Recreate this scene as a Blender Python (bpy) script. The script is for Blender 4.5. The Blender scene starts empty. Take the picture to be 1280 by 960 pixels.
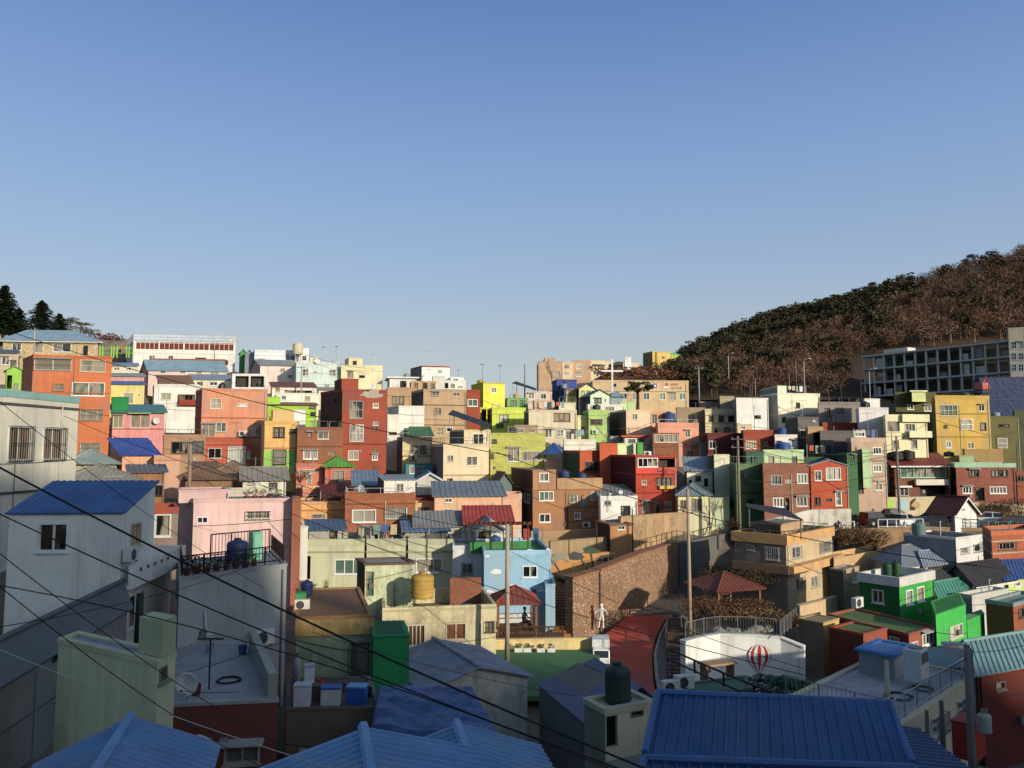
import bpy, bmesh, math, random
import numpy as np
from mathutils import Vector, Matrix, noise

random.seed(7)
SC = bpy.context.scene
COL = SC.collection
R = math.radians

# ---------------------------------------------------------------- camera model
F, CX, CY, HOR = 960.0, 640.0, 480.0, 560.0
PITCH = math.atan((HOR - CY) / F)
SP, CP = math.sin(PITCH), math.cos(PITCH)

def ray(px, py):
    a = (px - CX) / F
    b = (CY - py) / F
    return Vector((a, CP - b * SP, SP + b * CP))

def P(px, py, d):
    r = ray(px, py)
    return r * (d / r.y)

def tx(px, py):
    r = ray(px, py)
    return r.x / r.y

SUN_EL, SUN_AZ = R(15.5), R(42)     # sun behind the viewer, to the right
SUN = Vector((math.sin(SUN_AZ) * math.cos(SUN_EL), -math.cos(SUN_AZ) * math.cos(SUN_EL), math.sin(SUN_EL)))

# ---------------------------------------------------------------- mesh builder
class MB:
    def __init__(s):
        s.v, s.f, s.m = [], [], []
    def add(s, vs, fs, mi=0):
        o = len(s.v)
        s.v += [tuple(v) for v in vs]
        s.f += [tuple(i + o for i in f) for f in fs]
        s.m += [mi] * len(fs)
        return s
    def poly(s, pts, mi=0):
        return s.add(pts, [tuple(range(len(pts)))], mi)
    def ob(s, o, a, b, c, mi=0):
        o, a, b, c = Vector(o), Vector(a), Vector(b), Vector(c)
        vs = [o, o + a, o + a + b, o + b, o + c, o + a + c, o + a + b + c, o + b + c]
        return s.add(vs, [(0, 3, 2, 1), (4, 5, 6, 7), (0, 1, 5, 4), (1, 2, 6, 5), (2, 3, 7, 6), (3, 0, 4, 7)], mi)
    def box(s, x0, x1, y0, y1, z0, z1, mi=0):
        return s.ob((x0, y0, z0), (x1 - x0, 0, 0), (0, y1 - y0, 0), (0, 0, z1 - z0), mi)
    def tube(s, pts, r, n=6, mi=0):
        pts = [Vector(p) for p in pts]
        rs = r if isinstance(r, (list, tuple)) else [r] * len(pts)
        rings = []
        for i, p in enumerate(pts):
            t = (pts[min(i + 1, len(pts) - 1)] - pts[max(i - 1, 0)])
            if t.length < 1e-9: t = Vector((0, 0, 1))
            t.normalize()
            a = t.cross(Vector((0, 0, 1)) if abs(t.z) < .95 else Vector((1, 0, 0))).normalized()
            b = t.cross(a)
            rings.append([p + (a * math.cos(k * 2 * math.pi / n) + b * math.sin(k * 2 * math.pi / n)) * rs[i] for k in range(n)])
        vs = [v for rg in rings for v in rg]
        fs = []
        for i in range(len(pts) - 1):
            for k in range(n):
                fs.append((i * n + k, i * n + (k + 1) % n, (i + 1) * n + (k + 1) % n, (i + 1) * n + k))
        fs.append(tuple(range(n))[::-1]); fs.append(tuple((len(pts) - 1) * n + k for k in range(n)))
        return s.add(vs, fs, mi)
    def lathe(s, prof, c=(0, 0, 0), n=16, mi=0):
        c = Vector(c); vs = []; fs = []
        for r, z in prof:
            for k in range(n):
                a = k * 2 * math.pi / n
                vs.append(c + Vector((r * math.cos(a), r * math.sin(a), z)))
        for i in range(len(prof) - 1):
            for k in range(n):
                fs.append((i * n + k, i * n + (k + 1) % n, (i + 1) * n + (k + 1) % n, (i + 1) * n + k))
        fs.append(tuple(range(n))[::-1]); fs.append(tuple((len(prof) - 1) * n + k for k in range(n)))
        return s.add(vs, fs, mi)
    def prism(s, pts, vec, mi=0):
        pts = [Vector(p) for p in pts]; vec = Vector(vec); n = len(pts)
        vs = pts + [p + vec for p in pts]
        fs = [tuple(range(n))[::-1], tuple(range(n, 2 * n))] + [(i, (i + 1) % n, n + (i + 1) % n, n + i) for i in range(n)]
        return s.add(vs, fs, mi)
    def ell(s, c, rx, ry, rz, nu=10, nv=6, mi=0, jit=0):
        c = Vector(c); vs = []; fs = []
        for j in range(nv + 1):
            th = math.pi * j / nv
            for i in range(nu):
                a = 2 * math.pi * i / nu
                k = 1 + random.uniform(-jit, jit)
                vs.append(c + Vector((rx * math.sin(th) * math.cos(a) * k, ry * math.sin(th) * math.sin(a) * k, rz * math.cos(th) * k)))
        for j in range(nv):
            for i in range(nu):
                fs.append((j * nu + i, j * nu + (i + 1) % nu, (j + 1) * nu + (i + 1) % nu, (j + 1) * nu + i))
        return s.add(vs, fs, mi)
    def build(s, name, mats, parent=None, smooth=False, bevel=0):
        me = bpy.data.meshes.new(name)
        me.from_pydata(s.v, [], s.f)
        if not isinstance(mats, (list, tuple)): mats = [mats]
        for m in mats: me.materials.append(m)
        if len(mats) > 1: me.polygons.foreach_set('material_index', s.m)
        if smooth: me.polygons.foreach_set('use_smooth', [True] * len(me.polygons))
        if len(s.f) < 30000:
            bm = bmesh.new(); bm.from_mesh(me)
            if smooth: bmesh.ops.remove_doubles(bm, verts=bm.verts, dist=1e-4)
            bmesh.ops.recalc_face_normals(bm, faces=bm.faces); bm.to_mesh(me); bm.free()
        me.update()
        o = bpy.data.objects.new(name, me); COL.objects.link(o)
        if parent is not None: o.parent = parent
        if bevel:
            b = o.modifiers.new('bevel', 'BEVEL'); b.width = bevel; b.segments = 2; b.limit_method = 'ANGLE'
        return o

def tag(o, label=None, cat=None, group=None, kind=None):
    if label: o['label'] = label
    if cat: o['category'] = cat
    if group: o['group'] = group
    if kind: o['kind'] = kind
    return o

def empty(name, loc, rz=0.0):
    o = bpy.data.objects.new(name, None); COL.objects.link(o)
    o.location = loc; o.rotation_euler = (0, 0, rz); o.empty_display_size = .3
    return o

def thing(name, label, cat, loc, rz=0.0, group=None):
    return tag(empty(name, loc, rz), label, cat, group)

def copy_tree(o, parent=None):
    c = o.copy(); COL.objects.link(c)
    if parent is not None: c.parent = parent
    for ch in list(o.children): copy_tree(ch, c)
    return c

# ---------------------------------------------------------------- materials
def lin(h):
    v = [int(h[i:i + 2], 16) / 255 for i in (0, 2, 4)]
    return [x / 12.92 if x <= .04045 else ((x + .055) / 1.055) ** 2.4 for x in v]

GAIN = (.79, .875, .965)   # takes the warm evening light back out of colours read off the sunlit photograph
def alb(h, g=1.0):
    c = lin(h); y = .3 * c[0] + .6 * c[1] + .1 * c[2]; c = [x * .92 + y * .08 for x in c]      # pulls every colour slightly towards grey
    return tuple(min(.80, max(.004, x * k * g)) for x, k in zip(c, GAIN)) + (1,)

MATS = {}
def N(nt, typ, **kw):
    n = nt.nodes.new(typ)
    for k, v in kw.items():
        if k in n.inputs: n.inputs[k].default_value = v
        else: setattr(n, k, v)
    return n

def base(name, rough=.8, spec=.3, metal=0):
    m = bpy.data.materials.new(name); m.use_nodes = True
    nt = m.node_tree; b = nt.nodes['Principled BSDF']
    b.inputs['Roughness'].default_value = rough
    b.inputs['Specular IOR Level'].default_value = spec
    b.inputs['Metallic'].default_value = metal
    return m, nt, b

def mixc(nt, fac, a, b, mode='MIX'):
    n = nt.nodes.new('ShaderNodeMix'); n.data_type = 'RGBA'; n.blend_type = mode
    for s, v in ((n.inputs[0], fac), (n.inputs[6], a), (n.inputs[7], b)):
        if hasattr(v, 'links'): nt.links.new(v, s)
        else: s.default_value = v
    return n.outputs[2]

def ramp(nt, src, lo, hi):
    n = nt.nodes.new('ShaderNodeMapRange'); n.inputs[1].default_value = lo; n.inputs[2].default_value = hi
    nt.links.new(src, n.inputs[0]); return n.outputs[0]

def coords(nt, scale=(1, 1, 1), src='Object'):
    tc = nt.nodes.new('ShaderNodeTexCoord'); mp = nt.nodes.new('ShaderNodeMapping')
    mp.inputs['Scale'].default_value = scale
    oi = nt.nodes.new('ShaderNodeObjectInfo'); mu = nt.nodes.new('ShaderNodeMath'); mu.operation = 'MULTIPLY'; mu.inputs[1].default_value = 60
    nt.links.new(oi.outputs['Random'], mu.inputs[0]); nt.links.new(mu.outputs[0], mp.inputs['Location'])
    nt.links.new(tc.outputs[src], mp.inputs['Vector'])
    return mp.outputs[0]

def tnoise(nt, vec, scale, detail=5, rough=.6):
    n = N(nt, 'ShaderNodeTexNoise'); n.inputs['Scale'].default_value = scale; n.inputs['Detail'].default_value = detail; n.inputs['Roughness'].default_value = rough
    nt.links.new(vec, n.inputs['Vector']); return n.outputs['Fac']

def bump(nt, b, h, strength=.2, dist=.02):
    n = N(nt, 'ShaderNodeBump'); n.inputs['Strength'].default_value = strength; n.inputs['Distance'].default_value = dist
    nt.links.new(h, n.inputs['Height']); nt.links.new(n.outputs[0], b.inputs['Normal'])

def M(kind, h='808080', g=1.0):
    key = (kind, h, g)
    if key in MATS: return MATS[key]
    c = alb(h, g); dk = tuple(x * .62 for x in c[:3]) + (1,); lt = tuple(min(.8, x * 1.1) for x in c[:3]) + (1,)
    if kind in ('paint', 'old', 'concrete'):
        m, nt, b = base(kind, .85, .25)
        amt = {'paint': .55, 'old': .85, 'concrete': .7}[kind]
        v = coords(nt); streak = tnoise(nt, coords(nt, (1.5, 1.5, .09)), 1.6, 7, .7)
        big = tnoise(nt, v, .5, 6); fine = tnoise(nt, v, 6, 5)
        c1 = mixc(nt, ramp(nt, big, .3, .7), tuple(x * .84 for x in c[:3]) + (1,), lt)
        gr = sum(c[:3]) / 3; patch = tnoise(nt, coords(nt, (.8, .8, .6)), .42, 2, .4)
        c1 = mixc(nt, ramp(nt, patch, .56, .6), c1, tuple(min(.8, (x * .82 + gr * .18) * .9) for x in c[:3]) + (1,))
        f = ramp(nt, streak, .5, .74); mu = N(nt, 'ShaderNodeMath', operation='MULTIPLY'); nt.links.new(f, mu.inputs[0]); mu.inputs[1].default_value = amt
        dirt = tuple(x * .55 + y * .45 for x, y in zip(dk[:3], (.10, .085, .065))) + (1,)
        c2 = mixc(nt, mu.outputs[0], c1, dirt)
        if kind == 'old':
            f2 = ramp(nt, tnoise(nt, coords(nt, (1, 1, .55)), 1.1, 12, .78), .47, .64)
            c2 = mixc(nt, f2, c2, tuple(x * .38 + y for x, y in zip(c[:3], (.05, .04, .03))) + (1,))
        c3 = mixc(nt, ramp(nt, fine, .58, .85), c2, tuple(x * .8 for x in c[:3]) + (1,))
        nt.links.new(c3, b.inputs['Base Color']); bump(nt, b, fine, .25, .015)
    elif kind in ('brick', 'block'):
        m, nt, b = base(kind, .85, .2)
        tc = nt.nodes.new('ShaderNodeTexCoord'); sx = nt.nodes.new('ShaderNodeSeparateXYZ'); cb = nt.nodes.new('ShaderNodeCombineXYZ'); ad = N(nt, 'ShaderNodeMath', operation='ADD')
        nt.links.new(tc.outputs['Object'], sx.inputs[0]); nt.links.new(sx.outputs[0], ad.inputs[0]); nt.links.new(sx.outputs[1], ad.inputs[1])
        nt.links.new(ad.outputs[0], cb.inputs[0]); nt.links.new(sx.outputs[2], cb.inputs[1])
        br = N(nt, 'ShaderNodeTexBrick'); s = 1 if kind == 'brick' else .42
        br.inputs['Scale'].default_value = 2.6 * s; br.inputs['Mortar Size'].default_value = .018; br.inputs['Brick Width'].default_value = .6; br.inputs['Row Height'].default_value = .22
        br.inputs['Color1'].default_value = c; br.inputs['Color2'].default_value = tuple(x * .72 for x in c[:3]) + (1,); br.inputs['Mortar'].default_value = tuple(x * .6 + .05 for x in c[:3]) + (1,)
        nt.links.new(cb.outputs[0], br.inputs['Vector'])
        v = coords(nt); nz = tnoise(nt, v, .9, 7)
        c2 = mixc(nt, ramp(nt, nz, .45, .85), br.outputs['Color'], dk); nt.links.new(c2, b.inputs['Base Color'])
        bump(nt, b, br.outputs['Fac'], -.3, .02)
    elif kind in ('stone', 'rubble'):
        m, nt, b = base(kind, .9, .2)
        v = coords(nt); vo = N(nt, 'ShaderNodeTexVoronoi'); vo.inputs['Scale'].default_value = 4.2 if kind == 'stone' else 1.2; nt.links.new(v, vo.inputs['Vector'])
        ve = N(nt, 'ShaderNodeTexVoronoi', feature='DISTANCE_TO_EDGE'); ve.inputs['Scale'].default_value = vo.inputs['Scale'].default_value; nt.links.new(v, ve.inputs['Vector'])
        sp = nt.nodes.new('ShaderNodeSeparateColor'); nt.links.new(vo.outputs['Color'], sp.inputs[0])
        c1 = mixc(nt, sp.outputs[0], tuple(x * .74 for x in c[:3]) + (1,), tuple(min(.8, x * 1.25) for x in c[:3]) + (1,))
        c2 = mixc(nt, ramp(nt, ve.outputs['Distance'], .02, .1), dk, c1)
        c3 = mixc(nt, ramp(nt, tnoise(nt, v, .35, 7), .5, .75), c2, tuple(x * .6 for x in c[:3]) + (1,))
        nt.links.new(c3, b.inputs['Base Color']); bump(nt, b, ramp(nt, ve.outputs['Distance'], 0, .15), .8, .06)
    elif kind in ('metal', 'tin', 'steel'):
        m, nt, b = base(kind, .58 if kind != 'steel' else .4, .25, .0 if kind != 'steel' else .6)
        v = coords(nt); nz = tnoise(nt, v, .8, 8, .65); st = tnoise(nt, coords(nt, (1.5, 1.5, 1.5)), 3, 6)
        c1 = mixc(nt, ramp(nt, nz, .35, .72), lt, tuple(x * .72 for x in c[:3]) + (1,))
        if kind == 'tin':
            c1 = mixc(nt, ramp(nt, tnoise(nt, v, .55, 9, .7), .5, .72), c1, (.17, .11, .075, 1))
        else:
            c1 = mixc(nt, ramp(nt, st, .6, .78), c1, tuple(x * .55 + .025 for x in c[:3]) + (1,))
            fd = tnoise(nt, coords(nt, (.7, .7, .7)), .9, 7, .7); gy = sum(c[:3]) / 3
            c1 = mixc(nt, ramp(nt, fd, .48, .75), c1, tuple(x * .6 + gy * .45 for x in c[:3]) + (1,))
        nt.links.new(c1, b.inputs['Base Color']); bump(nt, b, nz, .15, .02)
    elif kind == 'tarp':
        m, nt, b = base(kind, .5, .4)
        v = coords(nt); nz = tnoise(nt, v, 1.5, 6); c1 = mixc(nt, ramp(nt, nz, .35, .7), lt, dk); nt.links.new(c1, b.inputs['Base Color']); bump(nt, b, nz, .8, .12)
    elif kind == 'wood':
        m, nt, b = base(kind, .75, .25)
        v = coords(nt, (6, 6, .6)); nz = tnoise(nt, v, 2, 6); c1 = mixc(nt, ramp(nt, nz, .3, .7), lt, dk); nt.links.new(c1, b.inputs['Base Color']); bump(nt, b, nz, .3, .01)
    elif kind == 'glass':
        m, nt, b = base(kind, .06, .5)
        oi = nt.nodes.new('ShaderNodeObjectInfo'); v = coords(nt, (.7, .7, .25)); nz = tnoise(nt, v, 1.2, 2)
        ad = N(nt, 'ShaderNodeMath', operation='ADD'); nt.links.new(ramp(nt, nz, .45, .6), ad.inputs[0]); nt.links.new(oi.outputs['Random'], ad.inputs[1])
        f = ramp(nt, ad.outputs[0], .75, 1.25)
        c1 = mixc(nt, f, c, (.26, .235, .19, 1)); nt.links.new(c1, b.inputs['Base Color'])
        w = tnoise(nt, coords(nt), 2.5, 2); bump(nt, b, w, .06, .02)
    elif kind == 'plain':
        m, nt, b = base(kind, .6, .35)
        nz = tnoise(nt, coords(nt), 3, 5); nt.links.new(mixc(nt, ramp(nt, nz, .4, .75), c, tuple(x * .8 for x in c[:3]) + (1,)), b.inputs['Base Color'])
    elif kind == 'gloss':
        m, nt, b = base(kind, .25, .5); b.inputs['Base Color'].default_value = c; b.inputs['Coat Weight'].default_value = .4
        nz = tnoise(nt, coords(nt), 2, 4); nt.links.new(mixc(nt, ramp(nt, nz, .4, .8), c, tuple(x * .85 for x in c[:3]) + (1,)), b.inputs['Base Color'])
    elif kind == 'leaf':
        m, nt, b = base(kind, .8, .15)
        oi = tnoise(nt, coords(nt, (1, 1, 1)), .7, 4); c1 = mixc(nt, ramp(nt, oi, .3, .7), tuple(x * .55 for x in c[:3]) + (1,), tuple(x * 1.5 for x in c[:3]) + (1,)); nt.links.new(c1, b.inputs['Base Color'])
    else:
        raise KeyError(kind)
    m.name = kind + '_' + h; MATS[key] = m
    return m

WHITE = 'efe9dc'; DARK = '2b2a2b'
GLASS = {'d': ('glass', '3a3d3f'), 'c': ('glass', 'a89f8c'), 'g': ('glass', '57705c'), 'm': ('glass', '6b6a66'), 'k': ('glass', '1c1b1b'), 'w': ('glass', 'cfc8b4'), 'n': ('plain', '8f7a62'), 'b': ('wood', '7a4a30')}

# ---------------------------------------------------------------- houses
TERR = []      # (x, y, z) points the ground passes through
FOOT = []      # footprints of buildings (quad, z)

def offset_poly(pts, o):
    """outset a convex ccw polygon of 2D points by o"""
    n = len(pts); out = []
    for i in range(n):
        p0, p1, p2 = pts[i - 1], pts[i], pts[(i + 1) % n]
        d1 = (p1 - p0).normalized(); d2 = (p2 - p1).normalized()
        n1 = Vector((d1.y, -d1.x)); n2 = Vector((d2.y, -d2.x))
        k = 1 + n1.dot(n2)
        out.append(p1 + (n1 + n2) * (o / max(k, .3)))
    return out

def sheet(mb, A, B, R1, R2, pitch=.3, hgt=.035, th=.06, mi=0):
    """a roof slope with ribs running from the eave A-B up to the ridge R1-R2"""
    A, B, R1, R2 = map(Vector, (A, B, R1, R2))
    L = (B - A).length; e = (B - A) / L
    q = (R1 - A) - e * (R1 - A).dot(e); qm = q.length; q /= qm
    nrm = e.cross(q)
    if nrm.z < 0: nrm = -nrm
    s1, s2 = (R1 - A).dot(e), (R2 - A).dot(e)
    def qt(s):
        r = qm
        if s1 > 1e-4 and s < s1: r = qm * s / s1
        if s1 < -1e-4 and s < 0: r = 0
        if L - s2 > 1e-4 and s > s2: r = min(r, qm * (L - s) / (L - s2))
        return max(r, .0)
    st = []
    n = max(1, int(round(L / pitch))) if pitch else 1
    for i in range(n):
        s0 = L * i / n; w = L / n
        if pitch: st += [(s0, 0), (s0 + .62 * w, 0), (s0 + .70 * w, hgt), (s0 + .90 * w, hgt), (s0 + .98 * w, 0)]
        else: st += [(s0, 0)]
    st.append((L, 0))
    if not pitch: st += [(s, 0) for s in (s1, s2) if .01 < s < L - .01]
    st.sort()
    vs = []; k = len(st)
    par = abs((s2 - s1) - L) < .02 * L
    for s, h in st:
        lo = A + e * s + nrm * h
        hi = A + e * (s + s1) + q * qm + nrm * h if par else A + e * s + q * qt(s) + nrm * h
        vs += [lo, hi, lo - nrm * th, hi - nrm * th]
    fs = []
    for i in range(k - 1):
        a, b = 4 * i, 4 * (i + 1)
        fs += [(a, b, b + 1, a + 1), (a + 2, a + 3, b + 3, b + 2), (a, a + 2, b + 2, b), (a + 1, b + 1, b + 3, a + 3)]
    fs += [(0, 1, 3, 2), (4 * k - 4, 4 * k - 2, 4 * k - 1, 4 * k - 3)]
    mb.add(vs, fs, mi)

class House: pass
ALLH = []

def wall_face(mb, p0, p1, nrm, z0, h0, h1, holes, apex=None, rec=.13, mi=0):
    """vertical wall from local 2D p0 to p1, bottom z0, top h0..h1 (with an optional gable apex), window holes with reveals"""
    L = (p1 - p0).length; e = (p1 - p0) / L
    def pt(s, z, o=0): return Vector((p0.x + e.x * s + nrm.x * o, p0.y + e.y * s + nrm.y * o, z))
    zt = min(h0, h1)
    hs = []
    for (a, b, c, d) in holes:
        a, b, c, d = max(.02, a), min(L - .02, b), max(z0 + .02, c), min(zt - .02, d)
        if b - a > .05 and d - c > .05: hs.append((a, b, c, d))
    S = sorted(set([0, L] + [x for h in hs for x in h[:2]])); Z = sorted(set([z0, zt] + [x for h in hs for x in h[2:]]))
    ins = lambda s, z: any(h[0] < s < h[1] and h[2] < z < h[3] for h in hs)
    for i in range(len(S) - 1):
        for j in range(len(Z) - 1):
            if not ins((S[i] + S[i + 1]) / 2, (Z[j] + Z[j + 1]) / 2):
                mb.poly([pt(S[i], Z[j]), pt(S[i + 1], Z[j]), pt(S[i + 1], Z[j + 1]), pt(S[i], Z[j + 1])], mi)
    for a, b, c, d in hs:
        r = -rec
        mb.poly([pt(a, c), pt(b, c), pt(b, c, r), pt(a, c, r)], mi); mb.poly([pt(a, d), pt(b, d), pt(b, d, r), pt(a, d, r)], mi)
        mb.poly([pt(a, c), pt(a, d), pt(a, d, r), pt(a, c, r)], mi); mb.poly([pt(b, c), pt(b, d), pt(b, d, r), pt(b, c, r)], mi)
    top = [(0, zt), (L, zt)]
    if h1 > zt + 1e-4: top.append((L, h1))
    if apex: top.append((L * .5, apex))
    if h0 > zt + 1e-4: top.append((0, h0))
    if len(top) > 2: mb.poly([pt(s, z) for s, z in top], mi)
    return hs

def make_window(hs, p0, e, nrm, rect, spec, rec=.13):
    """rect in wall coordinates (s0, s1, z0, z1); spec (cols, frame colour, pane kind, extra)"""
    n, fr, pk, ex = spec
    ex = dict((x.split(':') + [''])[:2] for x in ex.split())
    s0, s1, z0, z1 = rect
    E = Vector((e.x, e.y, 0)); NN = Vector((nrm.x, nrm.y, 0)); O = Vector((p0.x, p0.y, 0)); Zv = Vector((0, 0, 1))
    def ob(mb, a, b, c, d, o0, o1, mi=0): mb.ob(O + E * a + Zv * c + NN * o0, E * (b - a), Zv * (d - c), NN * (o1 - o0), mi)
    if fr == WHITE:
        fr = random.choices([WHITE, 'dcd4c2', 'bdb6a8', 'c8b48e', '9a958c'], [60, 16, 9, 9, 6])[0]
        if pk == 'd': pk = random.choices(['d', 'm', 'c', 'g', 'k'], [44, 18, 16, 10, 12])[0]
    rows = 1
    if n >= 10: n, rows = n // 10, n % 10
    near = hs.d < 70
    pname = 'pane'
    if 'D' in ex:
        mb = MB(); fw = .06
        ob(mb, s0, s0 + fw, z0, z1, -rec, .04); ob(mb, s1 - fw, s1, z0, z1, -rec, .04); ob(mb, s0 + fw, s1 - fw, z1 - fw, z1, -rec, .04)
        dr = mb.build('door', M('plain', fr), hs.root)
        mb = MB(); ob(mb, s0 + fw, s1 - fw, z0, z1 - fw, -rec - .02, -rec + .05); lf = mb.build('door_leaf', M(*GLASS[pk]) if pk in GLASS else M('plain', pk), dr)
        return
    if 'O' in ex:   # an unglazed opening: a dark backing stands for the unlit interior
        mb = MB(); ob(mb, s0, s1, z0, z1, -.9, -.85); mb.build('dark_backing', M('paint', '4a423a'), hs.root); return
    fw = min(.085, (s1 - s0) * .11, (z1 - z0) * .13)
    mb = MB()
    ob(mb, s0, s0 + fw, z0, z1, -rec, .035); ob(mb, s1 - fw, s1, z0, z1, -rec, .035)
    ob(mb, s0 + fw, s1 - fw, z0, z0 + fw, -rec, .035); ob(mb, s0 + fw, s1 - fw, z1 - fw, z1, -rec, .035)
    iw = (s1 - s0 - 2 * fw) / n
    for k in range(1, n):
        x = s0 + fw + iw * k; ob(mb, x - fw * .4, x + fw * .4, z0 + fw, z1 - fw, -rec + .01, .0 - (.02 if k % 2 else .0))
    ih = (z1 - z0 - 2 * fw) / rows
    for k in range(1, rows):
        z = z0 + fw + ih * k; ob(mb, s0 + fw, s1 - fw, z - fw * .4, z + fw * .4, -rec + .013, -.025)
    if 's' not in ex: ob(mb, s0 - .06, s1 + .06, z0 - .06, z0 - .002, -.02, .09)
    w = mb.build('window', M('plain', fr), hs.root)
    mb = MB(); ob(mb, s0 + fw * .5, s1 - fw * .5, z0 + fw * .5, z1 - fw * .5, -rec - .02, -rec + .035)
    mb.build(pname, M(*GLASS[pk]), w)
    if 'a' in ex:
        mb = MB(); o = O + E * (s0 - .15) + Zv * (z1 + .22) + NN * .005
        mb.ob(o, E * (s1 - s0 + .3), NN * .55 + Zv * -.25, Zv * .04); mb.build('awning', M('metal', ex['a'] or 'b8b09c'), hs.root)
    if 'b' not in ex and rec > .1 and hs.d < 112 and random.random() < .2: ex['b'] = random.choice(['4a4542', 'd8d2c6', '6a625a'])
    if 'a' not in ex and rec > .1 and random.random() < .12:
        mb = MB(); o = O + E * (s0 - .12) + Zv * (z1 + .14) + NN * .005; mb.ob(o, E * (s1 - s0 + .24), NN * .34 + Zv * -.1, Zv * .05); mb.build('window_hood', M('concrete', 'a9a396'), hs.root)
    if 'b' in ex:
        mb = MB(); nb = max(3, int((s1 - s0) / .16))
        for k in range(nb + 1):
            x = s0 + (s1 - s0) * k / nb; ob(mb, x - .012, x + .012, z0 - .03, z1 + .03, .2, .224)
        for z in (z0, (z0 + z1) / 2, z1): ob(mb, s0 - .02, s1 + .02, z - .015, z + .015, .185, .2)
        for x in (s0, s1): ob(mb, x - .012, x + .012, z1 - .02, z1, .0, .2); ob(mb, x - .012, x + .012, z0, z0 + .02, .0, .2)
        mb.build('grille', M('steel', ex['b'] or '3a3432'), w)

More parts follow.
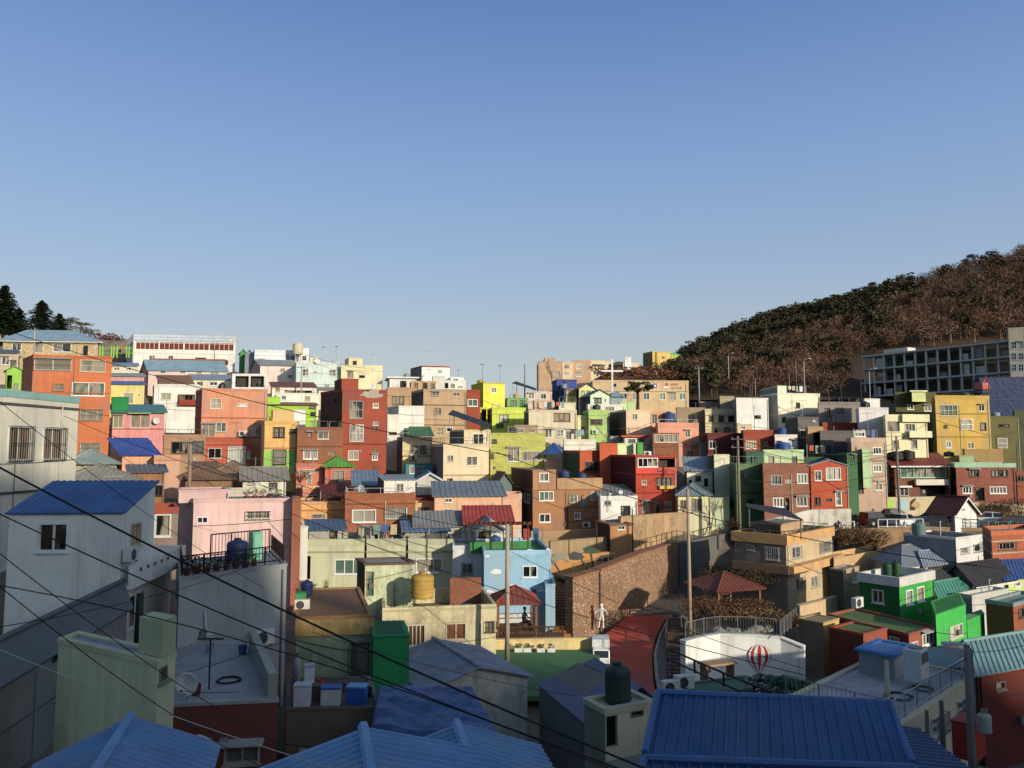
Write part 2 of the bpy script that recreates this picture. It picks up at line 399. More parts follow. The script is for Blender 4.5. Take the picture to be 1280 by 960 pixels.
def H(label, xl, xc, xr, yt, yb, d, phi, col, win=(), roof='flat', D=None, ph=.4, pcol=None, rcol='8b8d84', mat='paint',
      lcol=None, lmat=None, bands=(), bcol=None, rise=.8, over=.3, name='house', cat='house', group=None, pipe=None, fas=None,
      foot=2.5, rib=None, out=.03, th=.16, rmat=None, ground=True, v2=None):
    hs = House(); hs.d = d
    ym = (yt + yb) / 2
    C = P(xc, ym, d); C = Vector((C.x, C.y))
    ph_ = R(phi); u = Vector((math.cos(ph_), math.sin(ph_))); tR = tx(xr, ym)
    W = (tR * C.y - C.x) / (u.x - tR * u.y)
    if W < 0 or W > 120: print('BAD W', label, W)
    v = Vector((-u.y, u.x)); DD = D or 6.0
    if xl < xc:
        tL = tx(xl, ym); den = (-v.x) + tL * v.y
        D0 = (C.x - tL * C.y) / den if abs(den) > 1e-6 else -1
        if (1.0 < D0 < 16 and D is None) : DD = D0
        else:
            # not square on plan: put the far left corner on its line of sight, DD metres away
            a = 1 + tL * tL; b = -2 * (C.x * tL + C.y); cc = C.x ** 2 + C.y ** 2 - DD ** 2
            disc = b * b - 4 * a * cc
            if disc < 0: print('BAD D', label)
            y = (-b + math.sqrt(max(disc, 0))) / (2 * a); v = Vector((y * tL - C.x, y - C.y)); DD = v.length; v /= DD
    z1 = P(xc, yt, d).z; z0 = P(xc, yb, d).z
    root = tag(empty(name, (C.x, C.y, z0), ph_), label, cat, group)
    hs.root = root; hs.C = C; hs.u = u; hs.v = v; hs.W = W; hs.D = DD; hs.z0 = z0; hs.z1 = z1
    rot = Matrix.Rotation(-ph_, 2)
    vl = rot @ v
    A, B, Cc, Dd = Vector((0, 0)), Vector((W, 0)), Vector((W, 0)) + vl * DD, vl * DD
    hs.q = [A, B, Cc, Dd]; hs.vl = vl
    flat = roof == 'flat'
    h = z1 - z0 - (ph if flat else 0)
    hs.h = h; hs.top = z1 - z0
    hA = hB = hC = hD = h; apF = apS = None
    if roof == 'sb': hC = hD = h + rise
    if roof == 'sf': hA = hB = h + rise
    if roof == 'sr': hB = hC = h + rise
    if roof == 'sl': hA = hD = h + rise
    if roof == 'gu': apS = h + rise
    if roof == 'gv': apF = h + rise
    # windows onto faces
    nF = Vector((0, -1)); vn = vl.normalized(); nL = Vector((-vn.y, vn.x))
    if nL.x > 0 and abs(nL.x) > .01: nL = -nL
    holesF, holesL = [], []
    def onface(px, py, left):
        t = tx(px, py); w = v if left else u
        s = (t * C.y - C.x) / (w.x - t * w.y); y = C.y + s * w.y
        r = ray(px, py)
        return s, r.z * (y / r.y) - z0
    hs.onface = onface
    for wn in win:
        x0, y0, x1, y1 = wn[:4]; spec = list(wn[4:]) + [None] * 4
        n = spec[0] or 2; fr = spec[1] or WHITE; pk = spec[2] or 'd'; ex = spec[3] or ''
        left = (x0 + x1) / 2 < xc
        sa, _ = onface(x0, (y0 + y1) / 2, left); sb, _ = onface(x1, (y0 + y1) / 2, left)
        _, zb = onface((x0 + x1) / 2, y1, left); _, zt = onface((x0 + x1) / 2, y0, left)
        r = (min(sa, sb), max(sa, sb), zb, zt)
        (holesL if left else holesF).append((r, (n, fr, pk, ex)))
    mb = MB()
    rF = wall_face(mb, A, B, nF, -foot, hA, hB, [x[0] for x in holesF], apF)
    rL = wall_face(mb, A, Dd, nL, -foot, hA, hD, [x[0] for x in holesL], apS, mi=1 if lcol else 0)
    wall_face(mb, B, Cc, -nL, -foot, hB, hC, [], apS); wall_face(mb, Cc, Dd, Vector((0, 1)), -foot, hC, hD, [], apF)
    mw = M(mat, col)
    mb.build('wall', [mw, M(lmat or mat, lcol)] if lcol else [mw], root)  # left wall colour: on many houses a darker copy with side shade painted in
    L = DD
    for holes, p0, e, nn, lim in ((holesF, A, Vector((1, 0)), nF, W), (holesL, A, vn, nL, DD)):
        for r, sp in holes:
            r = (max(.03, r[0]), min(lim - .03, r[1]), max(-foot + .03, r[2]), min(h - .03, r[3]))
            if r[1] - r[0] > .12 and r[3] - r[2] > .12: make_window(hs, p0, e, nn, r, sp)
    quad = [A, B, Cc, Dd]
    if flat:
        o = offset_poly(quad, out); i_ = offset_poly(quad, -th)
        mb = MB(); vs = [Vector((p.x, p.y, z)) for z in (h, h + ph) for p in o] + [Vector((p.x, p.y, z)) for z in (h, h + ph) for p in i_]
        fs = []
        for k in range(4):
            j = (k + 1) % 4
            fs += [(k, j, 4 + j, 4 + k), (8 + k, 12 + k, 12 + j, 8 + j), (4 + k, 4 + j, 12 + j, 12 + k), (k, 8 + k, 8 + j, j)]
        mb.add(vs, fs); mb.build('parapet', M(mat if not pcol else 'paint', pcol or col, 1.0 if pcol else .9), root)
        mb = MB(); mb.prism([Vector((p.x, p.y, h - .12)) for p in i_], (0, 0, .17)); mb.build('roof', M(rmat or 'concrete', rcol), root)
    else:
        pitch = rib if rib is not None else (.28 if d < 50 else .42 if d < 100 else 0)
        mb = MB(); ax = Vector((1, 0)); ov = over
        def q3(p, z): return Vector((p.x, p.y, z))
        eA, eB, eC, eD = offset_poly(quad, ov)
        kr = lambda run: rise * ov / max(run, .3)      # drop of the eave over the overhang
        tl = .03
        if roof == 'sb': sheet(mb, q3(eA, h - kr(DD) + tl), q3(eB, h - kr(DD) + tl), q3(eD, h + rise + kr(DD) + tl), q3(eC, h + rise + kr(DD) + tl), pitch)
        elif roof == 'sf': sheet(mb, q3(eC, h - kr(DD) + tl), q3(eD, h - kr(DD) + tl), q3(eB, h + rise + kr(DD) + tl), q3(eA, h + rise + kr(DD) + tl), pitch)
        elif roof == 'sr': sheet(mb, q3(eD, h - kr(W) + tl), q3(eA, h - kr(W) + tl), q3(eC, h + rise + kr(W) + tl), q3(eB, h + rise + kr(W) + tl), pitch)
        elif roof == 'sl': sheet(mb, q3(eB, h - kr(W) + tl), q3(eC, h - kr(W) + tl), q3(eA, h + rise + kr(W) + tl), q3(eD, h + rise + kr(W) + tl), pitch)
        elif roof == 'gu':
            m1, m2 = (eA + eD) / 2, (eB + eC) / 2; k_ = kr(DD / 2)
            sheet(mb, q3(eA, h - k_ + tl), q3(eB, h - k_ + tl), q3(m1, h + rise + tl), q3(m2, h + rise + tl), pitch)
            sheet(mb, q3(eC, h - k_ + tl), q3(eD, h - k_ + tl), q3(m2, h + rise + tl), q3(m1, h + rise + tl), pitch)
            mb.tube([q3(m1, h + rise + tl + .02), q3(m2, h + rise + tl + .02)], .09, 6)
        elif roof == 'gv':
            m1, m2 = (eA + eB) / 2, (eD + eC) / 2; k_ = kr(W / 2)
            sheet(mb, q3(eD, h - k_ + tl), q3(eA, h - k_ + tl), q3(m2, h + rise + tl), q3(m1, h + rise + tl), pitch)
            sheet(mb, q3(eB, h - k_ + tl), q3(eC, h - k_ + tl), q3(m1, h + rise + tl), q3(m2, h + rise + tl), pitch)
            mb.tube([q3(m1, h + rise + tl + .02), q3(m2, h + rise + tl + .02)], .09, 6)
        elif roof == 'hip':
            Lu, Lv = (eB - eA).length, (eD - eA).length; m = min(Lu, Lv) / 2
            du = (eB - eA) / Lu; dv = (eD - eA) / Lv
            ctr = (eA + eB + eC + eD) / 4
            if Lu >= Lv: r1, r2 = ctr - du * (Lu / 2 - m), ctr + du * (Lu / 2 - m)
            else: r1, r2 = ctr - dv * (Lv / 2 - m), ctr + dv * (Lv / 2 - m)
            k_ = kr(m); ze, zr = h - k_ + tl, h + rise + tl
            if Lu >= Lv: F4 = ((eA, eB, r1, r2), (eB, eC, r2, r2), (eC, eD, r2, r1), (eD, eA, r1, r1))
            else: F4 = ((eA, eB, r1, r1), (eB, eC, r1, r2), (eC, eD, r2, r2), (eD, eA, r2, r1))
            for a, b, c_, d_ in F4: sheet(mb, q3(a, ze), q3(b, ze), q3(c_, zr), q3(d_, zr), pitch)
            mb.tube([q3(r1, zr + .02), q3(r2, zr + .02)], .08, 6) if (r1 - r2).length > .05 else None
            for e_, r_ in ((eA, r1), (eB, r2 if Lu >= Lv else r1), (eC, r2), (eD, r1 if Lu >= Lv else r2)):
                mb.tube([q3(e_, ze + .02), q3(r_, zr + .02)], .07, 5)
        mb.build('roof', M(rmat or 'metal', rcol), root)
        if fas:
            mb = MB()
            if roof in ('gu', 'hip', 'sb'): k_ = kr(DD / 2 if roof != 'sb' else DD); mb.ob(q3(eA, h - k_ - .16) + Vector((0, -.02, 0)), Vector((eB.x - eA.x, eB.y - eA.y, 0)), (0, -.04, 0), (0, 0, .16))
            if roof == 'gv':
                m1 = (eA + eB) / 2; k_ = kr(W / 2)
                for p_ in (eA, eB): mb.ob(q3(p_, h - k_ - .14) + Vector((0, -.02, 0)), q3(m1, h + rise - .14) - q3(p_, h - k_ - .14), (0, -.04, 0), (0, 0, .15))
            if mb.v: mb.build('fascia', M('paint', fas), root)
    for by in bands:
        _, z = onface(xc + 1, by, False); mb = MB(); mb.box(-.05, W + .05, -.07, -.004, z - .06, z + .06)
        if xl < xc:
            o3 = Vector((0, 0, z - .06)); vv = Vector((vl.x, vl.y, 0)) * DD; nn = Vector((nL.x, nL.y, 0))
            mb.ob(o3 + nn * .004, vv, nn * .066, (0, 0, .12))
        mb.build('ledge', M('paint', bcol or col, .8), root)
    if pipe is None: pipe = .97 if (random.random() < .5 and W > 2.5) else 0
    if pipe:
        mb = MB(); x = W * pipe; mb.tube([(x, -.06, -foot), (x, -.06, h - .1)], .04, 6); mb.build('drainpipe', M('plain', random.choice(['d9d2c2', '8a8f90', 'c9c0ab', '6d6a66'])), root)
    hs.rects = [r for r, _ in holesF]; hs.label = label; hs.flat = flat; hs.name = name; ALLH.append(hs)
    # small services on the front wall
    if d < 128 and W > 2.5 and h > 2.2:
        k = random.random()
        if k < .75:
            mb = MB(); za, zb = h * random.uniform(.45, .95), h * random.uniform(.35, .9)
            mb.tube([(W * t_, -.03, za + (zb - za) * t_ - .35 * t_ * (1 - t_)) for t_ in (0, .2, .4, .6, .8, 1)], .012 + d * .00009, 4); mb.build('wall_cable', M('plain', '3a3633'), root)
        if k > .35:
            x = W * random.uniform(.06, .94); z = h * random.uniform(.2, .6); mb = MB(); mb.box(x - .12, x + .12, -.14, -.004, z, z + .32); mb.build('meter_box', M('plain', random.choice(['b9b3a4', '8f8f8c', '6f6a62'])), root)
        if k < .5:
            x = W * random.uniform(.1, .9); mb = MB(); mb.tube([(x, -.035, -.5), (x, -.035, h * random.uniform(.5, .98))], .018 + d * .0001, 5); mb.build('conduit', M('plain', random.choice(['5a5550', '98928a', '7a6a5c'])), root)
    if ground:
        for a in (0, .5, 1):
            for b in (0, .5, 1):
                p = C + u * W * a + v * DD * b; TERR.append((p.x, p.y, z0))
        FOOT.append(([C + u * (-.6) - v * .6, C + u * (W + .6) - v * .6, C + u * (W + .6) + v * (DD + .6), C - u * .6 + v * (DD + .6)], z0))
    return hs

def on_roof(hs, s, t, dz=0):
    p = hs.C + hs.u * (hs.W * s) + hs.v * (hs.D * t)
    return Vector((p.x, p.y, hs.z0 + hs.h + .05 + dz))
def on_wall(hs, px, py, off=.0, left=False):
    s, z = hs.onface(px, py, left); w = hs.v if left else hs.u
    p = hs.C + w * s; n = Vector((hs.u.y, -hs.u.x)) if not left else Vector((-hs.v.y, hs.v.x))
    return Vector((p.x + n.x * off, p.y + n.y * off, hs.z0 + z))
def part_box(hs, name, s0, s1, t0, t1, z0, z1, mat):
    """a box part in metres along u, v and up from the nearest corner"""
    mb = MB(); vl = Vector((hs.vl.x, hs.vl.y, 0)); mb.ob(Vector((s0, 0, z0)) + vl * t0, (s1 - s0, 0, 0), vl * (t1 - t0), (0, 0, z1 - z0))
    return mb.build(name, mat, hs.root)
# ---------------------------------------------------------------- smaller things
def tank(label, loc, r=.55, h=1.2, col='24386a', group='water tanks on the roofs', mat='plain'):
    t = thing('water_tank', label, 'water tank', loc, random.uniform(0, 6), group)
    mb = MB(); prof = [(r * .96, 0), (r, .04)]
    for k in range(5):
        z = .1 + (h - .3) * k / 5; prof += [(r, z), (r * 1.03, z + .06), (r, z + .12)]
    prof += [(r, h * .84), (r * .92, h * .9), (r * .45, h * .97)]
    mb.lathe(prof, n=18); mb.build('body', M(mat, col), t, smooth=True)
    mb = MB(); mb.lathe([(r * .36, h * .95), (r * .36, h * 1.04), (r * .2, h * 1.07)], n=14); mb.build('lid', M('plain', col, .8), t)
    mb = MB(); mb.tube([(r * .9, 0, .12), (r * 1.25, 0, .12), (r * 1.25, 0, -.0)], .03); mb.build('outlet_pipe', M('plain', '8f8f8c'), t)
    return t

def ac(label, loc, rz=0.0, w=.8, group='air conditioner units'):
    t = thing('air_conditioner', label, 'air conditioner', loc, rz, group); h, dp = w * .72, w * .36
    mb = MB(); mb.box(-w / 2, w / 2, -dp / 2, dp / 2, .05, h); mb.build('casing', M('plain', 'd9d2c4'), t, bevel=.015)
    mb = MB(); r = h * .37
    for q in (r, r * .75, r * .5, r * .25): 
        mb.tube([(-w * .12 + q * math.cos(a), -dp / 2 - .012, h * .53 + q * math.sin(a)) for a in np.linspace(0, 6.2832, 17)], .007, 4)
    for a in np.linspace(0, 3.1416, 5)[:4]: mb.tube([(-w * .12 - r * math.cos(a), -dp / 2 - .016, h * .53 - r * math.sin(a)), (-w * .12 + r * math.cos(a), -dp / 2 - .016, h * .53 + r * math.sin(a))], .006, 4)
    mb.build('fan_grille', M('plain', '77746e'), t)
    mb = MB(); mb.tube([(-w * .12, -dp / 2 - .004, h * .53), (-w * .12, -dp / 2 - .001, h * .53)], r, 16); mb.build('fan', M('plain', '2c2b2a'), t)
    for x in (-w * .35, w * .35):
        mb = MB(); mb.box(x - .03, x + .03, -dp / 2, dp / 2, 0, .05); mb.build('foot', M('plain', '55524d'), t)
    return t

def dish(label, loc, az=0.0, r=.45, col='d8d4cc'):
    t = thing('satellite_dish', label, 'satellite dish', loc, az)
    mb = MB(); vs = []; fs = []; n = 18; rings = 4
    for i in range(rings + 1):
        q = r * i / rings
        for k in range(n):
            a = 2 * math.pi * k / n; vs.append((q * math.cos(a), .35 * q * q / r - .1 - .02, .5 + q * math.sin(a) * 1.05))
    vs2 = [(x, y + .02 + .35 * 0, z) for x, y, z in vs]
    vs = [(x, -y - .2, z) for x, y, z in vs]; vs2 = [(x, -y - .18, z) for x, y, z in vs2]
    vs2 = [(x, y + .02, z) for (x, y, z) in vs]
    for i in range(rings):
        for k in range(n): fs.append((i * n + k, i * n + (k + 1) % n, (i + 1) * n + (k + 1) % n, (i + 1) * n + k))
    m = len(vs); f2 = [tuple(i + m for i in f) for f in fs]
    rim = [(rings * n + k, rings * n + (k + 1) % n, m + rings * n + (k + 1) % n, m + rings * n + k) for k in range(n)]
    mb.add(vs + vs2, fs + f2 + rim); mb.build('reflector', M('plain', col), t, smooth=True)
    mb = MB(); mb.tube([(0, -.1, .5 - r * .9), (0, -.62, .36), (0, -.62, .42)], .014, 5); mb.tube([(0, -.62, .40), (0, -.62, .48)], .03, 6); mb.build('feed_arm', M('plain', '4a4846'), t)
    mb = MB(); mb.tube([(0, 0, 0), (0, 0, .5), (0, -.1, .5)], .022, 6); mb.build('mount', M('plain', '7d7a76'), t)
    return t

def antenna(label, loc, h=2.2, group='television antennas'):
    t = thing('antenna', label, 'antenna', loc, random.uniform(0, 3), group)
    mb = MB(); mb.tube([(0, 0, 0), (0, 0, h)], .025, 5); mb.build('mast', M('steel', '77777a'), t)
    mb = MB(); mb.tube([(-.6, 0, h * .95), (.6, 0, h * .95)], .014, 4)
    for k in range(7): x = -.55 + .18 * k; mb.tube([(x, -.32 + .02 * k, h * .95), (x, .32 - .02 * k, h * .95)], .01, 4)
    mb.build('boom', M('steel', '77777a'), t); return t

def rail(label, pts, h=1.0, sp=1.2, col='c9c6c0', bars=True, r=.025, group=None, name='railing', rails=2, posts_r=None):
    """pts: world points of its foot"""
    pts = [Vector(p) for p in pts]; o = pts[0].copy()
    t = thing(name, label, 'railing', o, 0, group)
    up = Vector((0, 0, h)); mat = M('steel', col)
    mb = MB()
    for k in range(rails):
        f = 1 - k * (.85 / max(1, rails - 1) if rails > 1 else 0)
        mb.tube([p - o + up * f for p in pts], r, 5)
    mb.build('handrail', mat, t)
    mb = MB(); mb2 = MB(); nb = 0
    for a, b in zip(pts, pts[1:]):
        L = (b - a).length; n = max(1, round(L / sp))
        for k in range(n + (1 if b is pts[-1] else 0)):
            p = a + (b - a) * (k / n) - o; m = MB(); m.tube([p, p + up], posts_r or r * 1.15, 5); m.build('post', mat, t)
        if bars:
            m2 = max(2, round(L / .16))
            for k in range(m2):
                p = a + (b - a) * ((k + .5) / m2) - o; mb2.tube([p + up * .14, p + up], r * .45, 4); nb += 1
    if nb: mb2.build('bars', mat, t)['kind'] = 'stuff'
    return t

def pole(label, foot, h, r=.13, col='8d8173', arms=1, name='utility_pole', cat='utility pole', mat='concrete', group='utility poles'):
    foot = Vector(foot); t = thing(name, label, cat, foot, 0, group)
    mb = MB(); mb.tube([(0, 0, -1), (0, 0, h * .5), (0, 0, h)], [r, r * .85, r * .68], 10); mb.build('post', M(mat, col), t, smooth=True)
    for k in range(arms):
        z = h - .35 - k * .8
        mb = MB(); mb.box(-.7, .7, -r - .08, -r + .02, z, z + .08)
        mb.build('crossarm', M('steel', '77736d'), t)
        for x in (-.6, 0, .6):
            mb = MB(); mb.lathe([(.03, 0), (.05, .04), (.03, .08), (.05, .12), (.02, .16)], (x, -r - .03, z + .08), 8); mb.build('insulator', M('plain', 'a29a90'), t)
    return t

def lamp_post(label, foot, h, side=1, r=.05, col='9a9a98'):
    t = thing('street_lamp', label, 'street lamp', foot, 0, 'street lamps')
    mb = MB(); mb.tube([(0, 0, -.5), (0, 0, h * .9), (side * .2, 0, h * .98), (side * .9, -.1, h)], [r, r * .8, r * .7, r * .6], 8); mb.build('post', M('steel', col), t)
    mb = MB(); mb.box(side * .9 - .25, side * .9 + .25, -.2, 0, h - .04, h + .06); mb.build('lamp_head', M('plain', 'bcb8b0'), t, bevel=.02); return t

def cable(label, a, b, sag=.6, r=.018, col='161616', n=18, group='overhead cables'):
    a, b = Vector(a), Vector(b); mb = MB(); c = (a + b) / 2
    mb.tube([a + (b - a) * t - c + Vector((0, 0, -sag * 4 * t * (1 - t))) for t in [i / n for i in range(n + 1)]], r, 5)
    o = mb.build('overhead_cable', M('plain', col), smooth=True); o.location = c
    return tag(o, label, 'cable', group)

def strip_wall(label, pts, th=.4, mat=None, name='retaining_wall', cat='wall', cap=None, foot=.8, capmat=None, group=None):
    """pts: (px, y top, y bottom, depth) along the foot of a wall that faces the viewer; th is its thickness away from the viewer"""
    tp = [P(a, b, d) for a, b, c, d in pts]; bt = [P(a, c, d) for a, b, c, d in pts]
    o = bt[0].copy(); root = thing(name, label, cat, o, 0, group)
    for a, b in zip(tp, bt): b.x, b.y = b.x, b.y
    mb = MB(); n = len(pts)
    def nrm(i):
        a, b = tp[max(i - 1, 0)], tp[min(i + 1, n - 1)]; e = Vector((b.x - a.x, b.y - a.y, 0)).normalized(); return Vector((-e.y, e.x, 0))
    vs = []
    for i in range(n):
        k = nrm(i) * th
        f = Vector((bt[i].x, bt[i].y, bt[i].z - foot)); vs += [f - o, tp[i] - o, tp[i] + k - o, f + k - o]
    fs = []
    for i in range(n - 1):
        a, b = 4 * i, 4 * i + 4
        fs += [(a, b, b + 1, a + 1), (a + 1, b + 1, b + 2, a + 2), (a + 2, b + 2, b + 3, a + 3), (a + 3, b + 3, b, a)]
    fs += [(0, 1, 2, 3), (4 * n - 4, 4 * n - 1, 4 * n - 2, 4 * n - 3)]
    mb.add(vs, fs); mb.build('wall', mat, root)
    if cap:
        mb = MB()
        for i in range(n - 1):
            k0, k1 = nrm(i), nrm(i + 1); a, b = tp[i] - o, tp[i + 1] - o
            v8 = [a - k0 * .06, b - k1 * .06, b + k1 * (th + .06), a + k0 * (th + .06)]
            mb.prism([p + Vector((0, 0, .003)) for p in v8], (0, 0, cap))
        mb.build('coping', capmat or mat, root)
    for p in bt: TERR.append((p.x, p.y - .5, p.z))
    return root

def gable_roof_house(label, ridge_far, ridge_near, hl, hr, dl, dr, wall_h, rcol, wcol, name='house', rib=.24, rmat='metal', wmat='paint', over=.25):
    """roof seen along its ridge: world ridge ends, half widths and drops left and right, wall height under the eaves"""
    a, b = Vector(ridge_far), Vector(ridge_near); e = Vector((b.x - a.x, b.y - a.y, 0)); L = e.length; e.normalize()
    side = Vector((-e.y, e.x, 0))            # to the right of somebody looking away from the viewer, since e points to the viewer
    if side.x < 0: side = -side
    root = tag(empty(name, a), label, 'house')
    loc = lambda p: p - a
    el0, el1 = loc(a) - side * hl - Vector((0, 0, dl)), loc(b) - side * hl - Vector((0, 0, dl))
    er0, er1 = loc(a) + side * hr - Vector((0, 0, dr)), loc(b) + side * hr - Vector((0, 0, dr))
    r0, r1 = loc(a), loc(b)
    mb = MB(); sheet(mb, el0, el1, r0, r1, rib); sheet(mb, er1, er0, r1, r0, rib)
    mb.build('roof', M(rmat, rcol), root)
    mb = MB(); U = Vector((0, 0, .03)); mb.tube([r0 + U, r1 + U], .1, 6)
    mb.build('ridge_cap', M(rmat, rcol, 1.15), root)
    k = over; mb = MB()
    wl, wr = side * -(hl - k), side * (hr - k); zl, zr = -dl * (hl - k) / hl - .08, -dr * (hr - k) / hr - .08
    for p, s_ in ((r0 + e * k, 1), (r1 - e * k, 1)): pass
    p0, p1 = r0 + e * k, r1 - e * k; zb = -max(dl, dr) - wall_h
    prof = [wl + Vector((0, 0, zb)), wr + Vector((0, 0, zb)), wr + Vector((0, 0, zr)), Vector((0, 0, -.08)), wl + Vector((0, 0, zl))]
    mb.add([p0 + q for q in prof] + [p1 + q + Vector((0, 0, (r1 - r0).z)) * 0 for q in prof],
           [(0, 1, 2, 3, 4), (9, 8, 7, 6, 5)] + [(i, 5 + i, 5 + (i + 1) % 5, (i + 1) % 5) for i in range(5)])
    mb.build('wall', M(wmat, wcol), root)
    for q in (wl, wr, wl * 0):
        for t in (0, .5, 1): p = a + e * (L * t) + q; TERR.append((p.x, p.y, a.z + zb + .8))
    return root

def slope_roof(label, A, B, R1, R2, col, rib=.22, wall=None, wall_h=3, mat='metal', name='house', trim=None):
    """single roof slope with its walls below, from four world corners: eave A-B, ridge R1-R2"""
    A, B, R1, R2 = map(Vector, (A, B, R1, R2)); root = tag(empty(name, A), label, 'house')
    o = A.copy(); mb = MB(); sheet(mb, A - o, B - o, R1 - o, R2 - o, rib); mb.build('roof', M(mat, col), root)
    if trim:
        mb = MB(); U = Vector((0, 0, .05))
        mb.tube([A - o + U, R1 - o + U], .07, 6); mb.tube([B - o + U, R2 - o + U], .07, 6); mb.tube([R1 - o + U, R2 - o + U], .07, 6); mb.build('roof_trim', M(mat, trim), root)
    if wall:
        c = (A + B + R1 + R2) / 4; pts = [p + (c - p) * .05 - Vector((0, 0, .12)) - o for p in (A, B, R2, R1)]
        zb = min(p.z for p in pts) - wall_h; bot = [Vector((p.x, p.y, zb)) for p in pts]
        mb = MB(); mb.add(bot + pts, [(0, 1, 2, 3), (4, 7, 6, 5)] + [(i, (i + 1) % 4, 4 + (i + 1) % 4, 4 + i) for i in range(4)]); mb.build('wall', wall, root)
        for p in bot: TERR.append((p.x + o.x, p.y + o.y, o.z + zb + .5))
        bc = sum(bot, Vector()) / 4; TERR.append((bc.x + o.x, bc.y + o.y, o.z + zb + .5))
    return root

def car(label, loc, rz, col, L=4.3, Hh=1.45, suv=False):
    t = thing('parked_car', label, 'car', loc, rz, 'cars parked on the upper road'); W = 1.76; k = 1.12 if suv else 1
    body = M('gloss', col); g = M('gloss', '1a1d20'); zb, zs = .22, .88 * k; zr = Hh * k
    prof = [(-L / 2, zb + .1), (-L / 2 + .05, zs * .75), (-L / 2 + .12, zs), (L * .17, zs + .02), (L / 2 - .35, zs * .86), (L / 2, zs * .62), (L / 2 - .02, zb), (-L / 2 + .1, zb)]
    mb = MB(); mb.prism([(x, -W / 2, z) for x, z in prof], (0, W, 0)); mb.build('body', body, t, bevel=.07)
    cb = [(-L * .43, zs), (-L * .33, zr - .04), (L * .03, zr), (L * .23, zs)] if not suv else [(-L * .46, zs), (-L * .42, zr - .02), (L * .05, zr), (L * .24, zs)]
    w0, w1 = W / 2 - .06, W / 2 - .22
    mb = MB(); vs = []
    for x, z in cb: w = w0 if z < zs + .1 else w1; vs += [(x, -w, z - .01), (x, w, z - .01)]
    mb.add(vs, [(0, 2, 3, 1), (2, 4, 5, 3), (4, 6, 7, 5), (0, 6, 4, 2), (1, 3, 5, 7), (0, 1, 7, 6)]); mb.build('windows_glass' if 0 else 'cabin_glass', g, t)
    mb = MB(); mb.prism([(cb[1][0] - .02, -w1 - .02, zr - .04), (cb[1][0] - .02, w1 + .02, zr - .04), (cb[2][0] + .05, w1 + .02, zr), (cb[2][0] + .05, -w1 - .02, zr)], (0, 0, .05)); mb.build('roof', body, t, bevel=.02)
    for sx in (-1, 1):
        mb = MB(); xm = -L * .12; mb.ob((xm - .05, sx * (w0 - .02), zs), (.1, 0, 0), (0, sx * .04, 0), (0, sx * -(w0 - w1), zr - zs)); mb.build('door_pillar', body, t)
        for x in (-L * .29, L * .31):
            mb = MB(); mb.tube([(x, sx * (W / 2 - .2), .33), (x, sx * (W / 2 + .01), .33)], .33, 16); wl = mb.build('wheel', M('plain', '1d1c1c'), t)
            mb = MB(); mb.tube([(x, sx * (W / 2 + .005), .33), (x, sx * (W / 2 + .03), .33)], .2, 12); mb.build('rim', M('steel', 'a9a9aa'), wl)
        mb = MB(); mb.box(L / 2 - .16, L / 2 - .02, sx * .62 - .18, sx * .62 + .18, zs * .62, zs * .76); mb.build('headlight', M('gloss', 'd8dad8'), t)
        mb = MB(); mb.box(-L / 2 - .01, -L / 2 + .12, sx * .68 - .14, sx * .68 + .14, zs * .72, zs * .9); mb.build('tail_light', M('gloss', '8a1512'), t)
    mb = MB(); mb.box(L / 2 - .04, L / 2 + .012, -.25, .25, .36, .47); mb.build('number_plate', M('plain', 'cfd0cc'), t)
    return t

def gazebo(label, loc, rz, w, h, rise, rcol='7c3a2a', pcol='8a5f3c'):
    t = thing('gazebo', label, 'gazebo', loc, rz); o = w / 2 + .35
    mb = MB(); c = [(-o, -o, h), (o, -o, h), (o, o, h), (-o, o, h)]; ap = Vector((0, 0, h + rise))
    for i in range(4): sheet(mb, c[i], c[(i + 1) % 4], ap, ap, .35, .03, .05)
    for p in c: mb.tube([Vector(p) + Vector((0, 0, .03)), ap + Vector((0, 0, .03))], .06, 5)
    mb.build('roof', M('metal', rcol), t)
    for x in (-w / 2, w / 2):
        for y in (-w / 2, w / 2):
            mb = MB(); mb.box(x - .08, x + .08, y - .08, y + .08, 0, h); mb.build('post', M('wood', pcol), t)
    mb = MB(); mb.box(-w / 2, w / 2, -w / 2, w / 2, .3, .42); mb.build('floor', M('wood', pcol, .8), t)
    for z in (.75, 1.05):
        for a, b in (((-w / 2, w / 2), (w / 2, w / 2)), ((w / 2, -w / 2), (w / 2, w / 2)), ((-w / 2, -w / 2), (-w / 2, w / 2))):
            mb = MB(); mb.tube([(a[0], a[1], z), (b[0], b[1], z)], .035, 5); mb.build('rail', M('wood', pcol), t)
    return t

def blob_mural(root_obj, name, pts, mat, th=.03):
    mb = MB(); mb.prism(pts, th if isinstance(th, Vector) else Vector((0, -th, 0))); return mb.build(name, mat, root_obj)

# ---------------------------------------------------------------- plants
def leaf_cloud(mb, c, rx, ry, rz, n, size, mi=0, hollow=.35, up=.3):
    c = Vector(c)
    for _ in range(n):
        d = Vector((random.gauss(0, 1), random.gauss(0, 1), random.gauss(0, 1))).normalized() * (hollow + (1 - hollow) * random.random() ** .6)
        p = c + Vector((d.x * rx, d.y * ry, d.z * rz))
        a = Vector((random.gauss(0, 1), random.gauss(0, 1), random.gauss(0, up))).normalized(); b = a.cross(Vector((random.gauss(0, 1), random.gauss(0, 1), random.gauss(0, 1)))).normalized()
        s = size * random.uniform(.6, 1.4)
        mb.add([p - a * s, p + b * s * .6, p + a * s, p - b * s * .5], [(0, 1, 2, 3)], mi)

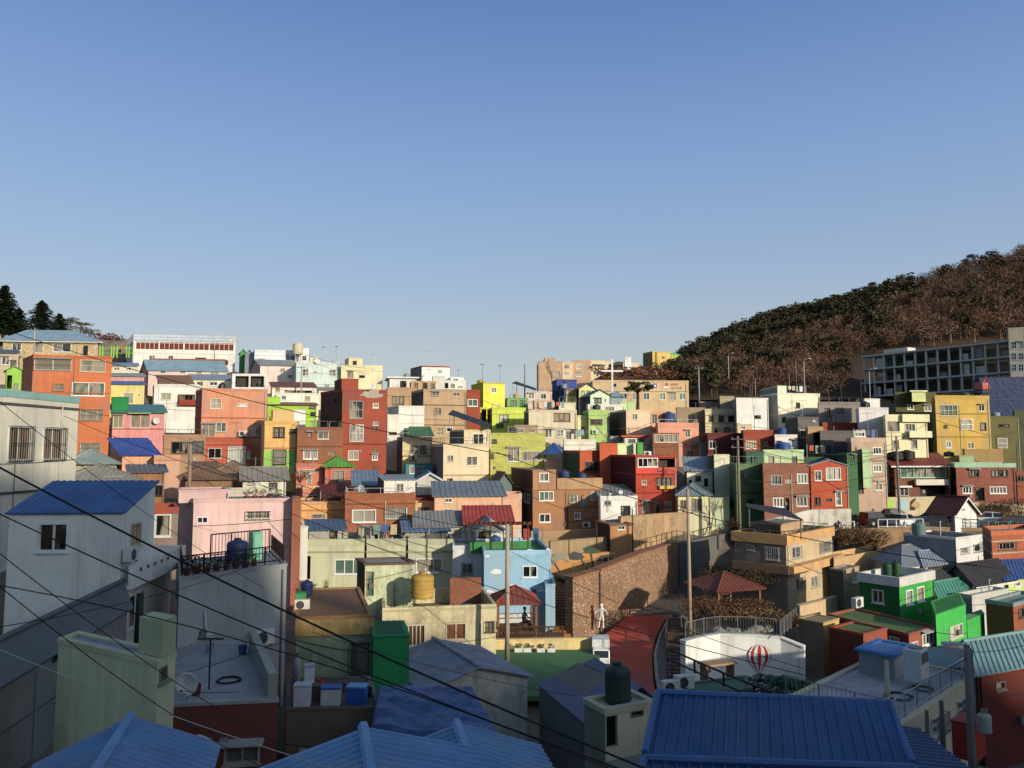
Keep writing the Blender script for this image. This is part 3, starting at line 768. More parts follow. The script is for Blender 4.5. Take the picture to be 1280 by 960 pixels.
def twigs(mb, base_, h, spread, n, lv=2, r=.05, mi=0):
    """bare branching"""
    def br(p, d, L, r, k):
        q = p + d * L * .55 + Vector((random.gauss(0, .06), random.gauss(0, .06), 0)) * L; e = q + (d + Vector((random.gauss(0, .2), random.gauss(0, .2), .1))).normalized() * L * .5
        mb.tube([p, q, e], [r, r * .75, r * .45], 4 if k < lv else 5, mi)
        if k > 0:
            for _ in range(n):
                s = random.uniform(.35, 1); o = p + (q - p) * min(1, s * 2) if s < .5 else q + (e - q) * (s * 2 - 1)
                nd = (d + Vector((random.gauss(0, spread), random.gauss(0, spread), random.uniform(-.1, .5)))).normalized()
                br(o, nd, L * random.uniform(.45, .7), r * .5, k - 1)
    br(Vector(base_), Vector((random.gauss(0, .06), random.gauss(0, .06), 1)).normalized(), h * .55, r, lv)

def conifer(label, foot, h, w, col='2f3d22', layers=17, group=None, name='cedar_tree'):
    t = thing(name, label, 'tree', foot, random.uniform(0, 6), group)
    mb = MB(); mb.tube([(0, 0, -1), (0, 0, h * .5), (0, 0, h)], [h * .022, h * .014, .02], 8); mb.build('trunk', M('wood', '5a4632'), t)
    mb = MB()
    for i in range(layers):
        f = i / layers; z = h * (.12 + .86 * f); rad = w / 2 * (1 - f) ** .85 * random.uniform(.72, 1.2) + .12
        nb = 11 if f < .6 else 7; a0 = random.uniform(0, 6)
        for k in range(nb):
            a = a0 + k * 6.283 / nb + random.gauss(0, .2); rr = rad * random.uniform(.65, 1.15); dirv = Vector((math.cos(a), math.sin(a), 0)); sd = Vector((-dirv.y, dirv.x, 0))
            m = 8
            for j in range(m):
                q = (j + .6) / m; p = dirv * rr * q + Vector((0, 0, z + .12 * rr * math.sin(q * 2.4) - .2 * rr * q * q + random.gauss(0, .01 * h)))
                for _ in range(7):
                    s = h * .026 * random.uniform(.7, 1.5) * (1.25 - .4 * q); pp = p + sd * random.gauss(0, .11 * rr) + Vector((0, 0, random.gauss(0, .012 * h)))
                    x = (dirv + sd * random.gauss(0, .8) + Vector((0, 0, random.gauss(-.1, .25)))).normalized(); y = x.cross(Vector((random.gauss(0, .4), random.gauss(0, .4), 1))).normalized()
                    mb.add([pp - x * s, pp + y * s * .45, pp + x * s, pp - y * s * .45], [(0, 1, 2, 3)])
    mb.build('crown', M('leaf', col), t); return t

def pine(label, foot, h, w, col='39422a', name='pine_tree', group=None, mesh=None):
    t = thing(name, label, 'tree', foot, random.uniform(0, 6), group)
    mb = MB(); lean = random.uniform(-.08, .08) * h; mb.tube([(0, 0, -1), (lean * .4, 0, h * .45), (lean, 0, h * .9)], [h * .022, h * .016, h * .008], 7)
    cl = []
    for k in range(9):
        f = random.uniform(.45, 1); a = random.uniform(0, 6.28); rr = w / 2 * random.uniform(.2, .85) * (1.15 - .75 * (f - .45) / .55); c = Vector((lean * f + rr * math.cos(a), rr * math.sin(a), h * f)); cl.append(c)
        mb.tube([(lean * f * .8, 0, h * (f - .12)), c], [h * .008, h * .003], 4)
    mb.build('trunk', M('wood', '6a4a35'), t)
    mb = MB()
    for c in cl: leaf_cloud(mb, c, w * .24, w * .24, h * .075, 90, h * .03, up=.5)
    mb.build('crown', M('leaf', col), t); return t

def bare_tree(label, foot, h, col='6b5138', name='bare_tree', group='bare winter trees', n=4, lv=3):
    t = thing(name, label, 'tree', foot, 0, group); mb = MB(); twigs(mb, (0, 0, -.3), h, .55, n, lv, h * .022); mb.build('branches', M('wood', col), t); return t

def shrub(label, foot, r, h, col='6a4f30', name='dry_shrub', group='dry shrubs', n=220, size=.11):
    t = thing(name, label, 'shrub', foot, 0, group); mb = MB()
    for k in range(7):
        a = random.uniform(0, 6.28); e = Vector((math.cos(a) * r * .8, math.sin(a) * r * .8, h * random.uniform(.7, 1))); mb.tube([(0, 0, -.2), e * .5 + Vector((0, 0, .1)), e], [.03, .02, .008], 4)
    mb.build('stems', M('wood', '5d4733'), t)
    mb = MB(); leaf_cloud(mb, (0, 0, h * .55), r, r, h * .5, n, size); mb.build('foliage', M('leaf', col), t); return t

def plant_pot(label, loc, r=.18, group='potted plants on the railed terrace'):
    t = thing('potted_plant', label, 'potted plant', loc, 0, group)
    mb = MB(); mb.lathe([(r * .7, 0), (r, r * 1.4), (r * 1.08, r * 1.4), (r * 1.08, r * 1.6), (r * .9, r * 1.6)], n=10); mb.build('pot', M('plain', '6b3a26'), t)
    mb = MB(); leaf_cloud(mb, (0, 0, r * 2.6), r * 1.3, r * 1.3, r * 1.3, 50, r * .35); mb.build('leaves', M('leaf', '39482c'), t); return t

def skin_mesh(name, chain, edges, mat, parent, sub=1):
    """continuous body grown over joints: chain = [(x, y, z, radius)], edges between them; joint 0 is the pelvis"""
    me = bpy.data.meshes.new(name); me.from_pydata([c[:3] for c in chain], edges, []); me.materials.append(mat)
    o = bpy.data.objects.new(name, me); COL.objects.link(o); o.parent = parent
    m = o.modifiers.new('skin', 'SKIN'); m.use_smooth_shade = True
    if not me.skin_vertices:
        bm = bmesh.new(); bm.from_mesh(me); bm.verts.layers.skin.verify(); bm.to_mesh(me); bm.free()
    for i, c in enumerate(chain):
        me.skin_vertices[0].data[i].radius = (c[3], c[3])
    me.skin_vertices[0].data[0].use_root = True
    s = o.modifiers.new('sub', 'SUBSURF'); s.levels = sub; s.render_levels = sub
    return o
K = '3b3634'; BR = '5b4436'; TE = '7fa79c'
HS = {}
# ---- top left
HS['stone'] = H('cream stone house with long grey-blue hipped roof below the cedars', 2, 3, 122, 424, 462, 150, 6, 'd9bd8c', mat='stone', roof='hip', rise=2.4, D=9, over=.7, rcol='7f98a8', fas='e4d7bd', win=[(66, 429, 89, 440, 2, WHITE, 'd'), (43, 427, 54, 440, 2, WHITE, 'm', 'D'), (104, 432, 110, 444, 1, K, 'k', 'D'), (15, 429, 27, 438)])
H('small beige house with dark slate-grey roof at the left edge', -14, -13, 22, 441, 480, 135, 5, 'cbb592', roof='sb', rise=1.2, D=6, rcol='5d6670', win=[(2, 446, 12, 456), (13, 451, 21, 462, 2, '7a3b2a', 'm')])
H('lime green shed with brown posts beside the tall orange house', 6, 7, 26, 462, 510, 112, 4, '9fd44a', roof='gv', rise=.5, D=4, rcol='8fc441', name='shed', cat='shed', win=[(8, 469, 15, 486, 1, '5b4033', 'k', 'O'), (17, 479, 23, 486, 1, WHITE, 'd')])
HS['orange'] = H('tall orange house with four wide white-framed windows', 25, 38, 137, 443, 600, 90, 16, 'ce7242', bands=(490,), bcol='d0784a', ph=.3, pcol='c5643a', rcol='9a8a72', win=[
    (43, 449, 89, 463, 2, WHITE, 'g'), (100, 450, 132, 465, 22, WHITE, 'g'), (90, 478, 131, 495, 2, WHITE, 'g'), (67, 480, 80, 489, 2, 'c9a878', 'c', 's'), (100, 512, 129, 526, 4, 'cdb48c', 'c', 's'), (100, 554, 126, 566, 2, 'd8cdb6', 'c')], pipe=.52)
HS['school'] = H('long white building with maroon window band and railed flat roof', 158, 166, 294, 426, 470, 162, 8, 'efe2d2', D=12, ph=.3, rcol='a39a8c', name='school_building', cat='building', bands=(428, 441), bcol='f2e8da', win=[
    (186, 444, 194, 450), (210, 444, 217, 450), (244, 447, 258, 455, 2, BR, 'k'), (272, 450, 285, 456, 2, BR, 'k')])
for _x in (.02, .25, .49, .74, .985): part_box(HS['school'], 'pillar', HS['school'].W * _x - .2, HS['school'].W * _x + .2, -.05, -.0205, .3, HS['school'].h - .2, M('paint', 'f2e8da'))
_s = HS['school']; _za, _zb = _s.onface(230, 437, False)[1], _s.onface(230, 428, False)[1]
for _a, _b in ((.025, .245), (.255, .485), (.495, .735), (.745, .98)):
    part_box(_s, 'shutter_band', _s.W * _a, _s.W * _b, -.05, -.004, _za, _zb, M('wood', '7c3628'))
    for _k in range(1, 5): part_box(_s, 'mullion', _s.W * (_a + (_b - _a) * _k / 5) - .06, _s.W * (_a + (_b - _a) * _k / 5) + .06, -.08, -.0505, _za, _zb, M('paint', 'd8c8b8'))
H('brick-red garden wall house below the long white building', 186, 187, 282, 448, 470, 152, 6, 'a8684c', D=3, ph=.3, name='garden_wall', cat='wall', mat='brick', pipe=0)
H('low cream house with blue-grey roof left of the pink gable', 136, 137, 172, 457, 485, 140, 5, 'e6d2ae', roof='sb', rise=1.1, rcol='7f94a6', win=[(142, 459, 150, 463), (157, 459, 164, 463)])
H('narrow pink house with weathered grey roof above the yellow one', 136, 137, 180, 470, 490, 130, 5, 'e3a295', roof='sb', rise=1.0, rcol='9a9a98')
H('yellow house with blue roof and small awning over its door', 134, 135, 180, 480, 520, 118, 5, 'f0d877', roof='sb', rise=.9, rcol='5774a6', win=[(154, 491, 167, 504, 2, WHITE, 'c', 'D a:4a5f86'), (172, 492, 176, 496)])
H('pale pink house with long blue-grey gabled roof', 176, 185, 283, 462, 500, 140, 10, 'ecc9b8', roof='gu', rise=2.0, D=6, rcol='7d98a4', win=[(200, 463, 207, 467), (225, 463, 232, 467), (246, 464, 252, 468), (262, 465, 274, 470)], lcol='d7a898')
H('cream annex with grey sheet roof behind the white carport', 236, 241, 292, 474, 500, 130, 8, 'ecdcbc', roof='sb', rise=1.3, rcol='8a989e', win=[(262, 477, 272, 482), (246, 477, 254, 482)])
H('house under a wide brown weathered roof', 196, 201, 241, 480, 505, 125, 8, 'c8a37c', roof='sb', rise=1.9, rcol='8a6240', rmat='tin')
HS['white1'] = H('white flat house with red balcony left of the salmon house', 190, 192, 248, 480, 540, 117, 6, 'f1e9d6', bands=(504,), ph=.5, win=[(201, 491, 214, 500, 2, 'd9d2a8', 'c'), (222, 493, 244, 503, 3, '8a2f28', 'k')])
part_box(HS['white1'], 'balcony', 3.6, 6.6, -.8, -.004, HS['white1'].onface(230, 505, False)[1] - .2, HS['white1'].onface(230, 499, False)[1] - .15, M('paint', '9c3a30'))
H('white open-fronted rooftop shelter above the salmon house', 289, 290, 333, 467, 492, 126, 6, 'efe8dc', ph=.3, rcol='c9c2b4', name='shelter', cat='shelter', win=[(294, 470, 311, 484, 1, WHITE, 'm', 'O'), (313, 470, 330, 484, 1, WHITE, 'k', 'O')])
HS['pink_s'] = H('small pink house with green box room and blue-green roof edge', 138, 140, 205, 514, 575, 101, 6, 'ee9a92', roof='sb', rise=1.1, D=5, rcol='4f7f86', fas='2c8a48', bands=(536,), bcol='b86a5a', win=[
    (141, 519, 154, 535, 2, 'dccfae', 'c'), (163, 517, 188, 535, 2, 'f0c8b8', 'm', 'a:cabf9e'), (171, 523, 185, 533, 2, WHITE, 'd')][:2])
H('green box room on top of the small pink house', 139, 140, 161, 496, 514, 101.5, 6, '1f9048', D=3, ph=.15, name='rooftop_room', cat='rooftop room', rcol='2c8a48', ground=False, foot=.3)
HS['salmon'] = H('salmon red three-storey house with cream-framed windows and ledge', 243, 251, 333, 485, 600, 95, 14, 'dc9068', lcol='b0604a', bands=(522, 547), bcol='c06248', ph=.35, win=[
    (263, 498, 277, 511, 22, 'e2cdb0', 'c'), (297, 504, 309, 508, 2, WHITE, 'w'), (252, 530, 269, 546, 2, 'e6d3b0', 'c'), (270, 528, 283, 540, 2, WHITE, 'd'), (313, 531, 328, 546, 1, 'e3c795', 'w', 's')])
HS['salmon_low'] = H('brick red lower storey with white door under the salmon house', 254, 255, 313, 548, 612, 92.5, 14, 'bb5b40', D=3.0, ph=.35, rcol='a05a44', bands=(556,), bcol='a84f38', win=[(260, 560, 277, 573, 2, WHITE, 'd'), (285, 558, 307, 583, 3, WHITE, 'w'), (309, 564, 320, 573, 2, WHITE, 'd')])
HS['tan_low'] = H('low tan concrete house with two dark openings', 203, 204, 256, 543, 605, 90, 8, 'b98c66', D=5, ph=.4, bands=(569,), bcol='c79a70', win=[(214, 552, 235, 567, 2, '6b523c', 'k'), (238, 551, 255, 567, 2, '6b523c', 'm')])
HS['yelgreen'] = H('yellow over lime green narrow house with barred windows', 326, 330, 371, 526, 610, 89, 10, 'f0b968', D=5, ph=.4, bands=(560,), bcol='e08a50', rcol='b08a5a', win=[(342, 534, 356, 547, 2, '4a3c2c', 'c', 'b'), (362, 536, 370, 541, 1, '4a3c2c', 'm'), ])
part_box(HS['yelgreen'], 'lower_storey', -.01, HS['yelgreen'].W + .01, -.03, -.004, HS['yelgreen'].onface(350, 592, False)[1], HS['yelgreen'].onface(350, 563, False)[1], M('paint', '9bcf52'))
make_window(HS['yelgreen'], Vector((0, 0)), Vector((1, 0)), Vector((0, -1)), (HS['yelgreen'].onface(341, 570, 0)[0], HS['yelgreen'].onface(358, 570, 0)[0], HS['yelgreen'].onface(350, 581, 0)[1], HS['yelgreen'].onface(350, 562, 0)[1]), (2, '4a3c2c', 'c', 'b'), rec=.005)
H('yellow stair room on the yellow and lime house', 339, 341, 367, 512, 528, 91, 10, 'f2bd6c', D=3, ph=.12, rcol='c9a066', name='rooftop_room', cat='rooftop room', ground=False, foot=.3)
H('lime green cottage with rust brown roof beside the red tower', 333, 334, 396, 506, 545, 113, 8, 'a9cf33', roof='sb', rise=.7, rcol='8a5a3a', win=[(386, 507, 394, 511, 2, K), (388, 515, 395, 520, 2, K)])
H('small lime block with grey drum on its roof', 333, 334, 350, 496, 530, 114.5, 8, 'a7d238', D=3, ph=.15)
H('plain white lean-to in front of the lime cottage', 366, 367, 382, 512, 540, 109, 8, 'f1ead9', D=2.5, ph=.1, name='shed', cat='shed')
H('cream house with rust red roof below the mint block', 338, 340, 394, 483, 512, 127, 8, 'eadfc6', roof='sb', rise=1.2, rcol='7e4630', win=[(344, 484, 350, 490), (356, 488, 390, 492, 3, K, 'k')])
H('white low house with yellow window beside the dark red tower', 344, 345, 398, 491, 520, 121, 8, 'efe6d0', ph=.3, win=[(381, 495, 388, 501, 2, 'c9b478', 'c'), (352, 494, 358, 500)])
HS['mint'] = H('pale mint long block with clapboard walls and rooftop aerials', 367, 370, 424, 452, 498, 141, 8, 'd3ded0', D=9, ph=.5, bands=(466, 480), win=[(378, 461, 386, 470), (392, 464, 396, 467, 1), (411, 462, 420, 470), (405, 480, 412, 485)])
H('pink shed house with grey gabled roof below the white hilltop block', 314, 325, 371, 456, 490, 146, 14, 'eed3c0', roof='gu', rise=1.3, D=7, rcol='8c8f8f', lcol='cfae9c', win=[(350, 460, 357, 466), (359, 468, 366, 473)])
HS['hilltop'] = H('white hilltop block with dark windows and rooftop plant', 314, 318, 373, 437, 470, 158, 8, 'e9ebe6', D=8, ph=.5, bands=(444,), win=[(322, 448, 331, 452), (348, 450, 355, 454), (358, 443, 362, 453, 1, K, 'k'), (363, 444, 368, 453, 1, K, 'k')])
H('taller white stair block with one window on the hilltop', 371, 373, 386, 435, 470, 158.5, 8, 'f0efe6', D=5, ph=.3, win=[(378, 445, 383, 450, 1, K, 'k')])
H('small pinkish block behind the hilltop white building', 386, 387, 398, 446, 470, 165, 8, 'e0cdb8', D=4, ph=.2, win=[(391, 448, 394, 451, 1)])
H('grey gable shed left of the hilltop white block', 305, 306, 316, 442, 465, 160, 8, '8a8f92', roof='gv', rise=.8, D=5, rcol='7a8288', name='shed', cat='shed')
H('small bright green roofed hut on the hilltop', 299, 300, 307, 440, 462, 163, 8, '4a9a4a', roof='gv', rise=.6, D=4, rcol='3c8f3c', name='shed', cat='shed')
HS['cream1'] = H('cream two-storey house on the skyline with square roof room', 424, 426, 478, 456, 505, 141, 8, 'efdca9', D=8, ph=.45, bands=(463,), win=[(434, 464, 442, 473, 2, 'c9a87a', 'm'), (449, 469, 456, 472, 2, K, 'k')])
H('cream roof room on top of the cream skyline house', 431, 436, 453, 447, 458, 143, 10, 'efd8a0', D=4, ph=.2, win=[(441, 451, 446, 456, 1, K, 'k')], name='rooftop_room', cat='rooftop room', ground=False, foot=.3)
H('white low building with red-trimmed overhanging roof on skyline', 484, 487, 520, 471, 510, 140, 8, 'e7ded2', D=6, ph=.25, pcol='f0e6da', out=.5, win=[(500, 476, 508, 484, 2, K, 'k')])
H('wide white block with thin red roof line on the skyline', 513, 527, 562, 457, 500, 141, 14, 'efe9de', lcol='7b7672', D=None, ph=.25, pcol='a5403a', win=[(547, 462, 553, 467)])
H('white low wing with dark shop openings right of the skyline block', 551, 552, 582, 475, 512, 138, 8, 'ece4d6', ph=.3, win=[(554, 478, 561, 486, 1, WHITE, 'k'), (563, 479, 569, 486, 2), (572, 482, 579, 486, 2)])
H('tiny white roof room with dark panes near skyline', 562, 563, 580, 471, 492, 141, 8, 'e9e6da', D=3, ph=.15, win=[(566, 473, 573, 477, 2)])
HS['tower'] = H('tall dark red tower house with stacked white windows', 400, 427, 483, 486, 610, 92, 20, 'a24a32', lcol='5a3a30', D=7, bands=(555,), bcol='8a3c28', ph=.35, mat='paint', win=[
    (437, 501, 454, 523, 22, WHITE, 'd'), (437, 531, 454, 552, 22, WHITE, 'd'), (435, 563, 448, 575, 2, 'dcd0b4', 'c'), (466, 504, 473, 510, 1, WHITE, 'c'), (466, 527, 473, 532, 1, WHITE, 'c'), (466, 533, 472, 539, 1, '6b4a3a', 'm', 's'), (465, 568, 472, 575, 2, WHITE, 'd'), (466, 561, 472, 566, 1, '8a6a4a', 'm', 's'), (418, 497, 421, 504, 1, K, 'k')])
H('dark red stair head on the tall tower house', 418, 427, 448, 473, 488, 92.02, 20, 'a24a32', lcol='5a3a30', D=4, ph=.15, name='rooftop_room', cat='rooftop room', ground=False, foot=.05)
_t = HS['tower']; blob_mural(_t.root, 'bare_plaster_patch', [Vector((_t.onface(x, y, 0)[0], -.05, _t.onface(x, y, 0)[1])) for x, y in ((449, 495), (456, 489), (463, 486.5), (474, 486.5), (473, 492), (479, 493), (478, 496), (469, 498), (458, 497), (455, 495))], M('concrete', 'b3a48c'), .01)
HS['brown_l'] = H('plain brown two-storey house left of the red tower', 368, 371, 428, 534, 615, 88, 12, '9c6040', D=5, bands=(558,), bcol='8c5438', ph=.3, win=[(397, 540, 411, 549, 2, 'd8c8a8', 'm'), (379, 563, 397, 574, 2, WHITE, 'c'), (409, 563, 420, 570, 2, '9a6a4a', 'm', 's'), (384, 540, 390, 547, 1, '7c4a32', 'm', 's')])
H('tan house with glazed terrace behind the white terraced wall', 482, 484, 520, 484, 530, 121, 10, 'c79a68', D=6, ph=.35, lcol='8f6a48', win=[(490, 495, 505, 506, 3, '6a5038', 'm')])
H('tan upper gallery with wooden window frames', 512, 514, 545, 476, 500, 124, 10, 'd0a070', D=5, ph=.2, win=[(517, 478, 523, 488, 1, 'b98a5a', 'm'), (528, 478, 535, 487, 1, 'b98a5a', 'd'), (538, 479, 543, 487, 1, 'a87a52', 'm')])
HS['taupe'] = H('large taupe brown house with three small white windows', 514, 529, 583, 486, 565, 107, 16, 'c09c74', lcol='5f4e44', D=6, ph=.35, bands=(506, 531), bcol='86694f', win=[
    (540, 490, 549, 495, 2, WHITE, 'd'), (566, 490, 575, 496, 2, WHITE, 'd'), (543, 510, 552, 518, 2, WHITE, 'd'), (545, 534, 555, 545, 22, WHITE, 'c'), (558, 534, 566, 540, 1, WHITE, 'd')])
H('brick red house between taupe house and yellow cube', 583, 584, 600, 487, 545, 110, 10, 'a3492f', D=5, ph=.4, win=[(584.5, 499, 597, 508, 2, WHITE, 'g')])
HS['white2'] = H('white stepped house with blank wall left of the taupe house', 484, 498, 530, 507, 585, 103, 12, 'f1e7d4', D=5, ph=.3, bands=(529,), lcol='efe4d0', win=[(505, 535, 518, 548, 1, '3c4a38', 'g'), (520, 533, 529, 545, 1, '3c4a38', 'g')])
H('white lower terrace wall with dark opening beside the red tower', 483, 484, 500, 518, 585, 101, 12, 'efe5d2', D=3, ph=.3, win=[(486, 540, 496, 544, 1, '6a4a3c', 'k', 's')], pipe=0)
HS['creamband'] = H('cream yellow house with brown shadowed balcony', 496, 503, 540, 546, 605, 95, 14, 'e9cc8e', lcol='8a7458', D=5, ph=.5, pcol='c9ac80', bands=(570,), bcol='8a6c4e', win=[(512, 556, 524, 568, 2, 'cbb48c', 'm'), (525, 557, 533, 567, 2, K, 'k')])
HS['peachbig'] = H('pinkish cream corner house with four white windows', 536, 554, 611, 555, 640, 86, 14, 'ecd0a2', lcol='8f8478', D=None, ph=.3, bands=(594,), bcol='c9a878', rcol='9a8c78', win=[
    (559, 569, 567, 577, 2, WHITE, 'd'), (583, 570, 597, 582, 2, 'ead8b8', 'm'), (559, 598, 566, 605, 2, BR, 'k'), (584, 602, 597, 610, 2, 'e2cfae', 'd')])
H('upper room of the pinkish cream corner house', 562, 580, 613, 537, 557, 88, 14, 'ecd2a6', lcol='7d7268', D=4, ph=.2, win=[(591, 542, 605, 556, 2, 'ead8b8', 'd')], name='rooftop_room', cat='rooftop room', ground=False, foot=.4)
HS['yellow'] = H('bright yellow cube house with one white window', 589, 604, 631, 478, 530, 119, 16, 'f2e23a', lcol='d0b818', D=5, ph=.2, pcol='c8b83a', win=[(614, 484, 621, 491, 2, WHITE, 'd')])
H('small lime yellow block with dark doorway', 590, 592, 608, 509, 550, 111, 10, 'c8d23c', D=4, ph=.25, win=[(594, 513, 600, 520, 1, WHITE, 'g'), (602, 511, 608, 530, 1, K, 'k', 'O')])
H('lime yellow house with brown window right of the dark doorway', 609, 615, 657, 509, 565, 109, 12, 'd2dc48', lcol='7f8a28', D=6, ph=.3, bands=(517,), win=[(624, 518, 636, 528, 2, '8a6a4a', 'w'), (620, 529, 630, 535, 2, '6a8a4a', 'g')])
HS['olive'] = H('olive lime stone-clad house with tall white-framed window', 611, 613, 682, 541, 625, 93, 12, 'c6c35a', mat='block', D=5, ph=.25, win=[
    (634, 560, 650, 577, 2, WHITE, 'm'), (653, 564, 676, 576, 4, WHITE, 'm'), (615, 549, 621, 554, 2, K, 'm'), (611.5, 567, 617, 573, 2, K, 'm')])
rail('white balustrade along the roof of the olive lime house', [on_roof(HS['olive'], .32, .1, .2), on_roof(HS['olive'], .98, .1, .2)], .8, 1.2, 'd8c8ac')
HS['greybeige'] = H('grey beige house with brown-framed upper window', 655, 661, 721, 512, 585, 102, 12, 'dcc9a4', lcol='5c584a', D=5, ph=.3, bands=(537,), bcol='a39880', win=[(692, 516, 713, 527, 3, '7a5444', 'd'), (681, 537, 690, 547, 2, 'e4d8c0', 'd'), (696, 537, 705, 546, 2, 'e4d8c0', 'd'), (708, 539, 714, 552, 1, 'a07a5a', 'm', 'D')])
H('cream box room above the grey beige house', 698, 699, 720, 503, 530, 112, 10, 'e3d3a8', D=4, ph=.2)
HS['pinkter'] = H('pale pink terrace house with red shutters near the navy building', 666, 668, 692, 500, 530, 117, 10, 'dcb09a', D=4, ph=.3, win=[(671, 503, 678, 511, 1, 'b05040', 'm'), (681, 503, 687, 511, 1, WHITE, 'd')])
H('low red brick terrace with white posts beside dark solar panel', 655, 657, 690, 489, 515, 124, 10, 'd8bfae', D=5, ph=.3, win=[(660, 492, 668, 499, 2, WHITE, 'm'), (675, 492, 683, 499, 2, WHITE, 'd')])
H('green framed garden house behind the yellow cube', 631, 634, 660, 497, 525, 120, 10, '7fae62', D=4, ph=.2, win=[(638, 500, 646, 507, 2, '3f7f3f', 'g'), (650, 500, 657, 507, 2, '3f7f3f', 'g')])
HS['navy'] = H('navy blue building with yellow arched front', 688, 705, 724, 485, 520, 132, 16, '3d4a80', lcol='2e3350', D=None, ph=.25, win=[(708, 487, 720, 496, 2, 'e8bf48', 'd')])
H('navy upper hall of the blue and yellow building', 690, 696, 721, 474, 490, 136, 12, '44538f', D=5, ph=.25, pcol='3a4680', ground=False)
part_box(HS['navy'], 'yellow_panel', .4, HS['navy'].W - .4, -.05, -.005, HS['navy'].onface(712, 503, 0)[1], HS['navy'].onface(712, 497, 0)[1], M('paint', 'e8c04a'))
H('small house with navy gable and row of white dots', 722, 724, 745, 486, 515, 130, 10, 'e6dc90', roof='gv', rise=.9, D=5, rcol='3a4470', win=[(726, 488, 731, 497, 1, '4a9a48', 'w'), (733, 488, 738, 497, 1, '4a9a48', 'w'), (740, 488, 744, 497, 1, '4a9a48', 'w')])
_b = P(734, 482, 129.7)
_n = part_box(HS['navy'], 'gable_board', .0, .01, 0, .01, 0, .01, M('paint', '3a4470')); bpy.data.objects.remove(_n)
HS['mintgable'] = H('pale mint gable house with dark grey slanting roof', 726, 738, 763, 494, 525, 124, 14, 'd5e2bd', lcol='4a5058', roof='gv', rise=.9, D=6, rcol='6c767c', win=[(743, 498, 752, 504, 2, K, 'm'), (755, 498, 758, 503, 1)])
H('grey-blue hut with peaked roof right of the mint gable', 762, 764, 778, 495, 520, 126, 10, '8fa3a6', roof='hip', rise=.8, D=3.5, rcol='6f8c98', name='shed', cat='shed')
H('mint green wall block on the terrace below the tan hall', 774, 775, 794, 502, 530, 119, 10, 'b9d890', D=3, ph=.2)
H('white terrace house with blue railings left of the mint block', 733, 735, 781, 505, 532, 118, 10, 'e8dcc4', D=4, ph=.3, win=[(738, 508, 746, 514, 2), (756, 508, 768, 514, 3)])
HS['ltgreen'] = H('light green house with carved brown window shutters', 729, 736, 762, 512, 575, 105, 12, 'b4cf74', lcol='6f9a4c', D=5, ph=.4, bands=(519,), win=[(738, 524, 753, 531, 3, '6a4a34', 'k')])
H('pale yellow narrow house behind the grey beige facade', 720, 722, 737, 519, 570, 106, 10, 'e6d79a', D=4, ph=.2, win=[(726, 533, 731, 538, 1, 'b08a6a', 'm')])
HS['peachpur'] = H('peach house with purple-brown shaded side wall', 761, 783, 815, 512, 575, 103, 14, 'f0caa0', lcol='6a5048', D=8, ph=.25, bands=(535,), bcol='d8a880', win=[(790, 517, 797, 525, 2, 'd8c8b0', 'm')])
H('orange-topped small block with navy window', 811, 813, 831, 513, 550, 105, 12, 'e0a070', D=4, ph=.3, win=[(813.5, 518, 821, 528, 2, '3a4668', 'm')])
HS['pinkright'] = H('salmon pink house with glazed brown balcony', 820, 823, 874, 528, 605, 98, 14, 'e29a78', D=6, ph=.6, bands=(557,), bcol='cc8264', win=[(856, 538, 863, 547, 2, 'e6c8a8', 'm'), (858, 563, 866, 572, 2, 'e6c8a8', 'm')])
_b = H('glazed balcony room of brown brick on the salmon pink house', 815, 816, 849, 541, 580, 95.5, 14, '9a5c3a', mat='brick', D=2.5, ph=.15, win=[(818, 541.8, 847, 553, 5, 'cbbca4', 'd')], name='balcony_room', cat='balcony room', rcol='7a6a58')
H('small white-lime block with painted pattern', 770, 772, 792, 554, 590, 94, 12, 'd8e0a0', D=4, ph=.15, win=[(785, 553, 790, 560, 1, 'c8d8a0', 'm')][:0])
H('bright green narrow block beside the pale painted wall', 795, 797, 804, 553, 590, 93, 12, '5aa83c', D=3, ph=.1, name='shed', cat='shed')
H('white shelter with flat red roof below the peach house', 779, 781, 808, 544, 575, 97, 12, 'e6dcc0', D=3, ph=.25, pcol='c0502e', out=.4, win=[(784, 548, 795, 555, 1, WHITE, 'm'), (798, 547, 806, 556, 1, WHITE, 'd')])
H('grey concrete wall house below the peach house', 760, 763, 780, 545, 580, 100, 12, '8f968e', D=3, ph=.1)
HS['whitewall'] = H('white-plastered low wall house right of blue tarp roof', 704, 705, 745, 549, 590, 96, 12, 'e5d9c2', D=4, ph=.2, bands=(556,))
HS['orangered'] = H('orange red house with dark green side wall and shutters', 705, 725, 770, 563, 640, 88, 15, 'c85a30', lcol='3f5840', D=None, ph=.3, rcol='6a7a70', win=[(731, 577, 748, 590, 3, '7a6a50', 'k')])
H('taller orange red chimney wing of the shuttered house', 749, 750, 772, 554, 640, 87.5, 15, 'cb5c32', D=4, ph=.2)
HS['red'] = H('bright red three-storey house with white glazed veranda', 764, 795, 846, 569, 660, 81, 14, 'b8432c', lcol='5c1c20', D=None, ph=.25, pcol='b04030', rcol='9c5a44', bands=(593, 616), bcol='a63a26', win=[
    (797, 570.5, 822, 584, 4, WHITE, 'd'), (824, 571, 844, 584, 1, BR, 'k', 'O'), (821, 597, 840, 608, 3, '6a5a48', 'c'), (802, 600, 808, 606, 1, 'd8c8a8', 'c'), (802, 627, 812, 640, 2, WHITE, 'c'), (817, 625, 825, 643, 1, '5a6a50', 'k', 'D'), (831, 626, 839, 638, 2, WHITE, 'd')])
part_box(HS['red'], 'veranda_band', -.02, HS['red'].W + .02, -.1, -.008, HS['red'].onface(800, 592, 0)[1], HS['red'].onface(800, 584.5, 0)[1], M('paint', 'dc4a34'))
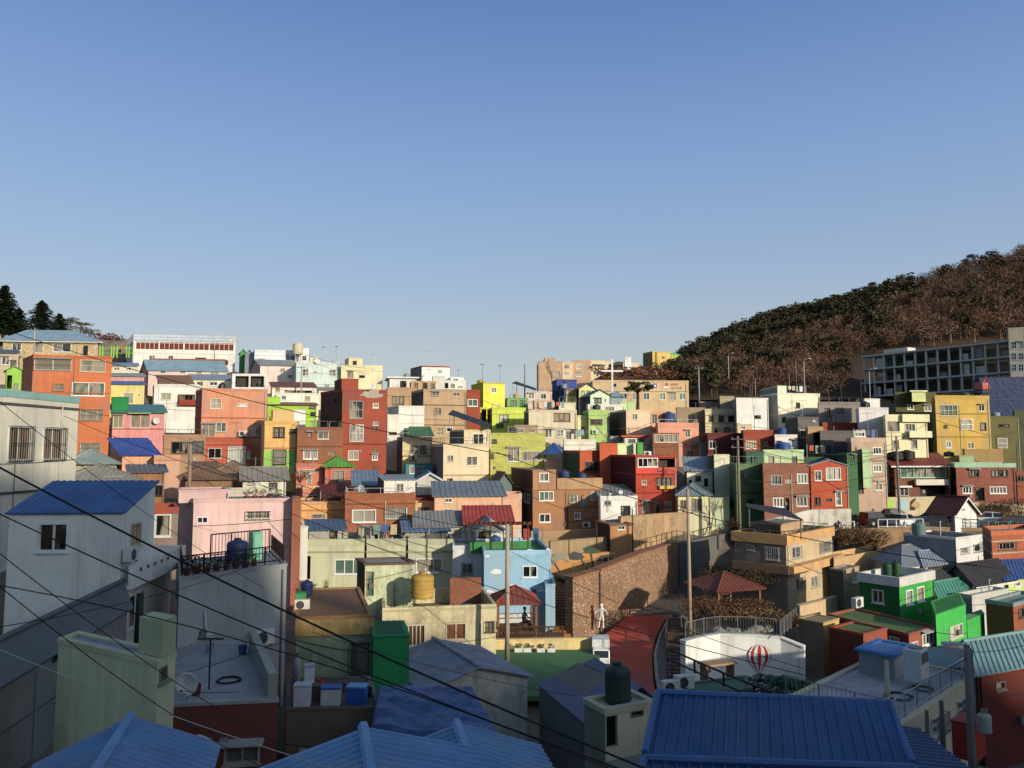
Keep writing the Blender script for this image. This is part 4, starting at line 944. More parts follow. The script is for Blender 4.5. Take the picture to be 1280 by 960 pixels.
part_box(HS['red'], 'window_box', HS['red'].onface(823, 600, 0)[0], HS['red'].onface(842, 600, 0)[0], -.35, -.1, HS['red'].onface(830, 611, 0)[1], HS['red'].onface(830, 607, 0)[1], M('paint', 'd6b04a'))
# ---- right upper
HS['school2'] = H('large tan school block on the hill with square opening', 671, 673, 703, 451, 500, 225, 12, 'b99674', D=16, ph=.6, win=[(688, 464, 700, 472, 1, '8f7358', 'm'), (689, 475, 692, 479, 1), ])
H('tan roof block on the hill school', 679, 681, 694, 447, 453, 228, 12, 'b9967a', D=8, ph=.4, name='rooftop_room', cat='rooftop room', ground=False)
H('tan school wing with paired windows on the hill', 702, 703, 717, 452, 500, 232, 30, 'cfae84', D=8, ph=.4, win=[(705, 455, 712, 461, 2), (705, 464, 712, 470, 2)], name='school_building', cat='building')
H('rounded brown wing of the hill school', 715, 716, 739, 450, 495, 238, 12, 'c09a76', D=8, ph=.5, name='school_building', cat='building', win=[(720, 455, 727, 461, 2), (720, 466, 727, 471, 2)])
H('long cream school wing with strip windows behind the brown bank', 737, 738, 800, 450, 495, 242, 24, 'dcc096', D=8, ph=.6, name='school_building', cat='building', win=[(740, 455, 757, 458.5, 6, 'd8c8a8', 'k'), (760, 456, 778, 459.5, 6, 'd8c8a8', 'k'), (742, 464, 752, 469, 3)])
H('white rooftop hut on the long school wing', 780, 781, 789, 446, 452, 240, 20, 'dfe0d8', D=4, ph=.3, name='rooftop_room', cat='rooftop room', ground=False, win=[(782, 447.5, 785, 450, 1)])
HS['tanhall'] = H('long tan two-storey hall with white-framed windows and emblem', 737, 741, 861, 475, 520, 146, 4, 'd6b382', D=9, ph=.5, bands=(489,), bcol='b89468', win=[(824, 491, 832, 500, 2, WHITE, 'g'), (836, 491, 845, 500, 2, WHITE, 'd'), (849, 491, 857, 500, 2, WHITE, 'g'), (804, 491, 812, 500, 2, WHITE, 'm'), (790, 491, 797, 500, 2), (776, 491, 784, 500, 2), (766, 479, 771, 484, 1, WHITE, 'd'), (750, 491, 757, 500, 2), (761, 491, 769, 500, 2)], name='hall', cat='building')
HS['yeltower'] = H('yellow apartment block with brown lettering up its front', 804, 816, 838, 439, 500, 215, 24, 'd9b458', lcol='8a7250', D=None, ph=.4, name='apartment_block', cat='building', win=[(827, 445, 831, 449), (827, 453, 831, 457), (827, 461, 831, 465)])
H('wing of the yellow block wrapped in green safety net', 836, 838, 858, 441, 500, 222, 40, 'b5b04c', D=6, ph=.5, pcol='58a868', name='apartment_block', cat='building', win=[(842, 450, 846, 454), (849, 452, 853, 456), (842, 459, 846, 463), (849, 461, 853, 465)])
HS['whiteangle'] = H('white studio house with slanted gable wall', 915, 921, 961, 497, 560, 109, 8, 'f0e8da', lcol='8a8480', D=6, ph=.15, win=[(943, 519, 951, 523, 2, K, 'k')])
HS['balcony3'] = H('cream three-storey house with railed balconies and dark windows', 880, 882, 929, 511, 570, 112, 6, 'e3cf9e', D=6, ph=.4, bands=(519, 529, 537), bcol='c8b284', win=[(886, 518, 892, 527, 2, K, 'k'), (898, 518, 905, 527, 2, K, 'k'), (910, 519, 927, 527, 4, K, 'k'), (893, 535, 897, 541, 1, K, 'k'), (905, 535, 912, 541, 1, K, 'k')])
H('tan roof room over the cream balcony house', 897, 900, 918, 495, 515, 115, 6, 'b09a78', D=4, ph=.2, lcol='4a4038', ground=False)
H('low brick terrace with stacked crates left of the tan roof room', 875, 876, 898, 502, 525, 118, 6, 'b89478', mat='brick', D=4, ph=.3)
H('brown concrete wall beside the blue barrels', 845, 846, 882, 509, 560, 114, 6, 'a08868', D=3, ph=.1, name='retaining_wall', cat='wall', pipe=0)
HS['whitebox'] = H('tall white block house with narrow window and aerials', 951, 973, 1026, 491, 570, 112, 12, 'efe3bf', lcol='8a867c', D=None, ph=.3, bands=(518,), bcol='d8c8a0', win=[(995, 503, 1000, 510, 2, K, 'd'), (977, 521, 983, 528, 1, '5a8a50', 'k')])
H('white stair tower of the tall white block', 951, 972, 983, 482, 497, 112.3, 12, 'efe5c8', lcol='8c887e', D=8, ph=.15, name='rooftop_room', cat='rooftop room', ground=False, foot=.2)
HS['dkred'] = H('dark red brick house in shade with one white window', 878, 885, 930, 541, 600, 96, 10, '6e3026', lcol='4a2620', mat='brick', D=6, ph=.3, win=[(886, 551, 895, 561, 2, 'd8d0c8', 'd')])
H('brick red house with cream window beside the dark red one', 927, 930, 970, 537, 590, 93, 12, 'a84a30', mat='brick', D=5, ph=.5, win=[(932, 551, 945, 561, 4, 'e6d2a8', 'c'), (956, 552, 960, 557, 1, WHITE, 'w')])
H('cream roof room with small window above the red brick house', 920, 922, 940, 530, 550, 100, 10, 'd8c090', D=4, ph=.2, win=[(925, 532, 932, 537, 2)])
H('white kiosk house behind a blue water tank', 967, 969, 997, 543, 575, 92, 14, 'e8d8cc', D=4, ph=.3, win=[(971, 551, 977, 558, 1, K, 'k'), (988, 550, 993, 560, 1, WHITE, 'w')])
H('grey slate-sided house below the tall white block', 982, 998, 1024, 521, 575, 98, 14, '6d665e', lcol='4c4844', D=6, ph=.3, win=[(1000, 537, 1009, 547, 2, 'c8c0b0', 'd'), (1016, 523, 1019, 527, 1, WHITE, 'w')])
H('tan corner house with dark doorway beside the grey slate one', 1008, 1011, 1030, 533, 600, 92, 14, 'b8925e', D=5, ph=.3, win=[(1017, 541, 1025, 562, 1, K, 'k', 'O')])
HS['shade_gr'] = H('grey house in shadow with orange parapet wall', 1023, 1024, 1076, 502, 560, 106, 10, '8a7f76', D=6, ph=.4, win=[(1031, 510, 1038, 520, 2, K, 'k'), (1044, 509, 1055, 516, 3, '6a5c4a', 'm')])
H('low orange brick wall house in front of the grey one', 1028, 1029, 1073, 528, 560, 100, 10, 'b0502e', mat='brick', D=4, ph=.4)
HS['lav'] = H('pale lavender white block house', 1071, 1075, 1112, 509, 590, 97, 10, 'dfd3cc', D=6, ph=.3, pipe=0)
H('white water-tank housing on the shaded grey house', 1079, 1081, 1100, 498, 512, 101, 10, 'e6ddd0', D=3, ph=.15, name='rooftop_room', cat='rooftop room', ground=False, foot=.4)
HS['creamyel'] = H('cream yellow house with projecting balcony and sloped stair wall', 1104, 1108, 1160, 518, 590, 93, 8, 'f0e0ac', D=6, ph=.4, bands=(545,), bcol='e0cc94', win=[(1132, 530, 1144, 539, 3, WHITE, 'd'), (1116, 550, 1124, 561, 1, WHITE, 'm'), (1139, 550, 1147, 561, 1, WHITE, 'm'), (1109, 526, 1125, 540, 1, 'd8c490', 'm')])
_c = HS['creamyel']; part_box(_c, 'balcony', _c.W * .55, _c.W + .5, -.9, -.006, _c.onface(1140, 547, 0)[1], _c.onface(1140, 539, 0)[1], M('paint', 'efdfae'))
part_box(_c, 'cornice', _c.W * .4, _c.W + .3, -.5, -.04, _c.top - .9, _c.top + .02, M('paint', 'f0e0ac'))
HS['mustard'] = H('mustard yellow apartment house with white glazed bay', 1166, 1171, 1239, 494, 600, 104, 6, 'cfa646', lcol='8f7434', D=8, ph=.5, bands=(517, 546), bcol='b08a36', win=[
    (1174, 506, 1197, 520, 42, WHITE, 'd'), (1223, 506, 1231, 514, 2, 'e0d0a0', 'd'), (1200, 524, 1215, 537, 1, '8a6a3a', 'k'), (1180, 531, 1184, 535, 1, '8a6a3a', 'm'), (1225, 528, 1233, 538, 1, K, 'k'), (1182, 551, 1189, 560, 2, WHITE, 'd'), (1209, 553, 1218, 561, 2, 'e8d8a8', 'w')])
H('mustard roof room of the apartment house', 1169, 1171, 1195, 494, 504, 104.05, 6, 'cfa848', D=4, ph=.15, name='rooftop_room', cat='rooftop room', ground=False, foot=.05)
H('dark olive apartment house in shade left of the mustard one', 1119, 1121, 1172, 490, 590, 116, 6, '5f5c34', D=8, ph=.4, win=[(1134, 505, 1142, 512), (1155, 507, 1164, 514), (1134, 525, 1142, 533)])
H('pale yellow hut on top of the dark olive house', 1139, 1140, 1157, 488, 497, 114, 6, 'd8d68a', D=3, ph=.2, pcol='e6e4b0', out=.25, name='rooftop_room', cat='rooftop room', ground=False, foot=.6)
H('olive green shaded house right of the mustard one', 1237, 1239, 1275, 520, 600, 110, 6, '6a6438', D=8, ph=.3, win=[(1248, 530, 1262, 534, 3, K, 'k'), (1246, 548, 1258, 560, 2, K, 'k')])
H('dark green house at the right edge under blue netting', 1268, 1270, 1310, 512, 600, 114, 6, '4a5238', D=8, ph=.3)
H('khaki low house in front of the mustard apartment house', 1204, 1207, 1255, 561, 610, 98, 6, 'b08a48', D=4, ph=.3, win=[])
H('pale green hut beside the khaki low house', 1199, 1200, 1218, 569, 600, 96, 6, '9fb07c', D=3, ph=.15, name='shed', cat='shed')
H('white strip house below the mustard house', 1169, 1170, 1210, 571, 610, 99, 6, 'd8b860', D=3, ph=.2)
HS['beigetall'] = H('tall beige narrow house with stacked white windows', 1060, 1066, 1109, 547, 660, 83, 16, 'c2a084', lcol='7a6658', D=7, ph=.5, pcol='c8a68a', bands=(576, 602), bcol='9c8068', win=[
    (1091, 559, 1102, 568, 3, WHITE, 'd'), (1074, 582, 1080, 591, 1, 'd8c4ac', 'c'), (1083, 576, 1089, 592, 2, WHITE, 'k'), (1091, 581, 1102, 590, 3, WHITE, 'd'), (1093, 604, 1103, 613, 2, WHITE, 'd'), (1072, 610, 1080, 618, 2, '9a7c64', 'm', 's')])
H('dark grey roof terrace block left of the tall beige house', 1024, 1026, 1067, 538, 580, 90, 14, '6a625c', D=5, ph=.3, win=[(1070, 539, 1080, 545, 3)][:0])
H('glazed white roof room on the tall beige house', 1066, 1067, 1082, 538, 549, 85, 14, 'cfc4b4', D=2.5, ph=.1, name='rooftop_room', cat='rooftop room', ground=False, win=[(1068, 540, 1081, 546, 3, WHITE, 'd')])
H('dark green stairwell house between red and beige houses', 1047, 1060, 1073, 566, 660, 80.5, 14, '44704a', lcol='2f4c3a', D=4, ph=.2, name='house', win=[(1064, 568, 1068, 574, 1, K, 'k')])
H('mint box room on the green stairwell house', 1077, 1078, 1088, 561, 580, 81.5, 14, 'b4cf94', D=2, ph=.1, name='rooftop_room', cat='rooftop room', ground=False)
H('dark green flat terrace block below the slate-sided house', 1000, 1004, 1050, 571, 600, 84, 14, '3c5a44', D=4, ph=.2)
HS['redbrick_r'] = H('orange red house with low gable and bay window', 1011, 1014, 1061, 582, 655, 77, 14, 'b8502e', roof='gv', rise=.55, D=5, rcol='7e8a92', over=.15, win=[(1018, 588, 1027, 601, 2, 'e0d0b8', 'm'), (1032, 584.5, 1051, 600, 3, 'd8d0c0', 'w'), (1018, 621, 1026, 632, 2, BR, 'k'), (1033, 623, 1040, 627, 2, BR, 'm', 's'), (1044, 615, 1052, 632, 12, WHITE, 'd')])
HS['brickpair'] = H('brown brick house with three white windows and doors', 952, 955, 1012, 580, 660, 76, 12, 'a2664e', mat='brick', D=5, ph=.9, bands=(616,), bcol='b07a5c', rcol='8a9a8a', win=[
    (963, 594, 977, 606, 3, WHITE, 'd'), (981, 600, 988, 603, 2, WHITE, 'w'), (996, 592, 1009, 604, 3, WHITE, 'd'), (966, 622, 979, 634, 3, WHITE, 'm'), (981, 622, 987, 640, 1, BR, 'k', 'D'), (995, 621, 1009, 633, 3, 'd8cab0', 'm')], pipe=.6)
HS['palegreen'] = H('pale green roof house with two doors and painted flower', 953, 955, 1005, 562, 600, 81.5, 12, 'c4dc9a', D=3, ph=.35, win=[(961, 570, 968, 580, 1, 'b8a07a', 'c', 'D'), (990, 570, 997, 580, 1, 'b8a07a', 'm', 'D')])
HS['greenhouse'] = H('dark green tall house with faded green plaster', 913, 921, 955, 580, 675, 78, 14, '66804e', lcol='5a6a4a', D=4, ph=.25, bands=(616,), bcol='4a603c', win=[(934, 624, 943, 634, 2, K, 'k'), (929, 588, 934, 597, 1, '5a704a', 'm', 's')])
H('dark green upper room beside the pale green roof house', 930, 933, 955, 564, 590, 81, 14, '3f6048', D=4, ph=.25, pcol='36584a', ground=False)
H('grey concrete house with dark stair opening beside green house', 884, 886, 914, 569, 640, 84, 10, '8c8272', lcol='6a6258', D=5, ph=.3, win=[(905, 587, 912, 608, 1, K, 'k', 'O')])
H('white wall patch house with teal canopy', 892, 893, 912, 568, 600, 82, 10, 'e2d8b0', D=2, ph=.1, win=[])
HS['cream_gr'] = H('cream house with grey sheet roof beside the red house', 856, 859, 891, 588, 640, 83, 10, 'e9dfbc', roof='sb', rise=1.3, D=5, rcol='8b969a', lcol='4a5a48', win=[(869, 595, 876, 601, 2, K, 'd'), (861, 600, 865, 607, 1, K, 'k'), (880, 598, 885, 608, 1, K, 'k', 'D')])
H('cream yellow cottage with grey hipped roof behind the stone terrace', 846, 848, 888, 618, 660, 78, 8, 'e6dca0', roof='hip', rise=1.0, D=5, rcol='7d878a', win=[(850, 625, 858, 637, 2, 'b08858', 'm'), (864, 623, 878, 640, 2, 'a89070', 'm')])
H('pale green garden wall house right of the cream cottage', 886, 888, 912, 622, 655, 79, 8, 'd0d8a4', D=3, ph=.1, name='garden_wall', cat='wall', pipe=0)
HS['redroofcafe'] = H('brown brick house with red roof and green glazed gallery', 1108, 1119, 1186, 581, 640, 90, 8, '8a5038', lcol='5a3a2a', mat='brick', roof='sb', rise=1.2, D=5, over=.5, rcol='8c3830', fas='efe6d4', win=[
    (1125, 584, 1183, 597, 7, '9ac4a0', 'g'), (1119.8, 609, 1136, 620, 3, 'e0d8c8', 'k'), (1150, 606, 1182, 622, 2, BR, 'k', 'O')])
_c = HS['redroofcafe']; part_box(_c, 'balcony', _c.onface(1143, 600, 0)[0], _c.onface(1183, 600, 0)[0], -.9, -.006, _c.onface(1160, 606, 0)[1], _c.onface(1160, 599, 0)[1], M('paint', 'e8dcc0'))
part_box(_c, 'canopy', _c.onface(1119, 600, 0)[0], _c.onface(1138, 600, 0)[0], -.8, -.006, _c.onface(1130, 609, 0)[1], _c.onface(1130, 607.5, 0)[1] + .05, M('metal', 'eeeade'))
HS['mintparapet'] = H('red brick house with pale mint parapet and four windows', 1188, 1196, 1270, 579, 640, 89, 4, 'a25a44', lcol='4a302a', mat='brick', D=6, ph=.5, pcol='a9c4a0', out=.12, bands=(605,), bcol='b06a50', win=[
    (1211, 587, 1224, 596, 3, K, 'k'), (1239, 587, 1260, 596, 4, K, 'k'), (1203, 608, 1215, 617, 3, WHITE, 'd'), (1219, 609, 1231, 626, 2, BR, 'k', 'D'), (1237, 608, 1258, 617, 5, WHITE, 'm')])
H('orange brick house cut by the right edge', 1270, 1272, 1310, 590, 640, 92, 4, 'a4583c', mat='brick', D=6, ph=.4, win=[(1271.5, 592, 1280, 602, 2, BR, 'k')])
HS['skeleton'] = None
# ---- middle rows
HS['orgreen'] = H('salmon cottage with bright green hipped roof below the red tower', 402, 406, 441, 582, 625, 83, 14, 'cc6f52', lcol='8a4636', roof='hip', rise=.9, D=4, over=.35, rcol='5c9a34', win=[(417, 588, 431, 602, 2, WHITE, 'm')])
H('salmon flat house with white door left of the green hip roof', 368, 370, 404, 580, 630, 83.5, 12, 'd07c60', D=4, ph=.3, lcol='9c5844', win=[(383, 592, 390, 605, 1, 'e8dcc8', 'm', 'D'), (372, 587, 393, 592, 3, 'e4d8c0', 'w', 's')])
H('salmon terrace wall house with yellow railing band', 376, 378, 442, 609, 650, 80, 12, 'd08468', D=3, ph=.2, pcol='e2b060', win=[(384, 619, 398, 626, 2, WHITE, 'd')])
HS['peach'] = H('peach orange house with one white window by the brick corner', 373, 374, 431, 627, 690, 72, 10, 'eda966', D=6, ph=.3, bands=(638,), bcol='d8964e', win=[(389, 642, 407, 654, 12, WHITE, 'm')])
H('small house with dark red pitched roof behind the peach house', 402, 404, 434, 622, 650, 76, 12, 'c06a4a', roof='sb', rise=1.0, D=4, rcol='6a3028')
HS['brickbrown'] = H('orange brown brick house with two wide white windows', 429, 431, 519, 617, 690, 70, 10, 'b46a42', mat='brick', D=5, ph=.55, bands=(630,), bcol='9c5a3a', rcol='8d8a7c', win=[(440, 637, 470, 653, 2, WHITE, 'c'), (481, 634, 509, 649, 2, WHITE, 'c')], pipe=.57)
HS['pent'] = H('cream roof room with grey sheet roof on the brown brick house', 472, 480, 519, 600, 620, 72, 12, 'ece0c8', lcol='5a4a44', roof='sb', rise=.35, D=3, over=.15, rcol='90989a', name='rooftop_room', cat='rooftop room', ground=False, foot=.3, win=[(495, 604, 505, 615, 2, WHITE, 'm')])
H('house with steel blue ribbed roof behind the satellite dish', 441, 443, 472, 606, 640, 76, 10, '8c8a88', roof='sb', rise=1.2, D=4, rcol='6b8494')
H('grey gabled cottage with slate-blue roof below the pinkish corner house', 519, 521, 553, 600, 640, 80, 12, 'cfc5b6', roof='gv', rise=.75, D=6, rcol='7d93a2', fas='d8d4cc')
HS['peachlong'] = H('long peach house with dark grey standing-seam roof', 541, 543, 631, 620, 690, 73, 6, 'ecb58a', roof='sb', rise=1.1, D=5, over=.25, rcol='747c84', rib=.5, win=[(556, 623, 565, 628, 2, WHITE, 'd'), (555, 636, 566, 643, 2, WHITE, 'd'), (586, 635, 598, 642, 2, WHITE, 'd')])
H('narrow yellow house with brown window beside the long peach house', 518, 519, 543, 622, 680, 74.5, 8, 'efc07a', D=4, ph=.3, pcol='7a3a30', win=[(523, 634, 536, 643, 3, BR, 'm')])
H('peach end block with grey roof left of the brown corner house', 630, 631, 652, 617, 690, 75, 8, 'e8b08c', D=4, ph=.5, win=[])
H('white house under old grey corrugated sheets with yellow patch', 519, 520, 582, 658, 700, 66, 6, 'e6dac4', roof='sb', rise=.9, D=3.5, rcol='8f8c84', rmat='tin', rib=.35, win=[(566, 661, 577, 675, 2, 'c8b08a', 'c'), (563, 656, 570, 660, 1, 'b08a60', 'm', 's')])
H('house with long tile red roof behind the blue cloud house', 581, 583, 640, 654, 700, 66, 6, 'cfc4b0', roof='sb', rise=1.1, D=3.5, rcol='b0402a', rib=.35)
H('white gabled cottage with grey roof beside the pergola', 592, 596, 630, 662, 700, 63, 6, 'dcd6ca', roof='gv', rise=.7, D=4, rcol='9a9a9a', win=[(598, 664, 614, 672, 1, K, 'k')])
HS['brownbig'] = H('large brown corner house with stepped roof terrace', 639, 666, 752, 612, 690, 80, 12, 'b07a4e', lcol='5a4034', D=None, ph=.1, bands=(), rcol='8f7a60', win=[
    (674, 614, 692, 626, 3, WHITE, 'd', ''), (674, 642, 688, 653, 2, WHITE, 'd'), (712, 618, 722, 629, 2, WHITE, 'd'), (738, 615, 746, 625, 2, WHITE, 'd'), (718, 640, 726, 649, 2, WHITE, 'd'), (655, 617, 662, 628, 2, 'cfc8c0', 'd')], pipe=.48)
H('top floor block of the large brown corner house', 639, 666, 695, 587, 613, 80.03, 12, 'b98458', lcol='5c4236', D=None, ph=.15, name='rooftop_room', cat='rooftop room', ground=False, foot=.02, win=[(674, 591, 686, 602, 2, WHITE, 'd')], pipe=0)
_h = HS['brownbig']; _zt = _h.top
part_box(_h, 'terrace_parapet', _h.onface(696, 610, 0)[0], _h.W + .1, -.12, .08, _zt + .003, _zt + 1.15, M('paint', 'c09468'))
part_box(_h, 'terrace_parapet', _h.W - .06, _h.W + .1, .083, 5, _zt + .003, _zt + 1.15, M('paint', 'c09468'))
H('projecting brown lower block of the corner house', 709, 711, 752, 634, 690, 80.3, 12, 'b07a50', D=2.2, ph=.12, pcol='8a5c3c', ground=True, win=[(718, 640.5, 726, 649, 2, WHITE, 'd')])
H('green-grey shed with peaked roof left of the brown corner house', 613, 622, 640, 603, 660, 82, 16, '6f8474', lcol='3f4c44', roof='gv', rise=1.0, D=4, rcol='6a4a3e', name='shed', cat='shed')
HS['whitemural'] = H('white cottage with painted animals and grey tiled roof', 748, 751, 797, 620, 680, 77, 10, 'eee6d6', D=4, ph=.45, win=[(755, 624, 764, 632, 2, WHITE, 'd'), (776, 632, 788, 646, 2, K, 'd')])
H('grey tiled roof room behind the white painted cottage', 749, 750, 788, 620, 640, 79.5, 10, 'ded8ca', roof='sb', rise=.9, D=4, rcol='84887e', ground=False)
HS['shedbr'] = H('small brown shed with little white window above the steps', 747, 763, 791, 655, 712, 73, 14, 'bd8552', lcol='4a3428', D=None, ph=.15, pcol='8a5a3c', out=.15, name='shed', cat='shed', win=[(772, 657, 781, 662, 2, WHITE, 'd')])
# ---- sage terrace
for _i, (_a, _b2, _l, _w) in enumerate(((368, 455, 'sage green terraced house with wide window, nearest the pink house', [(418, 699, 454, 718, 3, WHITE, 'g'), (375, 695, 388, 724, 1, K, 'k', 'O')]),
        (458, 507, 'sage green terraced house behind the yellow water tank shed', [(464, 699, 498, 717, 3, WHITE, 'm')]),
        (510, 566, 'sage green terraced house with green-curtained window beside white house', [(520, 698, 553, 716, 3, WHITE, 'g')]))):
    HS['sage%d' % _i] = H(_l, _a - 1, _a, _b2, 674 + _i * -.5, 752, 62 + _i * .5, 2, 'cfcaa0', D=5, ph=.5, bands=(690,), bcol='bab58c', win=_w, group=None, pipe=0, rcol='9a968a')
for _x in (456, 508): pass
HS['whitecl'] = H('white house with barred window left of the blue cloud house', 564, 566, 606, 682, 780, 61, 4, 'e4e0d8', D=5, ph=.3, win=[(577, 704, 591, 718, 2, 'c8c8c4', 'd', 'b')])
HS['cloud'] = H('sky blue house painted with white clouds', 599, 605, 689, 688, 790, 58, 3, '9cc4d6', lcol='8d9aa4', D=8, ph=.35, bands=(), pcol='a4cadb', rcol='3c7a46', win=[(653, 707, 672, 722, 2, 'e6ecec', 'k')], pipe=0)
_h = HS['cloud']
def cloud_pts(px, py, w, hgt, hs):
    s, z = hs.onface(px, py, False); k = hs.d / F
    out = []
    for a in np.linspace(0, 2 * math.pi, 28, endpoint=False):
        r = 1 + .22 * abs(math.sin(2.5 * a)); x = math.cos(a) * w * k * r; y = math.sin(a) * hgt * k * r
        if y < 0: y *= .35
        out.append(Vector((s + x, -.004, z + y)))
    return out
for _x, _y, _w in ((620, 716, 6), (635, 693, 5), (663, 691, 6), (677, 738, 6), (643, 735, 7), (685, 690, 3), (609, 695, 3), (657, 755, 5), (612, 742, 5)):
    blob_mural(_h.root, 'cloud_painting', cloud_pts(_x, _y, _w, 4, _h), M('paint', 'f4efe6'), .012)
part_box(_h, 'base_band', -.01, _h.W + .01, -.03, -.004, _h.onface(650, 790, 0)[1], _h.onface(650, 766, 0)[1], M('old', 'e6e2d8'))
H('low blue porch block at the right end of the cloud house', 680, 682, 694, 730, 800, 57, 3, '9cc2d4', D=4, ph=.15, pipe=0)
# ---- pink house & brick corner
HS['pink'] = H('pale pink house with barred double window behind the railed terrace', 222, 240, 364, 624, 760, 49, 14, 'ecc0b4', D=None, lcol='c89a90', ph=.25, bands=(), rcol='5a8a70', win=[(246, 646, 260, 654, 2, WHITE, 'k', 's'), (308, 639, 338, 649, 3, WHITE, 'k', 'b:5a4038')], pipe=0)
H('raised pink parapet block on the pale pink house', 222, 223.5, 286, 612, 627, 49.6, 14, 'e6b6aa', D=3, ph=.15, ground=False, foot=.1, name='rooftop_room', cat='rooftop room', rcol='4a3a34')
HS['brickcol'] = H('narrow red brick corner wall right of the pink house', 363, 364, 375, 622, 760, 49.4, 10, 'b0684a', mat='brick', D=2, ph=.05, name='brick_wall', cat='wall', pipe=0)
H('white gate pillar beside the brick corner wall', 370, 371, 384, 658, 760, 60, 6, 'e4dcc8', D=.8, ph=.1, name='pillar', cat='pillar', pipe=0)
H('yellow cottage under grey hipped roofs left of the salmon lower house', 85, 88, 167, 597, 640, 58, 8, 'e9d79a', roof='hip', rise=.9, D=6, over=.6, rcol='8f8878', win=[(132, 597, 153, 606, 3, BR, 'd')])
H('cottage with pale grey-green tiled roof beneath the orange house', 80, 84, 145, 578, 620, 72, 8, 'b8a888', roof='hip', rise=1.2, D=6, over=.4, rcol='8e9a8c')
HS['peachblue'] = H('peach house with royal blue gabled roof', 137, 152, 196, 568, 620, 74, 14, 'e8a880', roof='sb', rise=1.5, D=4, rcol='3c559c', lcol='d8906a')
H('plain peach wall house right of the blue roofed one', 191, 192, 224, 569, 620, 73, 10, 'e6a67c', D=3, ph=.3, bands=(575,), bcol='d8946c')
H('brown house with dark slanted roof and drying poles', 160, 162, 205, 590, 640, 64, 10, 'a4714a', roof='sb', rise=.5, D=3, rcol='6d6a68', win=[(192, 607, 204, 620, 2, K, 'k')])
H('old house with wide brown tiled roof above the pink house', 225, 228, 290, 598, 640, 63, 8, '9a7456', roof='hip', rise=1.0, D=6, rcol='7a5c46', rmat='tin', rib=.3)
H('grey-brown hipped roof house with thatched looking sheets', 255, 258, 330, 596, 640, 68, 8, 'b08c64', roof='hip', rise=1.3, D=6, rcol='8d7458', rmat='tin', rib=.3)
HS['creamcot'] = H('small cream cottage with grey gabled roof behind the pink house', 301, 303, 357, 599, 650, 65, 8, 'ece0be', roof='gu', rise=.9, D=4, rcol='93887a', win=[(336, 603, 347, 611, 2, BR, 'm'), (310, 600, 318, 606, 1, WHITE, 'w')])
H('cream wall cottage with green terrace behind pink parapet', 284, 286, 345, 612, 650, 58, 8, 'e2d2b0', D=3, ph=.3, rcol='3f8a64', win=[(301, 607, 316, 613, 2)][:0])
H('narrow house with rust canopy and white-framed glass between white and pink houses', 186, 188, 221, 634, 760, 43, 6, '9c8474', D=4, ph=.35, pcol='b0502e', win=[(193, 641, 214, 671, 1, WHITE, 'd')], pipe=0)
# ---- left foreground
HS['whiteleft'] = H('tall white building with two grilled windows at the left edge', -61, -60, 94, 480, 720, 33.6, 87, 'd3cab2', D=7, ph=.35, pcol='86ada4', out=.05, win=[(9, 533, 38, 576, 2, 'e2ddcc', 'n', 'b:2e2a28'), (53, 535, 79, 575, 2, 'e2ddcc', 'n', 'b:2e2a28')], pipe=.83, bands=(499, 622), bcol='5d5a52', rcol='8a8a80')
HS['blueroof'] = H('white house with cobalt blue sloping roof and long balcony', 5, 148, 188, 640, 900, 30, 95, 'f0e8d6', roof='sr', rise=1.0, over=.12, rcol='456c9c', rib=.26, win=[(47, 653, 86, 690, 2, WHITE, 'k'), (163, 653, 176, 683, 2, WHITE, 'd')], pipe=0)
_h = HS['blueroof']; _f = 1.154; _zb = _h.onface(150, 737, False)[1]; _wm = M('paint', 'f0e8d6')
part_box(_h, 'balcony_floor', 0.01, 5.4 * _f, -.42, -.004, _zb, _zb + .15, _wm)
part_box(_h, 'balcony_wall', .01, 5.4 * _f, -.42, -.3, _zb + .153, _zb + .92, _wm)
part_box(_h, 'balcony_wall', 5.28 * _f, 5.4 * _f, -.297, 2.1, _zb + .003, _zb + .92, _wm)
part_box(_h, 'balcony_floor', _h.W + .01, 5.277 * _f, .0, 2.1, _zb, _zb + .12, _wm)
for _k in range(5): part_box(_h, 'balcony_vent', .8 + _k * .75, 1.04 + _k * .75, -.425, -.418, _zb + .56, _zb + .7, M('plain', '4a4640'))
part_box(_h, 'lower_storey', _h.W + .004, 5.0 * _f, .05, 3.2, -2, _zb - .003, _wm)
for _a, _b2 in ((.9, 1.5), (1.9, 2.5)): make_window(_h, Vector((0, 0)), Vector((1, 0)), Vector((0, -1)), (_a, _b2, _zb - 1.7, _zb - .4), (2, WHITE, 'k', ''), rec=.004)
ac('air conditioner on the corner of the white house with cobalt roof', on_wall(_h, 153, 703, .3), R(95), .8)
HS['greyroof'] = H('house with dark grey sheet roof in shade under the white house', -31, -30, 152, 872, 1000, 18.2, 99, '8b8678', D=4.1, roof='gu', rise=.6, over=.2, rcol='5f605c', rib=0, fas=None, win=[(66, 800, 74, 826, 1, K, 'k', 's')], pipe=0)
HS['olivegable'] = H('pale olive house with purple-grey flat roof in the shade', 68, 194, 216, 826, 1000, 17.6, 84, 'cfc896', ph=.12, rcol='9a94a6', win=[(199, 833, 208, 852, 1, '8a866a', 'k')], pipe=0, D=4.0)
_h = HS['olivegable']
part_box(_h, 'gable_wing', _h.W * .25, _h.W + .02, .02, .9, _h.h + .13, _h.h + .95, M('paint', 'bdb88a'))
part_box(_h, 'ledge', -.6, _h.W + 1.2, -.5, -.01, _h.h - 2.35, _h.h - 2.15, M('paint', 'c2bc8e'))
HS['greywall'] = H('blue-grey plastered house with railed roof terrace and air conditioner', 219, 221, 356, 722, 905, 31, 50, 'aaa8a0', D=5, ph=.12, rcol='a3a09a', pipe=.95)
